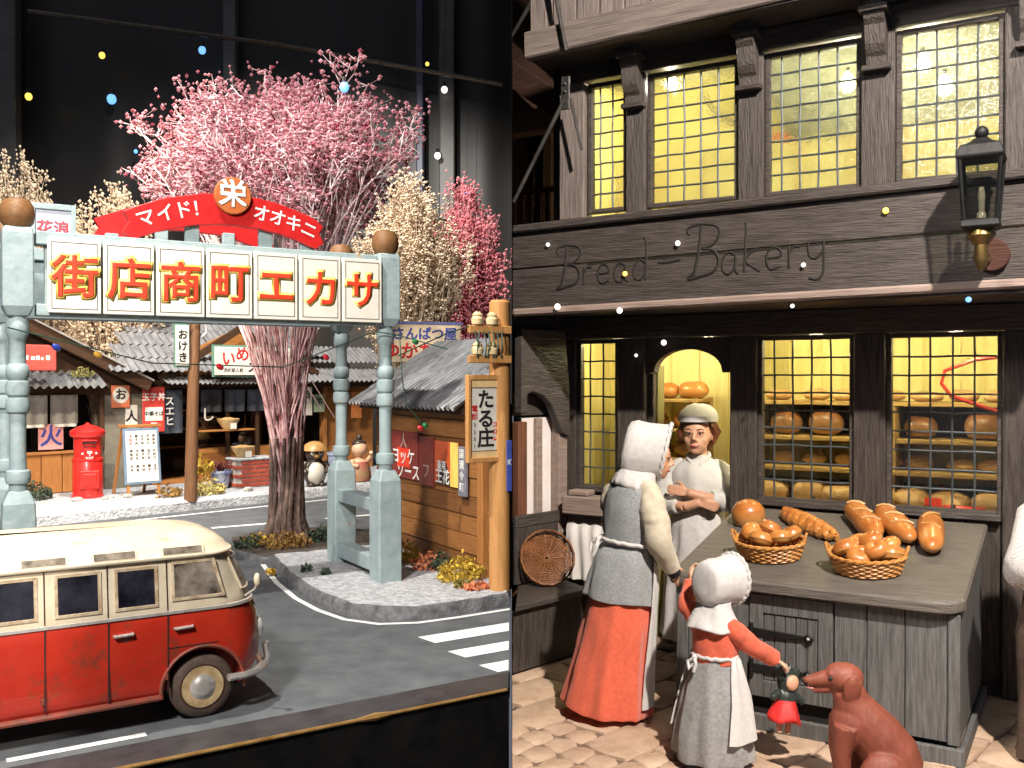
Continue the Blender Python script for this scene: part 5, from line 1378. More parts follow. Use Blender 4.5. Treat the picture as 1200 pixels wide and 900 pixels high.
for i in range(-2, 24):
    for j in range(-2, 34):
        sw, shh = .50, .30
        x = i * sw + (.2 if j % 2 else 0); y = 1.2 + j * shh
        wp = FR2.w(x, y)
        if not (-.22 < wp.x < 3.3 and 4.0 < wp.y < 7.5): continue
        bsel = (wp.x - 1.0445) * .515 + (wp.y - 6.728) * .857
        if bsel > -.02 and wp.x > .55: continue
        cob = wp.y < 5.05 + .15 * math.sin(wp.x * 7) and wp.x < 1.0
        if cob:
            for u in range(3):
                for v in range(2):
                    cx, cy = x - sw / 3 + u * sw / 3 + q.uniform(-.01, .01), y - shh / 4 + v * shh / 2 + q.uniform(-.01, .01)
                    p = stone_poly((0, 0), sw / 3 * 1.0, shh / 2 * 1.0, 9, .07)
                    zz = q.uniform(-.004, .006)
                    lo = [(a, b, -.03) for a, b in p]; hi = [(a * .95, b * .95, zz) for a, b in p]; hh = [(a * .86, b * .86, zz + .003) for a, b in p]
                    w_ = FR2.w(cx, cy)
                    o = link('cobblestone', MB().loft([lo, hi, hh], False, True).mesh('cobblestone', STONEM, True, 70), fl, (w_.x, w_.y, 0), (0, 0, FR2.yaw)); cnt += 1
        else:
            w2 = sw * 1.0; h2 = shh * .995
            p = stone_poly((0, 0), w2, h2, 12, .025)
            zz = q.uniform(-.004, .004)
            lo = [(a, b, -.03) for a, b in p]; hi = [(a * .985, b * .985, zz) for a, b in p]; hh = [(a * .94, b * .94, zz + .004) for a, b in p]
            link('flagstone', MB().loft([lo, hi, hh], False, True).mesh('flagstone', STONEM, True, 60), fl, (wp.x, wp.y, 0), (0, 0, FR2.yaw)); cnt += 1

# ---------------------------------------------------------------- counter
CT = wood('counter_top', (0.070, 0.060, 0.050), (0.175, 0.155, 0.132), 'x', 5, .5, .5)
CF = wood('counter_front', (0.058, 0.056, 0.055), (0.185, 0.185, 0.180), 'z', 5, .6, .7, wear=((.22, .12, .07), .62, 3, .12))
IRON = mat('black_iron', (.004, .004, .004), (.011, .011, .011), sc=9, rough=.55, bump=.3, metal=.2)
ct = thing('shop_counter', 'grey wooden shop counter with sloping top and iron hinged hatch', 'counter', RF, (0, 0, 0))
A0, A1, B0, B1 = .60, 2.03, -1.24, -.12
SL = .23 / 1.2
def topz(b): return .80 + SL * (b + 1.25)
top = MB()
ring = [(A0 - .03, B0 - .045), (A1 - .10, B0 - .05), (A1 - .02, B0 - .035), (A1 + .03, B0 + .02), (A1 + .03, B1 + .02), (A0 - .03, B1 + .02)]
top.loft([[(a, b, topz(b) - .065) for a, b in ring], [(a, b, topz(b)) for a, b in ring]])
part(ct, 'counter_top', top, CT, bevel=.012)
part(ct, 'side_panel', MB().add([(A1 - .02, B0 + .03, .09), (A1, B0 + .03, .09), (A1, B1, .09), (A1 - .02, B1, .09), (A1 - .02, B0 + .03, topz(B0) - .07), (A1, B0 + .03, topz(B0) - .07), (A1, B1, topz(B1) - .07), (A1 - .02, B1, topz(B1) - .07)],
                              [(0, 3, 2, 1), (4, 5, 6, 7), (0, 1, 5, 4), (1, 2, 6, 5), (2, 3, 7, 6), (3, 0, 4, 7)]), CF)
part(ct, 'side_panel', MB().add([(A0, B0 + .03, .09), (A0 + .02, B0 + .03, .09), (A0 + .02, B1, .09), (A0, B1, .09), (A0, B0 + .03, topz(B0) - .07), (A0 + .02, B0 + .03, topz(B0) - .07), (A0 + .02, B1, topz(B1) - .07), (A0, B1, topz(B1) - .07)],
                              [(0, 3, 2, 1), (4, 5, 6, 7), (0, 1, 5, 4), (1, 2, 6, 5), (2, 3, 7, 6), (3, 0, 4, 7)]), CF)
fz = topz(B0) - .075
part(ct, 'corner_post', MB().bb(A1 - .05, A1 + .006, B0, B0 + .05, .09, fz), CF, bevel=.006)
part(ct, 'corner_post', MB().bb(A0 - .006, A0 + .06, B0, B0 + .05, .0, fz), CF, bevel=.006)
part(ct, 'inner_carcass', MB().bb(A0 + .03, A1 - .03, B0 + .05, B1 - .03, .02, fz - .02), CARVE)
for a0, a1 in ((.66, .80), (.80, 1.00), (1.445, 1.605), (1.605, 1.785), (1.785, 1.98)):
    part(ct, 'plank', MB().bb(a0 + .002, a1 - .002, B0 + .012, B0 + .045, .10, fz), CF, bevel=.004)
hatch = part(ct, 'hatch', MB().bb(1.005, 1.44, B0 + .022, B0 + .045, .17, fz - .01), CF)
for x0, x1, z0, z1 in ((1.005, 1.08, .17, fz - .01), (1.365, 1.44, .17, fz - .01), (1.08, 1.365, .17, .26), (1.08, 1.365, fz - .11, fz - .01)):
    part(hatch, 'hatch_rail', MB().bb(x0, x1, B0 + .004, B0 + .03, z0, z1), CF, bevel=.004)
for i in range(5):
    part(hatch, 'hatch_board', MB().bb(1.082 + i * .0565, 1.135 + i * .0565, B0 + .012, B0 + .03, .262, fz - .112), CF, bevel=.004)
for z in (.515, .325):
    hg = part(ct, 'strap_hinge', MB().add([(1.03, B0 - .006, z - .022), (1.30, B0 - .006, z - .010), (1.30, B0 - .006, z + .010), (1.03, B0 - .006, z + .022), (1.03, B0 + .004, z - .022), (1.30, B0 + .004, z - .010), (1.30, B0 + .004, z + .010), (1.03, B0 + .004, z + .022)],
                                         [(0, 1, 2, 3), (7, 6, 5, 4), (0, 4, 5, 1), (1, 5, 6, 2), (2, 6, 7, 3), (3, 7, 4, 0)]), IRON, bevel=.002)
    part(hg, 'finial', MB().ell((1.32, B0 - .004, z), (.026, .010, .022), 10, 8), IRON, smooth=True)
    part(hg, 'stud', MB().ell((1.32, B0 - .014, z), (.009, .006, .009), 8, 6), CHROME, smooth=True)
    part(hg, 'knuckle', MB().cyl((1.02, B0 - .004, z - .045), (1.02, B0 - .004, z + .045), .011, n=8), IRON, smooth=True)
part(ct, 'plinth', MB().bb(A0 - .012, A1 + .03, B0 - .03, B0 + .0, .0, .088), CF, bevel=.006)
part(ct, 'plinth', MB().bb(A1 + .002, A1 + .03, B0 + .002, B1, .0, .088), CF, bevel=.006)

# bread on the counter
TL = math.atan(SL)
def on_top(name, label, a, b, rot=0, cat='bread'):
    o = thing(name, label, cat, RF, (a, b, topz(b) + .001))
    m = Euler3((0, 0, RF.yaw)) @ Euler3((TL, 0, 0)) @ Euler3((0, 0, rot))
    o.rotation_euler = m.to_euler()
    return o
o = on_top('round_loaf', 'big round glossy loaf at the back end of the counter', .75, -.42)
part(o, 'crust', MB().loft([[(r * math.cos(6.2832 * k / 22), r * math.sin(6.2832 * k / 22), z) for k in range(22)] for r, z in ((.05, 0), (.088, .008), (.104, .05), (.098, .095), (.074, .13), (.035, .15), (.006, .154))]), BREAD, smooth=True)
o = on_top('braided_loaf', 'plaited loaf lying between the round loaf and long loaves', 1.12, -.44, math.atan2(-.39, .42))
br = MB()
for s in range(3):
    pts, rr = [], []
    for i in range(43):
        t = i / 42; x = -.27 + .54 * t; ph = t * 6.2832 * 2.6 + s * 2.0944
        e = math.sin(math.pi * min(1, max(0.0, t * .92 + .04))) ** .55
        pts.append((x, .036 * e * math.sin(ph), .042 + .016 * math.cos(2 * ph))); rr.append(.034 * e + .006)
    br.tube(pts, rr, 9)
part(o, 'crust', br, BREAD, smooth=True)
for i, (p0, p1, lab) in enumerate((((1.30, -.12), (1.545, -.60), 'leftmost of the three long glossy loaves by the window'), ((1.46, -.12), (1.74, -.65), 'middle of the three long glossy loaves by the window'), ((1.76, -.17), (1.85, -.78), 'rightmost long loaf with crossed pale scores on its crust'))):
    o = on_top('long_loaf', lab, (p0[0] + p1[0]) / 2, (p0[1] + p1[1]) / 2, math.atan2(p1[1] - p0[1], p1[0] - p0[0]))
    part(o, 'crust', loaf(.54, .145, .125, 40 + i, 18, 14, 4), BREAD, smooth=True)
    for k in range(2 if i == 2 else 3):
        x = (-.13, .05)[k] if i == 2 else -.16 + .15 * k
        s_ = (1 if k else -1) if i == 2 else .6
        part(o, 'score', MB().tube([(x - s_ * .035, -.045, .112), (x - s_ * .012, -.015, .1245), (x + s_ * .012, .02, .1235), (x + s_ * .035, .05, .108)], .0065, 6), BREADP, smooth=True)
WICK = mat('wicker', (0.42, 0.16, 0.03), (0.66, 0.32, 0.09), sc=14, rough=.45, bump=.2, coat=.2)
def basket(label, a, b, rot, buns, seed):
    o = on_top('bread_basket', label, a, b, rot, 'basket')
    RX, RY = .188, .142
    q = random.Random(seed)
    wv = MB()
    for r_ in range(7):
        z = .012 + r_ * .0125; k = .86 + .022 * r_
        n = 72
        wv.tube([((RX * k + .004 * math.sin(t * 18 * 6.2832 / n * 1.0 + r_ * math.pi)) * math.cos(6.2832 * t / n), (RY * k + .004 * math.sin(t * 18 * 6.2832 / n + r_ * math.pi)) * math.sin(6.2832 * t / n), z) for t in range(n + 1)], .0072, 5, False)
    part(o, 'weave', wv, WICK, smooth=True)
    part(o, 'base', MB().lathe([(.01, .004), (1.0, .004), (1.0, .012), (.01, .012)], 32, (0, 0, 0), RX * .85, RY * .85), WICK)
    n = 90
    rm = MB()
    for s in range(2):
        rm.tube([((RX * 1.02 + .005 * math.cos(t * .9 + s * 3.14)) * math.cos(6.2832 * t / n), (RY * 1.02 + .005 * math.cos(t * .9 + s * 3.14)) * math.sin(6.2832 * t / n), .101 + .005 * math.sin(t * .9 + s * 3.14)) for t in range(n + 1)], .0075, 6, False)
    part(o, 'rim', rm, WICK, smooth=True)
    for s in (-1, 1):
        part(o, 'handle', MB().tube([(s * RX * .98, -.035, .10), (s * (RX + .012), -.025, .135), (s * (RX + .016), 0, .148), (s * (RX + .012), .025, .135), (s * RX * .98, .035, .10)], .008, 6), WICK, smooth=True)
    return o
def buns(bk_, spots, where, seed):
    for i, (x, y, z, t) in enumerate(spots):
        m = bk_.matrix_basis
        p = m @ V(x * .92, y * .92, z + .032)
        q = random.Random(seed + i)
        u = thing('bun', '%s glossy bun from the left in %s' % (ords[i], where), 'bun', WF, (p.x, p.y, p.z), group='buns in the baskets')
        u.rotation_euler = (m.to_3x3().to_4x4() @ Euler3((t[0], t[1], q.uniform(0, 6)))).to_euler()
        r = q.uniform(.060, .070)
        prof = [(.02, -.035), (.05, -.03), (.066, -.008), (.064, .012), (.050, .030), (.030, .038), (.016, .034), (.007, .024), (.002, .020)]
        part(u, 'crust', MB().lathe([(a / .066 * r, b * r / .066) for a, b in prof], 18, sx=1 + q.uniform(-.06, .06)), BREAD, smooth=True)
b1 = basket('oval wicker basket of buns nearer the round loaf', 1.03, -.93, .1, 5, 1)
buns(b1, [(-.10, .02, .105, (.2, -.35)), (-.035, -.06, .095, (.5, -.1)), (.0, .055, .125, (-.5, .1)), (.07, -.035, .10, (.3, .35)), (.12, .045, .095, (.0, .5))], 'the basket by the round loaf', 60)
b2 = basket('oval wicker basket of buns near the middle front of the counter', 1.565, -1.0, .1, 6, 2)
buns(b2, [(-.12, .0, .10, (.2, -.4)), (-.05, .07, .10, (-.3, -.1)), (-.03, -.07, .075, (.6, 0)), (.02, .03, .135, (-.5, .1)), (.055, -.06, .115, (.5, .2)), (.115, .05, .105, (-.1, .4)), (.13, -.03, .085, (.3, .5))], 'the basket at the counter front', 70)

# ---------------------------------------------------------------- lantern
BRASS = mat('old_brass', (.05, .03, .012), (.26, .17, .06), sc=9, rough=.35, metal=.8, bump=.1)
ln = thing('wall_lantern', 'black iron lantern with brass neck on the sign beam', 'lantern', RF, (2.10, -1.02, 2.44))
cz0, cz1 = .20, .50
for s in ((-1, -1), (1, -1), (1, 1), (-1, 1)):
    part(ln, 'cage_bar', MB().bar((s[0] * .072, s[1] * .072, cz0), (s[0] * .092, s[1] * .092, cz1), .014), IRON)
part(ln, 'cage_base', MB().loft([[(sx * w, sy * w, z) for sx, sy in ((-1, -1), (1, -1), (1, 1), (-1, 1))] for w, z in ((.060, cz0 - .045), (.088, cz0 - .03), (.085, cz0), (.07, cz0 + .008))]), IRON, bevel=.004)
rf_ = part(ln, 'roof', MB().loft([[(sx * w, sy * w, z) for sx, sy in ((-1, -1), (1, -1), (1, 1), (-1, 1))] for w, z in ((.098, cz1), (.108, cz1 + .015), (.090, cz1 + .07), (.05, cz1 + .09), (.03, cz1 + .11))]), IRON, bevel=.004)
part(rf_, 'knob', MB().ell((0, 0, cz1 + .138), (.033, .033, .035), 14, 10), IRON, smooth=True)
lg = glass('lantern_glass', (.80, .80, .76), .035, .04)
for ax, s in ((0, -1), (0, 1), (1, -1), (1, 1)):
    c = [(-.068, cz0 + .008), (.068, cz0 + .008), (.086, cz1), (-.086, cz1)]
    pts = [((u, s * (.070 + .02 * (z - cz0) / .3), z) if ax == 0 else (s * (.070 + .02 * (z - cz0) / .3), u, z)) for u, z in c]
    part(ln, 'pane', MB().add(pts + [(p[0] * .98, p[1] * .98, p[2]) for p in pts], [(0, 1, 2, 3), (7, 6, 5, 4), (0, 4, 5, 1), (1, 5, 6, 2), (2, 6, 7, 3), (3, 7, 4, 0)]), lg)
part(ln, 'burner', MB().lathe([(.022, cz0 + .01), (.022, cz0 + .04), (.014, cz0 + .05), (.018, cz0 + .13), (.012, cz0 + .17)], 14), mat('burner_glass', (.12, .11, .09), (.35, .33, .27), rough=.12), smooth=True)
part(ln, 'neck', MB().lathe([(.062, cz0 - .045), (.068, cz0 - .07), (.05, cz0 - .09), (.045, cz0 - .10), (.03, cz0 - .115), (.032, cz0 - .18), (.024, cz0 - .22), (.01, cz0 - .24)], 18), BRASS, smooth=True)
arm = part(ln, 'arm', MB().tube([(0, 0, cz0 - .16), (.01, .1, cz0 - .19), (.02, .25, cz0 - .15)], .014, 8), BRASS, smooth=True)
part(arm, 'rosette', MB().tube([(.03, .225, .06), (.03, .255, .06)], .085, 20), wood('rosette_wood', (.04, .014, .009), (.09, .035, .022), 'x', 4), bevel=.006)

# ---------------------------------------------------------------- left side of the bakery: porch wall, bench, tray, railing
WHT = mat('white_plaster', (0.72, 0.64, 0.60), (0.84, 0.78, 0.75), sc=3, rough=.85, bump=.3)
PF = Frame(0.0, 5.94, 1.69, 45.4)
pw = thing('porch_wall', 'dark timber porch wall with white panel left of the bakery', 'wall', PF, (0, 0, 0))
part(pw, 'wall', MB().bb(.54, 1.18, .52, .56, 1.60, 2.6), OAK)
part(pw, 'white_panel', MB().bb(.62, .92, .515, .55, .80, 1.58), WHT)
part(pw, 'panel_post', MB().bb(.735, .80, .48, .513, .80, 1.58), OAKP, bevel=.006)
part(pw, 'wall', MB().bb(.54, 1.18, .50, .56, 0, .79), OAKZ)
part(pw, 'post', MB().bb(.51, .60, .44, .51, .0, 1.56), wood('porch_red_post', (.10, .04, .02), (.22, .09, .05), 'z', 3), bevel=.006)
part(pw, 'post', MB().bb(.925, 1.02, .44, .53, .0, 1.56), OAKP, bevel=.006)
brc = [(.56, 1.62), (.56, 1.75), (.62, 1.77), (.72, 1.74), (.80, 1.68), (.86, 1.58), (.92, 1.47), (1.0, 1.44), (1.0, 1.80), (.95, 2.2), (.5, 2.2), (.5, 1.62)]
part(pw, 'curved_brace', MB().prism(brc[::-1], .40, .47), OAK, bevel=.006)
bn = thing('bench', 'grey wooden bench with plank back left of the bakery door', 'bench', PF, (0, 0, 0))
part(bn, 'seat', MB().flat([(.03, 0), (.74, 0), (.86, .40), (.46, .40)], .41, .45), OAK, bevel=.006)
part(bn, 'back_rail', MB().bb(.45, .90, .405, .44, .84, .92), OAK, bevel=.006)
for i in range(4):
    part(bn, 'back_plank', MB().bb(.45 + i * .11, .556 + i * .11, .41, .435, .45, .838), OAKZ, bevel=.004)
part(bn, 'front_panel', MB().bb(.05, .70, .04, .06, .02, .405), OAKZ)
part(bn, 'leg', MB().bb(.66, .72, .05, .36, .0, .405), OAKZ, bevel=.006)
tr = thing('wicker_tray', 'round brown wicker tray leaning against the bench back', 'tray', PF, (.60, .245, .452), tilt=(0, 0))
tr.rotation_euler = (Euler3((0, 0, PF.yaw - .62)) @ Euler3((R_(70), 0, 0))).to_euler()
WK2 = mat('wicker_brown', (.13, .045, .015), (.32, .13, .045), sc=14, rough=.5, bump=.3)
RT = .185
wv = MB()
for r_ in range(14):
    r = .02 + r_ * .0115; n = 48
    wv.tube([(r * math.cos(6.2832 * t / n), RT + r * math.sin(6.2832 * t / n), .004 + .004 * math.sin(t * 12 * 6.2832 / n + r_ * 3.14)) for t in range(n + 1)], .0055, 5, False)
part(tr, 'woven_base', wv, WK2, smooth=True)
for k in range(16):
    a = k * math.pi / 8
    part(tr, 'rib', MB().tube([(0.01 * math.cos(a), RT + .01 * math.sin(a), .008), (RT * .95 * math.cos(a), RT + RT * .95 * math.sin(a), .008)], .0045, 5), WK2)
wv = MB()
for r_ in range(5):
    n = 64
    wv.tube([((RT + .003 * math.sin(t * 16 * 6.2832 / n + r_ * 3.14)) * math.cos(6.2832 * t / n), RT + (RT + .003 * math.sin(t * 16 * 6.2832 / n + r_ * 3.14)) * math.sin(6.2832 * t / n), .008 + r_ * .0095) for t in range(n + 1)], .0062, 5, False)
part(tr, 'rim', wv, WK2, smooth=True)
one('window_block', MB().box((0, 0, .065), (.33, .17, .13)).box((-.05, 0, .15), (.16, .12, .04)), OAKP, 'weathered wooden block on the sill of the narrow window', 'block', RF, (-.475, -.20, .90), bevel=.01)
ck = thing('hanging_cloth', 'white cloth hanging below the narrow bakery window', 'cloth', RF, (-.47, -.20, .44))
rows = []
for z, k in ((0.0, 1.0), (.12, .9), (.25, .7), (.36, .5), (.44, .3), (.455, .2)):
    f = [(-.16 + .32 * i / 20, -.04 + .018 * k * math.sin(i * 1.1 + z * 5) - (.0 if z < .44 else -.06), z) for i in range(21)]
    rows.append(f + [(p[0], p[1] + .015, p[2]) for p in f[::-1]])
CLOTH = mat('white_linen', (.68, .64, .60), (.80, .77, .74), sc=4, rough=.85, bump=.4, weave=130, bdist=.0015)
part(ck, 'cloth', MB().loft(rows), CLOTH, smooth=True)
part(ck, 'support', MB().bb(-.15, .15, -.015, .10, 0, .45), OAK)
# balcony railing and iron stays up on the far side
REDW = wood('railing_red', (.12, .04, .02), (.26, .10, .055), 'z', 3, .55)
rg = thing('balcony_railing', 'reddish wooden balcony railing above the left end of the sign', 'railing', RF, (0, 0, 0))
part(rg, 'handrail', MB().bb(-1.50, -.80, .27, .33, 3.31, 3.35), REDW, bevel=.006)
part(rg, 'bottom_rail', MB().bb(-1.50, -.80, .27, .33, 3.02, 3.05), REDW, bevel=.006)
for i in range(9):
    part(rg, 'baluster', MB().bb(-1.48 + i * .078, -1.445 + i * .078, .28, .32, 3.053, 3.307), REDW, bevel=.004)
bh = thing('timber_frame', 'dark timber wall and beams behind the balcony railing', 'wall', RF, (0, 0, 0))
DKW = wood('timber_dark_red', (.025, .012, .009), (.075, .038, .028), 'x', 2.5)
part(bh, 'wall', MB().bb(-2.1, -.6, 1.3, 1.36, 2.2, 6.2), DKW)
for p0, p1 in (((-1.9, 1.0, 4.6), (-.5, .7, 3.6)), ((-1.9, 1.0, 5.4), (-.3, .6, 4.3)), ((-2.0, .9, 4.05), (-.9, .9, 4.05))):
    part(bh, 'beam', MB().bar(p0, p1, .12, .2), DKW, bevel=.01)
for x in (-1.55, -1.15):
    part(bh, 'post', MB().bb(x - .05, x + .05, 1.15, 1.25, 2.3, 4.4), wood('timber_post', (.05, .028, .02), (.12, .07, .05), 'z', 2.5), bevel=.01)
part(bh, 'panel', MB().bb(-1.75, -1.5, 1.25, 1.29, 3.4, 3.9), mat('timber_panel_pale', (.09, .06, .05), (.15, .11, .09), rough=.8))
ROD = mat('stay_iron', (.035, .033, .033), (.10, .095, .09), sc=9, rough=.4, metal=.5)
def rod(p0, p1, label, r=.012):
    a = V(*p0); b = V(*p1)
    one('iron_stay', MB().cyl((0, 0, 0), b - a, r, n=8), ROD, label, 'iron rod', RF, p0, smooth=True, group='iron stay rods')
rod((-.69, -.86, 3.02), (-.30, -.86, 3.66), 'slanting iron rod running from the sign up to the corner post', .013)
rod((-.70, -.9, 4.06), (-.43, -.9, 4.42), 'slanting iron rod at the top left corner of the bakery', .014)
rod((-.315, -1.0, 4.32), (-.225, -1.0, 3.89), 'dark iron rod over the left end of the jetty planks', .014)
rod((-.30, -.80, 3.66), (-.22, -.80, 3.32), 'short iron rod going down the corner post', .010)
one('iron_bracket', MB().bb(-.03, .03, -.01, .01, -.09, .12).ell((0, -.015, .07), (.012, .008, .012), 8, 6).ell((0, -.015, .02), (.012, .008, .012), 8, 6).ell((0, -.015, -.04), (.016, .012, .016), 8, 6), ROD, 'bolted iron bracket on the corner post where the rods meet', 'bracket', RF, (-.335, -.80, 3.68), bevel=.003)

# bulbs added on the facade for lights only reflected in the case glass
for a, b, z, c, r, lab in ((-.48, -.775, 2.735, WB, .013, 'added dim white reflection bulb left of the carved lettering'), (.42, -.78, 2.68, WB, .016, 'added white reflection bulb above the dash of the carved lettering'),
                           (.07, -.775, 2.515, YB, .016, 'added warm reflection bulb over the letter a of Bread'), (-.40, -.79, 2.325, WB, .021, 'added bright white reflection bulb on the lower edge of the sign, further left'),
                           (.045, -.80, 2.285, WB, .019, 'added bright white reflection bulb under the sign below the word Bread'), (1.61, -.775, 2.773, YB, .017, 'added warm reflection bulb on the sign right of the lettering'),
                           (1.17, -.775, 2.505, WB, .013, 'added dim white reflection bulb over the letter r of Bakery'), (1.11, -.78, 2.275, WB, .012, 'added small white reflection bulb under the sign below the word Bakery'),
                           (2.02, -.78, 2.275, BB, .015, 'added blue reflection bulb below the lantern'), (.06, -.11, 2.105, WB, .020, 'pair of added white reflection bulbs above the bakery door'),
                           (-.15, -.10, 2.02, WB, .012, 'added faint white reflection bulb on the post left of the door'), (-.735, -.10, 1.885, BB, .014, 'added bluish reflection bulb on the corner post left of the narrow window')):
    t = thing('reflection_bulb', lab, 'reflection bulb', RF, (a, b, z), group='reflection bulbs')
    part(t, 'bulb', MB().ell((0, 0, 0), (r, r * .8, r), 12, 8), emit('bulb_' + c[0], c[1], 2), smooth=True)
    part(t, 'socket', MB().cyl((0, r * .6, 0), (0, r * .6 + .02, 0), r * .5, n=8), CARVE)
# ---------------------------------------------------------------- figures
SKIN = mat('clay_skin', (.52, .26, .15), (.64, .36, .23), sc=4, rough=.5, bump=.06, sub=.05)
SKIND = mat('clay_skin_tan', (.40, .20, .12), (.52, .28, .17), sc=4, rough=.5, bump=.06)
HAIRB = mat('hair_auburn', (.09, .025, .012), (.22, .07, .03), sc=14, rough=.5, bump=.6, bsc=30, stretch=(1, 1, .3))
HAIRK = mat('hair_black', (.012, .009, .008), (.04, .03, .025), sc=14, rough=.5, bump=.5, bsc=30)
WOOL = mat('grey_wool', (.22, .235, .245), (.38, .395, .405), sc=90, rough=.95, bump=.5, weave=150, bdist=.002, sheen=.3, detail=3)
WOOL2 = mat('grey_wool_plain', (.25, .25, .25), (.38, .38, .375), sc=60, rough=.95, bump=.5, weave=130, bdist=.002, sheen=.3, detail=3)
CORAL = mat('coral_cloth', (.64, .095, .040), (.74, .140, .068), sc=50, rough=.85, bump=.4, weave=170, bdist=.0015, sheen=.3, detail=3)
LINEN = mat('linen_white', (.56, .54, .52), (.66, .64, .62), sc=40, rough=.85, bump=.4, weave=160, bdist=.0015, sheen=.2, detail=3)
CREAMC = mat('cream_cloth', (.54, .47, .35), (.63, .57, .45), sc=40, rough=.85, bump=.4, weave=160, bdist=.0015, sheen=.2, detail=3)
SHIRT = mat('shirt_grey_white', (.46, .45, .42), (.58, .57, .54), sc=5, rough=.7, bump=.25, bsc=18)
SHOE = mat('shoe_black', (.012, .011, .012), (.03, .028, .03), rough=.35)
SHOEB = mat('shoe_brown', (.10, .03, .015), (.2, .07, .035), sc=6, rough=.35)
EYEW = mat('eye_white', (.72, .68, .62), rough=.3, bump=0)
LIP = mat('lip', (.38, .08, .06), rough=.45, bump=0)

def hand(mb, wrist, d, nrm, s=1.0, curl=.5, thumb=1):
    """palm with four fingers and a thumb; d: direction of the fingers, nrm: back of the hand"""
    w = Vector(wrist); d = Vector(d).normalized(); n = Vector(nrm); n = (n - d * n.dot(d)).normalized(); sd = d.cross(n).normalized() * thumb
    pc = w + d * .045 * s
    for k in (-.022, -.008, .008, .022):
        mb.tube([w + sd * k * .7 * s, pc + sd * k * s, w + d * .085 * s + sd * k * 1.1 * s], [.013 * s, .0135 * s, .011 * s], 8)
    for k, l in ((-.026, .050), (-.009, .062), (.009, .066), (.026, .058)):
        p = w + d * .082 * s + sd * k * 1.1 * s
        a = 0; pts = [p]
        for j in range(3):
            a += curl * (.5 + .3 * j)
            p = p + (d * math.cos(a) - n * math.sin(a)) * l * s * (.45, .32, .23)[j]
            pts.append(p)
        mb.tube(pts, [.0098 * s, .0092 * s, .0085 * s, .0065 * s], 8)
    t0 = w + d * .025 * s + sd * .026 * s
    mb.tube([t0, t0 + (d * .6 + sd * .8 - n * .2) * .030 * s, t0 + (d * 1.3 + sd * .9 - n * .5) * .038 * s, t0 + (d * 2.0 + sd * .7 - n * .7) * .036 * s], [.013 * s, .0115 * s, .010 * s, .0075 * s], 8)

def head(mb, c, r, fwd_tilt=0.0):
    """head at c facing +y: skull, jaw, nose, brow, lips, ears, neck stub"""
    x, y, z = c
    mb.ell((x, y - .008, z + .012 * r / .1), (r * .80, r * .96, r * .98), 20, 14)
    mb.ell((x, y + r * .28, z - r * .48), (r * .60, r * .62, r * .60), 16, 12)
    mb.ell((x, y + r * .55, z - r * .86), (r * .30, r * .28, r * .22), 12, 8)          # chin
    mb.tube([(x, y + r * .86, z + r * .12), (x, y + r * 1.03, z - r * .16), (x, y + r * 1.09, z - r * .30)], [r * .09, r * .11, r * .12], 10)   # nose
    for s in (-1, 1):
        mb.ell((x + s * r * .12, y + r * .90, z - r * .32), (r * .09, r * .10, r * .08), 8, 6)
        mb.ell((x + s * r * .30, y + r * .80, z + r * .20), (r * .26, r * .12, r * .085), 10, 8, (0, s * .15, 0))     # brow
        mb.ell((x + s * r * .36, y + r * .50, z - r * .30), (r * .28, r * .26, r * .28), 10, 8)     # cheek
        mb.ell((x + s * r * .80, y + r * .02, z - r * .10), (r * .09, r * .18, r * .26), 10, 8)     # ear
    mb.ell((x, y + r * .84, z - r * .55), (r * .24, r * .10, r * .06), 10, 6)
    mb.ell((x, y + r * .82, z - r * .66), (r * .20, r * .10, r * .06), 10, 6)

def face_bits(par, c, r):
    x, y, z = c
    for s in (-1, 1):
        e = part(par, 'eye', MB().ell((x + s * r * .30, y + r * .805, z + r * .04), (r * .115, r * .05, r * .060), 12, 8), EYEW, smooth=True)
        part(e, 'iris', MB().ell((x + s * r * .29, y + r * .845, z + r * .04), (r * .058, r * .03, r * .056), 10, 8), mat('iris_dark', (.02, .012, .008), rough=.15, bump=0), smooth=True)
        part(par, 'eyebrow', MB().tube([(x + s * r * .14, y + r * .90, z + r * .25), (x + s * r * .32, y + r * .88, z + r * .31), (x + s * r * .50, y + r * .76, z + r * .25)], [r * .03, r * .04, r * .02], 6), HAIRB, smooth=True)
        part(e, 'eyelid', MB().tube([(x + s * r * .16, y + r * .865, z + r * .08), (x + s * r * .30, y + r * .89, z + r * .135), (x + s * r * .45, y + r * .80, z + r * .07)], r * .028, 6), HAIRB, smooth=True)
    part(par, 'mouth', MB().tube([(x - r * .27, y + r * .80, z - r * .575), (x - r * .1, y + r * .925, z - r * .60), (x + r * .1, y + r * .925, z - r * .60), (x + r * .27, y + r * .80, z - r * .575)], [r * .02, r * .05, r * .05, r * .02], 8), LIP, smooth=True)

from mathutils import noise as mnoise
def wrinkle(mb, amp, freq=(9, 9, 4), seed=0):
    """soft uneven folds pressed into a cloth surface"""
    out = []
    for v in mb.v:
        p = V(v[0] * freq[0] + seed, v[1] * freq[1] + seed * 2, v[2] * freq[2])
        d = mnoise.noise_vector(p) + .5 * mnoise.noise_vector(p * 2.3)
        out.append((v[0] + d.x * amp, v[1] + d.y * amp, v[2] + d.z * amp * .4))
    mb.v = out
    return mb

def catmull(rows, k):
    res = []
    for i in range(len(rows) - 1):
        p = [rows[max(i - 1, 0)], rows[i], rows[i + 1], rows[min(i + 2, len(rows) - 1)]]
        for j in range(k):
            t = j / k
            res.append(tuple(.5 * (2 * b + (c - a) * t + (2 * a - 5 * b + 4 * c - d) * t * t + (3 * b - a - 3 * c + d) * t ** 3) for a, b, c, d in zip(*p)))
    res.append(tuple(rows[-1]))
    return res

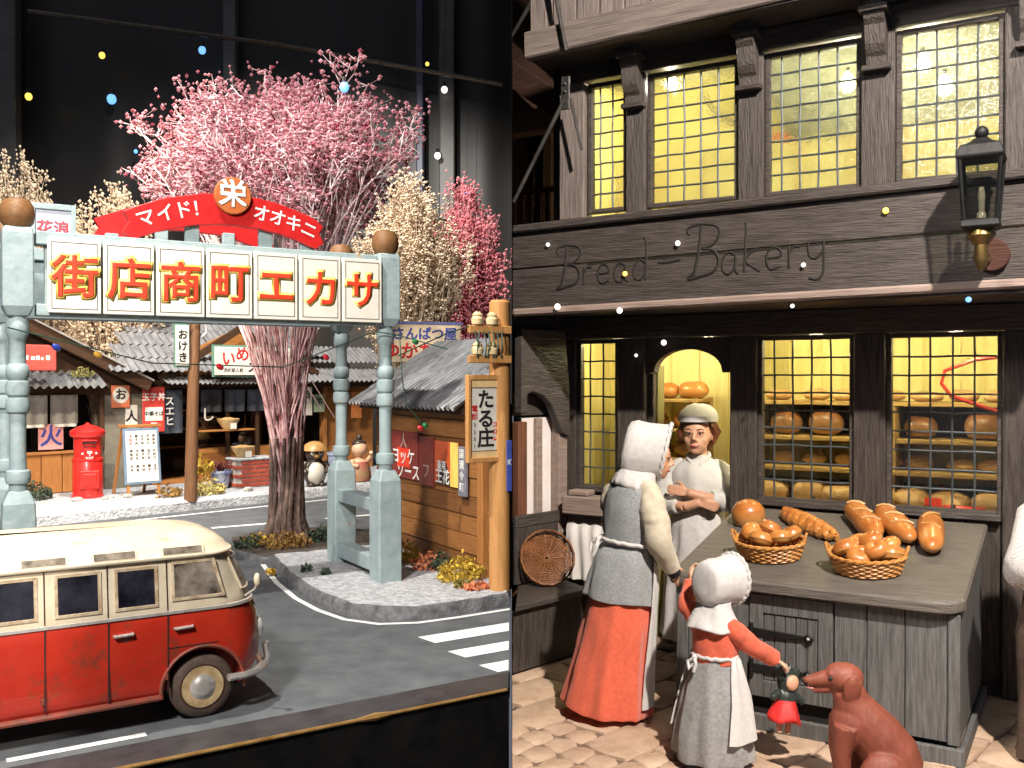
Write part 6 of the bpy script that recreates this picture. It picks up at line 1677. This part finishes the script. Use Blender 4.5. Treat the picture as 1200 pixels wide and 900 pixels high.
def gown(rings, pleat=0.0, n=56, k=11, seed=0, cap=True):
    """rings: (z, rx, ry, cx, cy, pleat share)"""
    out = []
    for z, rx, ry, cx, cy, p in catmull(rings, 5):
        out.append([(cx + rx * math.cos(t) * (1 + pleat * p * (math.sin(k * t + seed + 2 * z) + .5 * math.sin((k * 1.7) * t + seed * 2))),
                     cy + ry * math.sin(t) * (1 + pleat * p * (math.sin(k * t + seed + 2 * z) + .5 * math.sin((k * 1.7) * t + seed * 2))),
                     z + .006 * p * math.sin(3 * t + seed)) for t in [6.28319 * j / n for j in range(n)]])
    return wrinkle(MB().loft(out, cap, cap), .012, (9, 9, 5), seed + 3)

def sleeve(pts, rads, n=24, amp=.010, seed=1):
    c = catmull([tuple(p) + (r,) for p, r in zip(pts, rads)], 5)
    return wrinkle(MB().tube([p[:3] for p in c], [max(.004, p[3]) for p in c], n), amp, (13, 13, 20), seed)

def panel(rings, a0, a1, off, th=.006, n=22, wav=.0):
    """part of a gown surface between angles a0..a1, pushed out by off"""
    rows = []
    for z, rx, ry, cx, cy, sp in rings:
        f, b = [], []
        for i in range(n + 1):
            t = R_(a0 + (a1 - a0) * (.5 + (i / n - .5) * sp))
            w = off + wav * math.sin(i * 1.3)
            f.append((cx + (rx + w) * math.cos(t), cy + (ry + w) * math.sin(t), z)); b.append((cx + (rx + w - th) * math.cos(t), cy + (ry + w - th) * math.sin(t), z))
        rows.append(f + b[::-1])
    return wrinkle(MB().loft(rows), .008, (9, 9, 5), 5)

def bonnet(par, c, r, m, depth, back=.80, tilt=0.0, zs=1.05):
    """cap: gathered back, deep brim; opens towards +y"""
    x, y, z = c
    n = 40; rings = []
    prof = [(-depth * .56, r * .30 * back), (-depth * .56, r * .78 * back), (-depth * .50, r * .98 * back), (-depth * .34, r * 1.06 * back), (0, r * (back + 1) / 2 * 1.02), (depth * .44, r * 1.06), (depth * .50, r * 1.10)]
    for yy, rr in prof:
        ring = []
        for k in range(n):
            t = 6.28319 * k / n
            g = 1 + (.025 * math.sin(k * 2.4) if yy < -depth * .3 else 0)
            zz = math.sin(t) * rr * g * zs
            if zz < 0: zz *= .92
            ring.append((x + math.cos(t) * rr * g * .92, y + yy + tilt * math.sin(t) * rr, z + zz))
        rings.append(ring)
    inner = [[(x + (px - x) * .94, py - .004, z + (pz - z) * .94) for px, py, pz in rg_] for rg_ in rings[::-1]]
    b = part(par, 'bonnet', MB().loft(rings + inner[:4], True, False), m, smooth=True, angle=70)
    rf = MB(); m_ = 84
    rf.tube([(x + math.cos(6.28319 * k / m_) * r * 1.10 * .92, y + depth * .50 + tilt * math.sin(6.28319 * k / m_) * r * 1.1 + .004 * math.sin(k * 1.5), z + math.sin(6.28319 * k / m_) * r * 1.09 * zs * (1 if k < 42 else .92) + .002 * math.cos(k * 1.5)) for k in range(m_ + 1)], .0095, 7, False)
    part(b, 'ruffle', rf, m, smooth=True)
    return b

# ---- adult customer, seen from behind
w1 = thing('person', 'woman in white bonnet, grey tunic and coral skirt with her back turned', 'person', RF, (.265, -1.45, 0))
w1.rotation_euler = (Euler3((0, 0, R_(-60))) @ Euler3((R_(-7.5), R_(2.0), 0))).to_euler()
bm_ = MB()
HC = (0, .078, 1.445)
hm = MB(); head(hm, HC, .105); TH = R_(-40)
bm_.add([(x * math.cos(TH) - y * math.sin(TH), x * math.sin(TH) + y * math.cos(TH), z) for x, y, z in hm.v], hm.f)
bm_.tube([(0, .02, 1.36), (0, .01, 1.28)], [.05, .055], 10)
bm_.loft([[(rx * math.cos(6.28319 * j / 20), cy + ry * math.sin(6.28319 * j / 20), z) for j in range(20)] for z, rx, ry, cy in ((.55, .15, .13, 0), (.85, .16, .135, 0), (.98, .125, .105, 0), (1.15, .16, .125, 0), (1.24, .13, .10, 0), (1.29, .07, .06, 0))])
for s in (-1, 1):
    bm_.tube([(s * .075, 0, .62), (s * .075, .02, .34), (s * .075, 0, .08)], [.075, .055, .038], 12)
    bm_.tube([(s * .075, -.02, .05), (s * .075, .05, .045), (s * .075, .13, .03)], [.042, .040, .028], 10)
RA = [(.145, .0, 1.235), (.225, .03, 1.00), (.205, .17, .845)]
LA = [(-.15, .0, 1.25), (-.215, .06, 1.00), (-.14, .23, .90)]
for A in (RA, LA):
    bm_.tube([Vector(A[0]).lerp(Vector(A[1]), .22)] + list(A[1:]), [.036, .038, .030], 10)
hand(bm_, RA[2], (-.05, .75, -.65), (1, 0, 0), .95, .7, -1)
hand(bm_, LA[2], (.3, .9, -.2), (-.6, 0, .8), .95, .6, 1)
bd = fused(w1, 'body', bm_, SKIN, .0075, 3)
face_bits(w1, HC, .105)
part(w1, 'hair', MB().ell((0, .035, 1.475), (.098, .118, .100), 18, 12).ell((0, .02, 1.41), (.07, .06, .08), 14, 10), HAIRK, smooth=True)
SK = [(.035, .262, .25, 0, -.01, 1.0), (.06, .265, .252, 0, -.01, 1.0), (.25, .242, .228, 0, -.008, .9), (.45, .215, .200, 0, -.005, .7), (.62, .196, .178, 0, -.01, .5), (.78, .18, .16, 0, -.01, .3), (.95, .14, .12, 0, 0, .1)]
SK = [(z, rx * .95, ry * .95, cx, cy, p) for z, rx, ry, cx, cy, p in SK]
part(w1, 'skirt', gown(SK, .045, 72, 8, 1), CORAL, smooth=True, angle=70)
TU = [(.640, .222, .208, 0, -.012, 1.0), (.655, .224, .210, 0, -.012, 1.0), (.76, .208, .194, 0, -.012, .7), (.88, .182, .165, 0, -.008, .4), (.955, .158, .142, 0, 0, .2), (1.02, .166, .150, 0, 0, .1), (1.14, .180, .158, 0, 0, 0), (1.24, .172, .136, 0, -.004, 0), (1.295, .13, .105, 0, -.004, 0), (1.325, .085, .08, 0, 0, 0)]
TU = [(z, rx * .92, ry * .92, cx, cy, p) for z, rx, ry, cx, cy, p in TU]
part(w1, 'tunic', gown(TU, .03, 60, 6, 2), WOOL, smooth=True, angle=70)
AP = [(.10, .262, .25, 0, -.008, 1.05), (.30, .238, .224, 0, -.006, 1.0), (.62, .216, .202, 0, -.01, .95), (.78, .208, .194, 0, -.012, .9), (.90, .180, .163, 0, -.006, .82), (.965, .160, .146, 0, 0, .75)]
AP = [(z, rx * .95, ry * .95, cx, cy, p) for z, rx, ry, cx, cy, p in AP]
part(w1, 'apron', panel(AP, 14, 166, .014, .006, 30, .004), LINEN, smooth=True, angle=70)
part(w1, 'apron_band', MB().tube([(.168 * math.cos(R_(t)), .151 * math.sin(R_(t)), .962 + .004 * math.sin(t)) for t in range(0, 361, 10)], .011, 8, False), LINEN, smooth=True)
kn = MB().ell((-.075, -.150, .955), (.022, .018, .018), 10, 8).tube([(-.075, -.155, .955), (-.11, -.17, .93), (-.10, -.18, .88)], [.010, .012, .008], 6).tube([(-.07, -.155, .955), (-.05, -.175, .92), (-.06, -.185, .86)], [.010, .012, .008], 6)
part(w1, 'apron_bow', kn, LINEN, smooth=True)
for A in (RA, LA):
    a, b, c = [Vector(p) for p in A]
    s = 1 if a.x > 0 else -1
    pts = [a + V(-s * .085, 0, .055), a + V(-s * .035, 0, .040), a + V(s * .012, 0, -.02), a + V(s * .035, 0, -.08), a.lerp(b, .6) + V(s * .012, 0, 0), b + V(s * .004, 0, .0), b.lerp(c, .5), b.lerp(c, .88), b.lerp(c, .96)]
    part(w1, 'sleeve', sleeve(pts, [.036, .056, .068, .074, .076, .068, .060, .050, .040]), CREAMC, smooth=True, angle=70)
part(w1, 'cuff', MB().tube([Vector(RA[1]).lerp(Vector(RA[2]), .92), Vector(RA[2]) + V(0, .02, -.02)], [.042, .036], 12), mat('black_cuff', (.012, .012, .014), rough=.7), smooth=True)
bonnet(w1, (0, .030, 1.48), .114, LINEN, .22, 1.0, .13, zs=1.32)
part(w1, 'bonnet_curtain', gown([(1.268, .128, .118, 0, -.01, 1), (1.285, .132, .122, 0, -.01, 1), (1.32, .122, .112, 0, -.01, .6), (1.36, .112, .105, 0, .0, .3)], .03, 48, 12, 0), LINEN, smooth=True)
for s in (-1, 1):
    sh = MB().loft([[(s * .075 + w * math.cos(6.28319 * k / 16), yc + d * math.sin(6.28319 * k / 16), z) for k in range(16)] for z, w, d, yc in ((.004, .046, .105, .055), (.03, .048, .108, .055), (.06, .042, .08, .03), (.085, .036, .05, .0))])
    part(w1, 'shoe', sh, SHOE, smooth=True)

for o_ in list(w1.children):
    if o_.name.split('.')[0] in ('eye', 'eyebrow', 'mouth', 'hair', 'bonnet'):
        o_.rotation_euler = (0, 0, TH)
# ---- child
g1 = thing('person', 'small girl in white bonnet and grey skirt holding out a doll', 'person', RF, (1.01, -1.80, 0))
g1.rotation_euler = (0, 0, R_(-52))
bm_ = MB()
HC = (0, .045, .855)
head(bm_, HC, .088)
bm_.tube([(0, .015, .79), (0, .005, .72)], [.038, .042], 10)
bm_.loft([[(rx * math.cos(6.28319 * j / 20), ry * math.sin(6.28319 * j / 20), z) for j in range(20)] for z, rx, ry in ((.30, .10, .09), (.48, .10, .085), (.58, .105, .085), (.68, .11, .08), (.735, .06, .05))])
for s in (-1, 1):
    bm_.tube([(s * .05, 0, .34), (s * .05, 0, .18), (s * .05, 0, .05)], [.05, .036, .028], 10)
    bm_.tube([(s * .05, -.015, .035), (s * .05, .035, .03), (s * .05, .085, .02)], [.03, .028, .02], 8)
RA = [(.10, .0, .675), (.150, .11, .575), (.185, .225, .505)]
LA = [(-.10, .0, .675), (-.17, -.01, .74), (-.20, .06, .845)]
for A in (RA, LA):
    bm_.tube(A, [.036, .030, .022], 10)
hand(bm_, RA[2], (.3, .8, -.5), (.2, .4, .9), .72, .9, 1)
hand(bm_, LA[2], (0, .3, .9), (-1, 0, 0), .72, .7, 1)
fused(g1, 'body', bm_, mat('doll_skin_pale', (.58, .36, .24), (.68, .46, .32), sc=4, rough=.5, bump=.05), .006, 3)
face_bits(g1, HC, .088)
part(g1, 'hair', MB().ell((0, .03, .875), (.083, .098, .085), 16, 10), HAIRB, smooth=True)
TU = [(.50, .112, .100, 0, 0, .4), (.53, .112, .102, 0, 0, .3), (.60, .120, .104, 0, 0, .1), (.68, .118, .094, 0, 0, 0), (.72, .085, .075, 0, 0, 0), (.745, .055, .055, 0, 0, 0)]
part(g1, 'blouse', gown(TU, .02, 48, 5, 1), CORAL, smooth=True, angle=70)
for A in (RA, LA):
    a, b, c = [Vector(p) for p in A]
    s = 1 if a.x > 0 else -1
    pts = [a + V(-s * .015, 0, .015), a + V(s * .012, .01, -.012), a.lerp(b, .5), b, b.lerp(c, .5), b.lerp(c, .90), b.lerp(c, .95)]
    part(g1, 'sleeve', sleeve(pts, [.040, .052, .050, .046, .042, .040, .030], 20, .008), CORAL, smooth=True, angle=70)
SK = [(.045, .192, .18, 0, -.01, 1), (.06, .194, .182, 0, -.01, 1), (.18, .182, .17, 0, -.01, 1), (.33, .158, .147, 0, -.005, .8), (.46, .122, .112, 0, 0, .5), (.535, .104, .094, 0, 0, .2)]
part(g1, 'skirt', gown(SK, .045, 64, 8, 3), WOOL2, smooth=True, angle=70)
part(g1, 'underskirt', gown([(.012, .175, .165, 0, -.01, 1), (.05, .178, .168, 0, -.01, 1)], .02, 48, 8, 3), mat('navy_cloth', (.012, .014, .025), (.03, .032, .05), rough=.9), smooth=True)
AP = [(.16, .200, .19, 0, -.005, 1.05), (.33, .168, .158, 0, 0, 1.0), (.46, .130, .120, 0, 0, .95), (.535, .110, .100, 0, 0, .85)]
part(g1, 'apron', panel(AP, -25, 205, .012, .006, 30, .006), LINEN, smooth=True, angle=70)
part(g1, 'apron_band', MB().tube([(.112 * math.cos(R_(t)), .102 * math.sin(R_(t)), .532 + .004 * math.sin(t)) for t in range(0, 361, 10)], .010, 8, False), LINEN, smooth=True)
kn = MB().ell((-.03, -.112, .525), (.016, .014, .016), 10, 8).tube([(-.03, -.115, .525), (-.055, -.13, .505), (-.04, -.14, .475), (-.025, -.125, .50)], [.008, .010, .010, .007], 6).tube([(-.03, -.115, .525), (-.005, -.13, .505), (-.012, -.14, .465)], [.008, .010, .007], 6)
part(g1, 'apron_bow', kn, LINEN, smooth=True)
bonnet(g1, (0, .03, .875), .106, LINEN, .195, .94, .04, zs=1.12)
part(g1, 'collar', gown([(.665, .128, .118, 0, -.012, 1), (.675, .130, .120, 0, -.012, 1), (.71, .112, .10, 0, -.008, .5), (.755, .085, .08, 0, 0, .2), (.785, .075, .07, 0, .005, .1)], .03, 48, 9, 0), LINEN, smooth=True)
for s in (-1, 1):
    sh = MB().loft([[(s * .05 + w * math.cos(6.28319 * k / 14), yc + d * math.sin(6.28319 * k / 14), z) for k in range(14)] for z, w, d, yc in ((.003, .032, .072, .035), (.02, .034, .075, .035), (.042, .030, .055, .02), (.06, .026, .035, .0))])
    part(g1, 'shoe', sh, SHOE, smooth=True)
# the doll in her hand
hp = g1.matrix_basis @ V(.20, .27, .47)
d1 = thing('rag_doll', 'tiny doll in black top and red skirt hanging from the hand', 'doll', WF, (hp.x, hp.y, hp.z - .285))
d1.rotation_euler = (R_(-8), R_(14), R_(20)); d1.scale = (1.6, 1.6, 1.6)
DBL = mat('doll_black', (.012, .02, .018), (.035, .045, .04), sc=9, rough=.35)
m_ = MB().ell((0, 0, .125), (.036, .034, .036), 14, 10).ell((0, 0, .075), (.034, .030, .038), 12, 8).tube([(-.03, 0, .09), (-.06, -.01, .07)], [.014, .011], 8).tube([(.03, 0, .09), (.058, -.01, .07)], [.014, .011], 8).ell((-.026, 0, .158), (.014, .010, .014), 8, 6).ell((.026, 0, .158), (.014, .010, .014), 8, 6).tube([(0, 0, .15), (0, .0, .178)], [.01, .006], 6)
fused(d1, 'body', m_, DBL, .005, 2)
part(d1, 'face', MB().ell((-.004, -.026, .125), (.022, .012, .024), 12, 8), SKIN, smooth=True)
part(d1, 'skirt', gown([(.005, .050, .045, 0, 0, 1), (.015, .052, .047, 0, 0, 1), (.05, .040, .036, 0, 0, .5), (.068, .030, .028, 0, 0, 0)], .05, 30, 7, 0), mat('doll_red', (.52, .012, .012), (.62, .03, .02), rough=.6), smooth=True)
for x in (-.016, .016):
    part(d1, 'leg', MB().tube([(x, 0, .02), (x, -.004, -.025)], [.010, .009], 8), SKIN, smooth=True)

# ---- baker in the doorway
b1 = thing('person', 'baker in white cap and shirt with crossed arms in the doorway', 'person', RF, (.225, .13, 0))
fw = math.atan2(-.93, -.36)
b1.rotation_euler = (0, 0, fw - math.pi / 2)
bm_ = MB()
HC = (.005, .035, 1.475)
head(bm_, HC, .128)
bm_.tube([(0, .01, 1.40), (0, -.005, 1.28)], [.055, .062], 12)
bm_.loft([[(rx * math.cos(6.28319 * j / 24), cy + ry * math.sin(6.28319 * j / 24), z) for j in range(24)] for z, rx, ry, cy in ((.50, .16, .13, 0), (.85, .17, .14, 0), (.98, .15, .12, 0), (1.12, .175, .13, 0), (1.23, .185, .115, 0), (1.285, .10, .075, 0))])
for s in (-1, 1):
    bm_.tube([(s * .085, 0, .6), (s * .085, .02, .34), (s * .085, 0, .08)], [.085, .06, .042], 12)
RA = [(.185, .0, 1.20), (.235, .075, .985), (.06, .195, .985), (-.045, .205, 1.02)]
LA = [(-.185, .0, 1.20), (-.235, .075, 1.02), (-.07, .185, 1.055), (.04, .205, 1.085)]
bm_.tube(RA[:3], [.058, .050, .036], 12); bm_.tube([RA[2], RA[3]], [.036, .030], 12)
bm_.tube(LA[:3], [.058, .050, .036], 12); bm_.tube([LA[2], LA[3]], [.036, .030], 12)
hand(bm_, LA[3], (1, .02, .12), (0, 1, .2), 1.0, .18, 1)
hand(bm_, RA[3], (-1, -.05, -.25), (.2, 1, .1), 1.0, .6, -1)
fused(b1, 'body', bm_, SKIN, .0065, 5)
face_bits(b1, HC, .128)
hr = MB().ell((.005, -.005, 1.515), (.108, .115, .095), 20, 12)
for s in (-1, 1):
    for k in range(5):
        hr.tube([(.005 + s * (.075 + .008 * (k % 2)), .055 - .028 * k, 1.545), (.005 + s * .104, .035 - .028 * k, 1.49), (.005 + s * (.098 - .004 * k), .015 - .026 * k, 1.425 + .004 * k)], [.022, .026, .012], 8)
hr.tube([(-.07, .092, 1.545), (0, .112, 1.556), (.07, .092, 1.545)], [.018, .018, .018], 8)
hr.ell((0, -.06, 1.44), (.09, .06, .07), 14, 10)
K_ = 1.14
hr.v = [(x * K_, (y - .035) * K_ + .035, (z - 1.475) * K_ + 1.475 - .008) for x, y, z in hr.v]
part(b1, 'hair', hr, HAIRB, smooth=True)
cp = MB().loft([[(.005 + rx * math.cos(6.28319 * j / 26), cy + ry * math.sin(6.28319 * j / 26) , z + .20 * (cy + ry * math.sin(6.28319 * j / 26)) * sl) for j in range(26)] for z, rx, ry, cy, sl in ((1.560, .106, .118, .01, .0), (1.558, .120, .134, .012, .0), (1.590, .122, .136, .006, .1), (1.622, .104, .118, -.01, .0), (1.650, .074, .085, -.02, 0), (1.664, .035, .04, -.025, 0))])
cp.v = [(x * K_, (y - .035) * K_ + .035, (z - 1.475) * K_ + 1.475 - .008) for x, y, z in cp.v]
part(b1, 'cap', cp, LINEN, smooth=True)
SHR = [(.90, .182, .155, 0, 0, .4), (.98, .170, .140, 0, .005, .4), (1.06, .186, .150, 0, .005, .3), (1.15, .198, .152, 0, .004, .2), (1.22, .195, .130, 0, 0, .1), (1.268, .15, .098, 0, -.002, 0), (1.305, .088, .078, 0, .002, 0), (1.33, .072, .070, 0, .006, 0)]
part(b1, 'shirt', gown(SHR, .018, 56, 7, 2), SHIRT, smooth=True, angle=70)
part(b1, 'collar', MB().tube([(.025, .088, 1.265), (.060, .072, 1.30), (.078, .02, 1.325), (.06, -.05, 1.335), (0, -.07, 1.337), (-.06, -.05, 1.335), (-.078, .02, 1.325), (-.060, .072, 1.30), (-.025, .088, 1.265)], .014, 8), SHIRT, smooth=True)
for A, s in ((RA, 1), (LA, -1)):
    a, b, c = [Vector(p) for p in A[:3]]
    pts = [a + V(-s * .09, 0, .075), a + V(-s * .04, 0, .045), a + V(s * .008, 0, -.02), a.lerp(b, .5) + V(s * .01, 0, 0), b + V(s * .008, 0, -.008), b.lerp(c, .35), b.lerp(c, .68), b.lerp(c, .74)]
    part(b1, 'sleeve', sleeve(pts, [.030, .055, .074, .078, .074, .064, .056, .044]), SHIRT, smooth=True, angle=70)
SK = [(.06, .26, .225, 0, 0, 1), (.10, .262, .227, 0, 0, 1), (.40, .235, .205, 0, 0, 1), (.65, .212, .185, 0, 0, .8), (.82, .192, .168, 0, 0, .5), (.935, .172, .146, 0, 0, .2)]
part(b1, 'skirt', gown(SK, .04, 64, 10, 1), LINEN, smooth=True, angle=70)
for s in (-1, 1):
    sh = MB().loft([[(s * .085 + w * math.cos(6.28319 * k / 16), yc + d * math.sin(6.28319 * k / 16), z) for k in range(16)] for z, w, d, yc in ((.012, .05, .12, .12), (.04, .052, .122, .12), (.075, .046, .09, .09), (.11, .04, .05, .05))])
    part(b1, 'shoe', sh, SHOEB, smooth=True)

# ---- another figure, only its elbow in the picture
f1 = thing('person', 'person in white knitted sleeve cut off by the right picture edge', 'person', WF, (2.67, 4.66, 1.69))
f1.rotation_euler = (0, 0, R_(20))
bm_ = MB()
HC = (0, .04, 1.46); head(bm_, HC, .105)
bm_.tube([(0, .02, 1.37), (0, 0, 1.28)], [.05, .055], 10)
bm_.loft([[(rx * math.cos(6.28319 * j / 20), ry * math.sin(6.28319 * j / 20), z) for j in range(20)] for z, rx, ry in ((.55, .15, .13), (.85, .16, .135), (.98, .135, .11), (1.15, .17, .125), (1.25, .17, .11), (1.31, .08, .07))])
RA = [(.17, 0, 1.22), (.24, .0, .98), (.12, .18, .95)]; LA = [(-.17, 0, 1.22), (-.30, -.06, .98), (-.14, .12, .93)]
for A in (RA, LA): bm_.tube(A, [.055, .045, .032], 10)
hand(bm_, RA[2], (-.8, .5, 0), (0, .3, 1), .95, .5, 1); hand(bm_, LA[2], (.8, .5, 0), (0, .3, 1), .95, .5, -1)
for s in (-1, 1): bm_.tube([(s * .08, 0, .6), (s * .08, .01, .3), (s * .08, 0, .06)], [.08, .055, .04], 10)
fused(f1, 'body', bm_, SKIN, .010, 3)
part(f1, 'hair', MB().ell((0, .01, 1.50), (.10, .115, .10), 16, 10), HAIRK, smooth=True)
KNIT = mat('knit_white', (.60, .57, .54), (.72, .69, .66), sc=20, rough=.9, bump=.8, weave=60, bdist=.004)
part(f1, 'shirt', gown([(.9, .18, .15, 0, 0, .3), (1.0, .165, .14, 0, 0, .2), (1.15, .19, .15, 0, 0, 0), (1.25, .18, .12, 0, 0, 0), (1.31, .09, .08, 0, 0, 0)], .02, 48, 6, 1), KNIT, smooth=True)
for A, s in ((RA, 1), (LA, -1)):
    a, b, c = [Vector(p) for p in A]
    part(f1, 'sleeve', MB().tube([a + V(-s * .02, 0, .03), a + V(s * .01, 0, 0), a.lerp(b, .6), b + V(s * .012, 0, .01), b + V(s * .005, .02, -.02), b.lerp(c, .5), b.lerp(c, .9)], [.06, .082, .090, .092, .085, .075, .05], 20), KNIT, smooth=True, angle=70)
part(f1, 'skirt', gown([(.03, .21, .20, 0, 0, 1), (.3, .205, .19, 0, 0, .8), (.65, .21, .19, 0, 0, .5), (.95, .165, .14, 0, 0, .1)], .04, 56, 9, 2), mat('brown_cloth', (.05, .03, .02), (.10, .06, .04), sc=40, rough=.9), smooth=True)

# ---- dog
dg_ = thing('dog', 'reddish brown clay dog sitting beside the shop counter', 'dog', WF, (1.575, 4.30, 1.69))
dg_.rotation_euler = (0, 0, math.atan2(.16, -.98) - math.pi / 2)
DOG = mat('dog_clay', (.145, .034, .019), (.27, .072, .040), sc=5, rough=.6, bump=.5, bsc=34, coat=0, stretch=(1, 1, .35), wear=((.50, .22, .14), .62, 5, .14))
m_ = MB()
m_.tube([(0, -.155, .115), (0, -.115, .19), (0, -.055, .27), (0, .015, .35), (0, .055, .42), (0, .070, .475)], [.110, .125, .118, .104, .082, .070], 18)
m_.ell((0, .045, .32), (.105, .105, .12), 16, 12)
m_.ell((0, .085, .525), (.068, .085, .068), 16, 12)
m_.ell((0, .105, .545), (.052, .065, .048), 14, 10)
m_.tube([(0, .13, .525), (0, .19, .512), (0, .245, .502)], [.044, .034, .024], 12)
m_.ell((0, .252, .506), (.020, .016, .015), 10, 8)
m_.tube([(0, .11, .488), (0, .17, .470), (0, .222, .462)], [.030, .021, .014], 10)
for s in (-1, 1):
    m_.ell((s * .074, .062, .498), (.015, .040, .068), 12, 8, (.25, s * .12, 0))
    m_.tube([(s * .062, .085, .33), (s * .062, .105, .20), (s * .060, .095, .10), (s * .060, .10, .03)], [.058, .040, .030, .028], 12)
    m_.ell((s * .060, .125, .022), (.032, .050, .022), 12, 8)
    m_.ell((s * .115, -.065, .125), (.065, .110, .115), 14, 10, (-.3, 0, 0))
    m_.tube([(s * .125, .02, .12), (s * .125, -.05, .06), (s * .12, -.06, .03)], [.05, .035, .03], 10)
    m_.ell((s * .122, .015, .024), (.034, .075, .024), 12, 8)
    m_.ell((s * .030, .145, .548), (.018, .02, .012), 8, 6)
m_.tube([(0, -.25, .06), (.05, -.33, .03), (.14, -.36, .025), (.22, -.32, .022)], [.035, .028, .022, .012], 10)
fused(dg_, 'body', m_, DOG, .0062, 3)
for s in (-1, 1):
    part(dg_, 'eye', MB().ell((s * .040, .150, .530), (.010, .011, .010), 10, 8), INK, smooth=True)
part(dg_, 'nose', MB().ell((0, .265, .506), (.014, .010, .011), 10, 8), INK, smooth=True)
part(dg_, 'tongue', MB().ell((0, .226, .473), (.013, .026, .006), 10, 8), mat('tongue_pink', (.62, .20, .18), rough=.35), smooth=True)
# ---------------------------------------------------------------- both models end at the dividing panel
import bmesh
bpy.context.view_layer.update()
for o in list(bpy.data.objects):
    if o.type != 'MESH' or o.name.startswith(('divider', 'backdrop', 'road', 'floor')):
        continue
    side = -1 if o in LEFT_OBJECTS else 1
    mw = o.matrix_world
    xs = [(mw @ Vector(c)).x * side for c in o.bound_box]
    if min(xs) > 0.0015:
        continue
    if max(xs) < 0.003:
        bpy.data.objects.remove(o); continue
    me = o.data.copy()
    b = bmesh.new(); b.from_mesh(me)
    inv = mw.inverted()
    co = inv @ V(0.0015 * side, 10, 3); no = (mw.to_3x3().transposed() @ V(side, 0, 0)).normalized()
    r = bmesh.ops.bisect_plane(b, geom=b.verts[:] + b.edges[:] + b.faces[:], plane_co=co, plane_no=no, clear_inner=True)
    ed = [e for e in r['geom_cut'] if isinstance(e, bmesh.types.BMEdge)]
    try:
        bmesh.ops.edgenet_fill(b, edges=ed)
    except Exception:
        pass
    b.to_mesh(me); b.free()
    o.data = me
for o in [o for o in bpy.data.objects if o.type == 'EMPTY' and not o.children]:
    bpy.data.objects.remove(o)
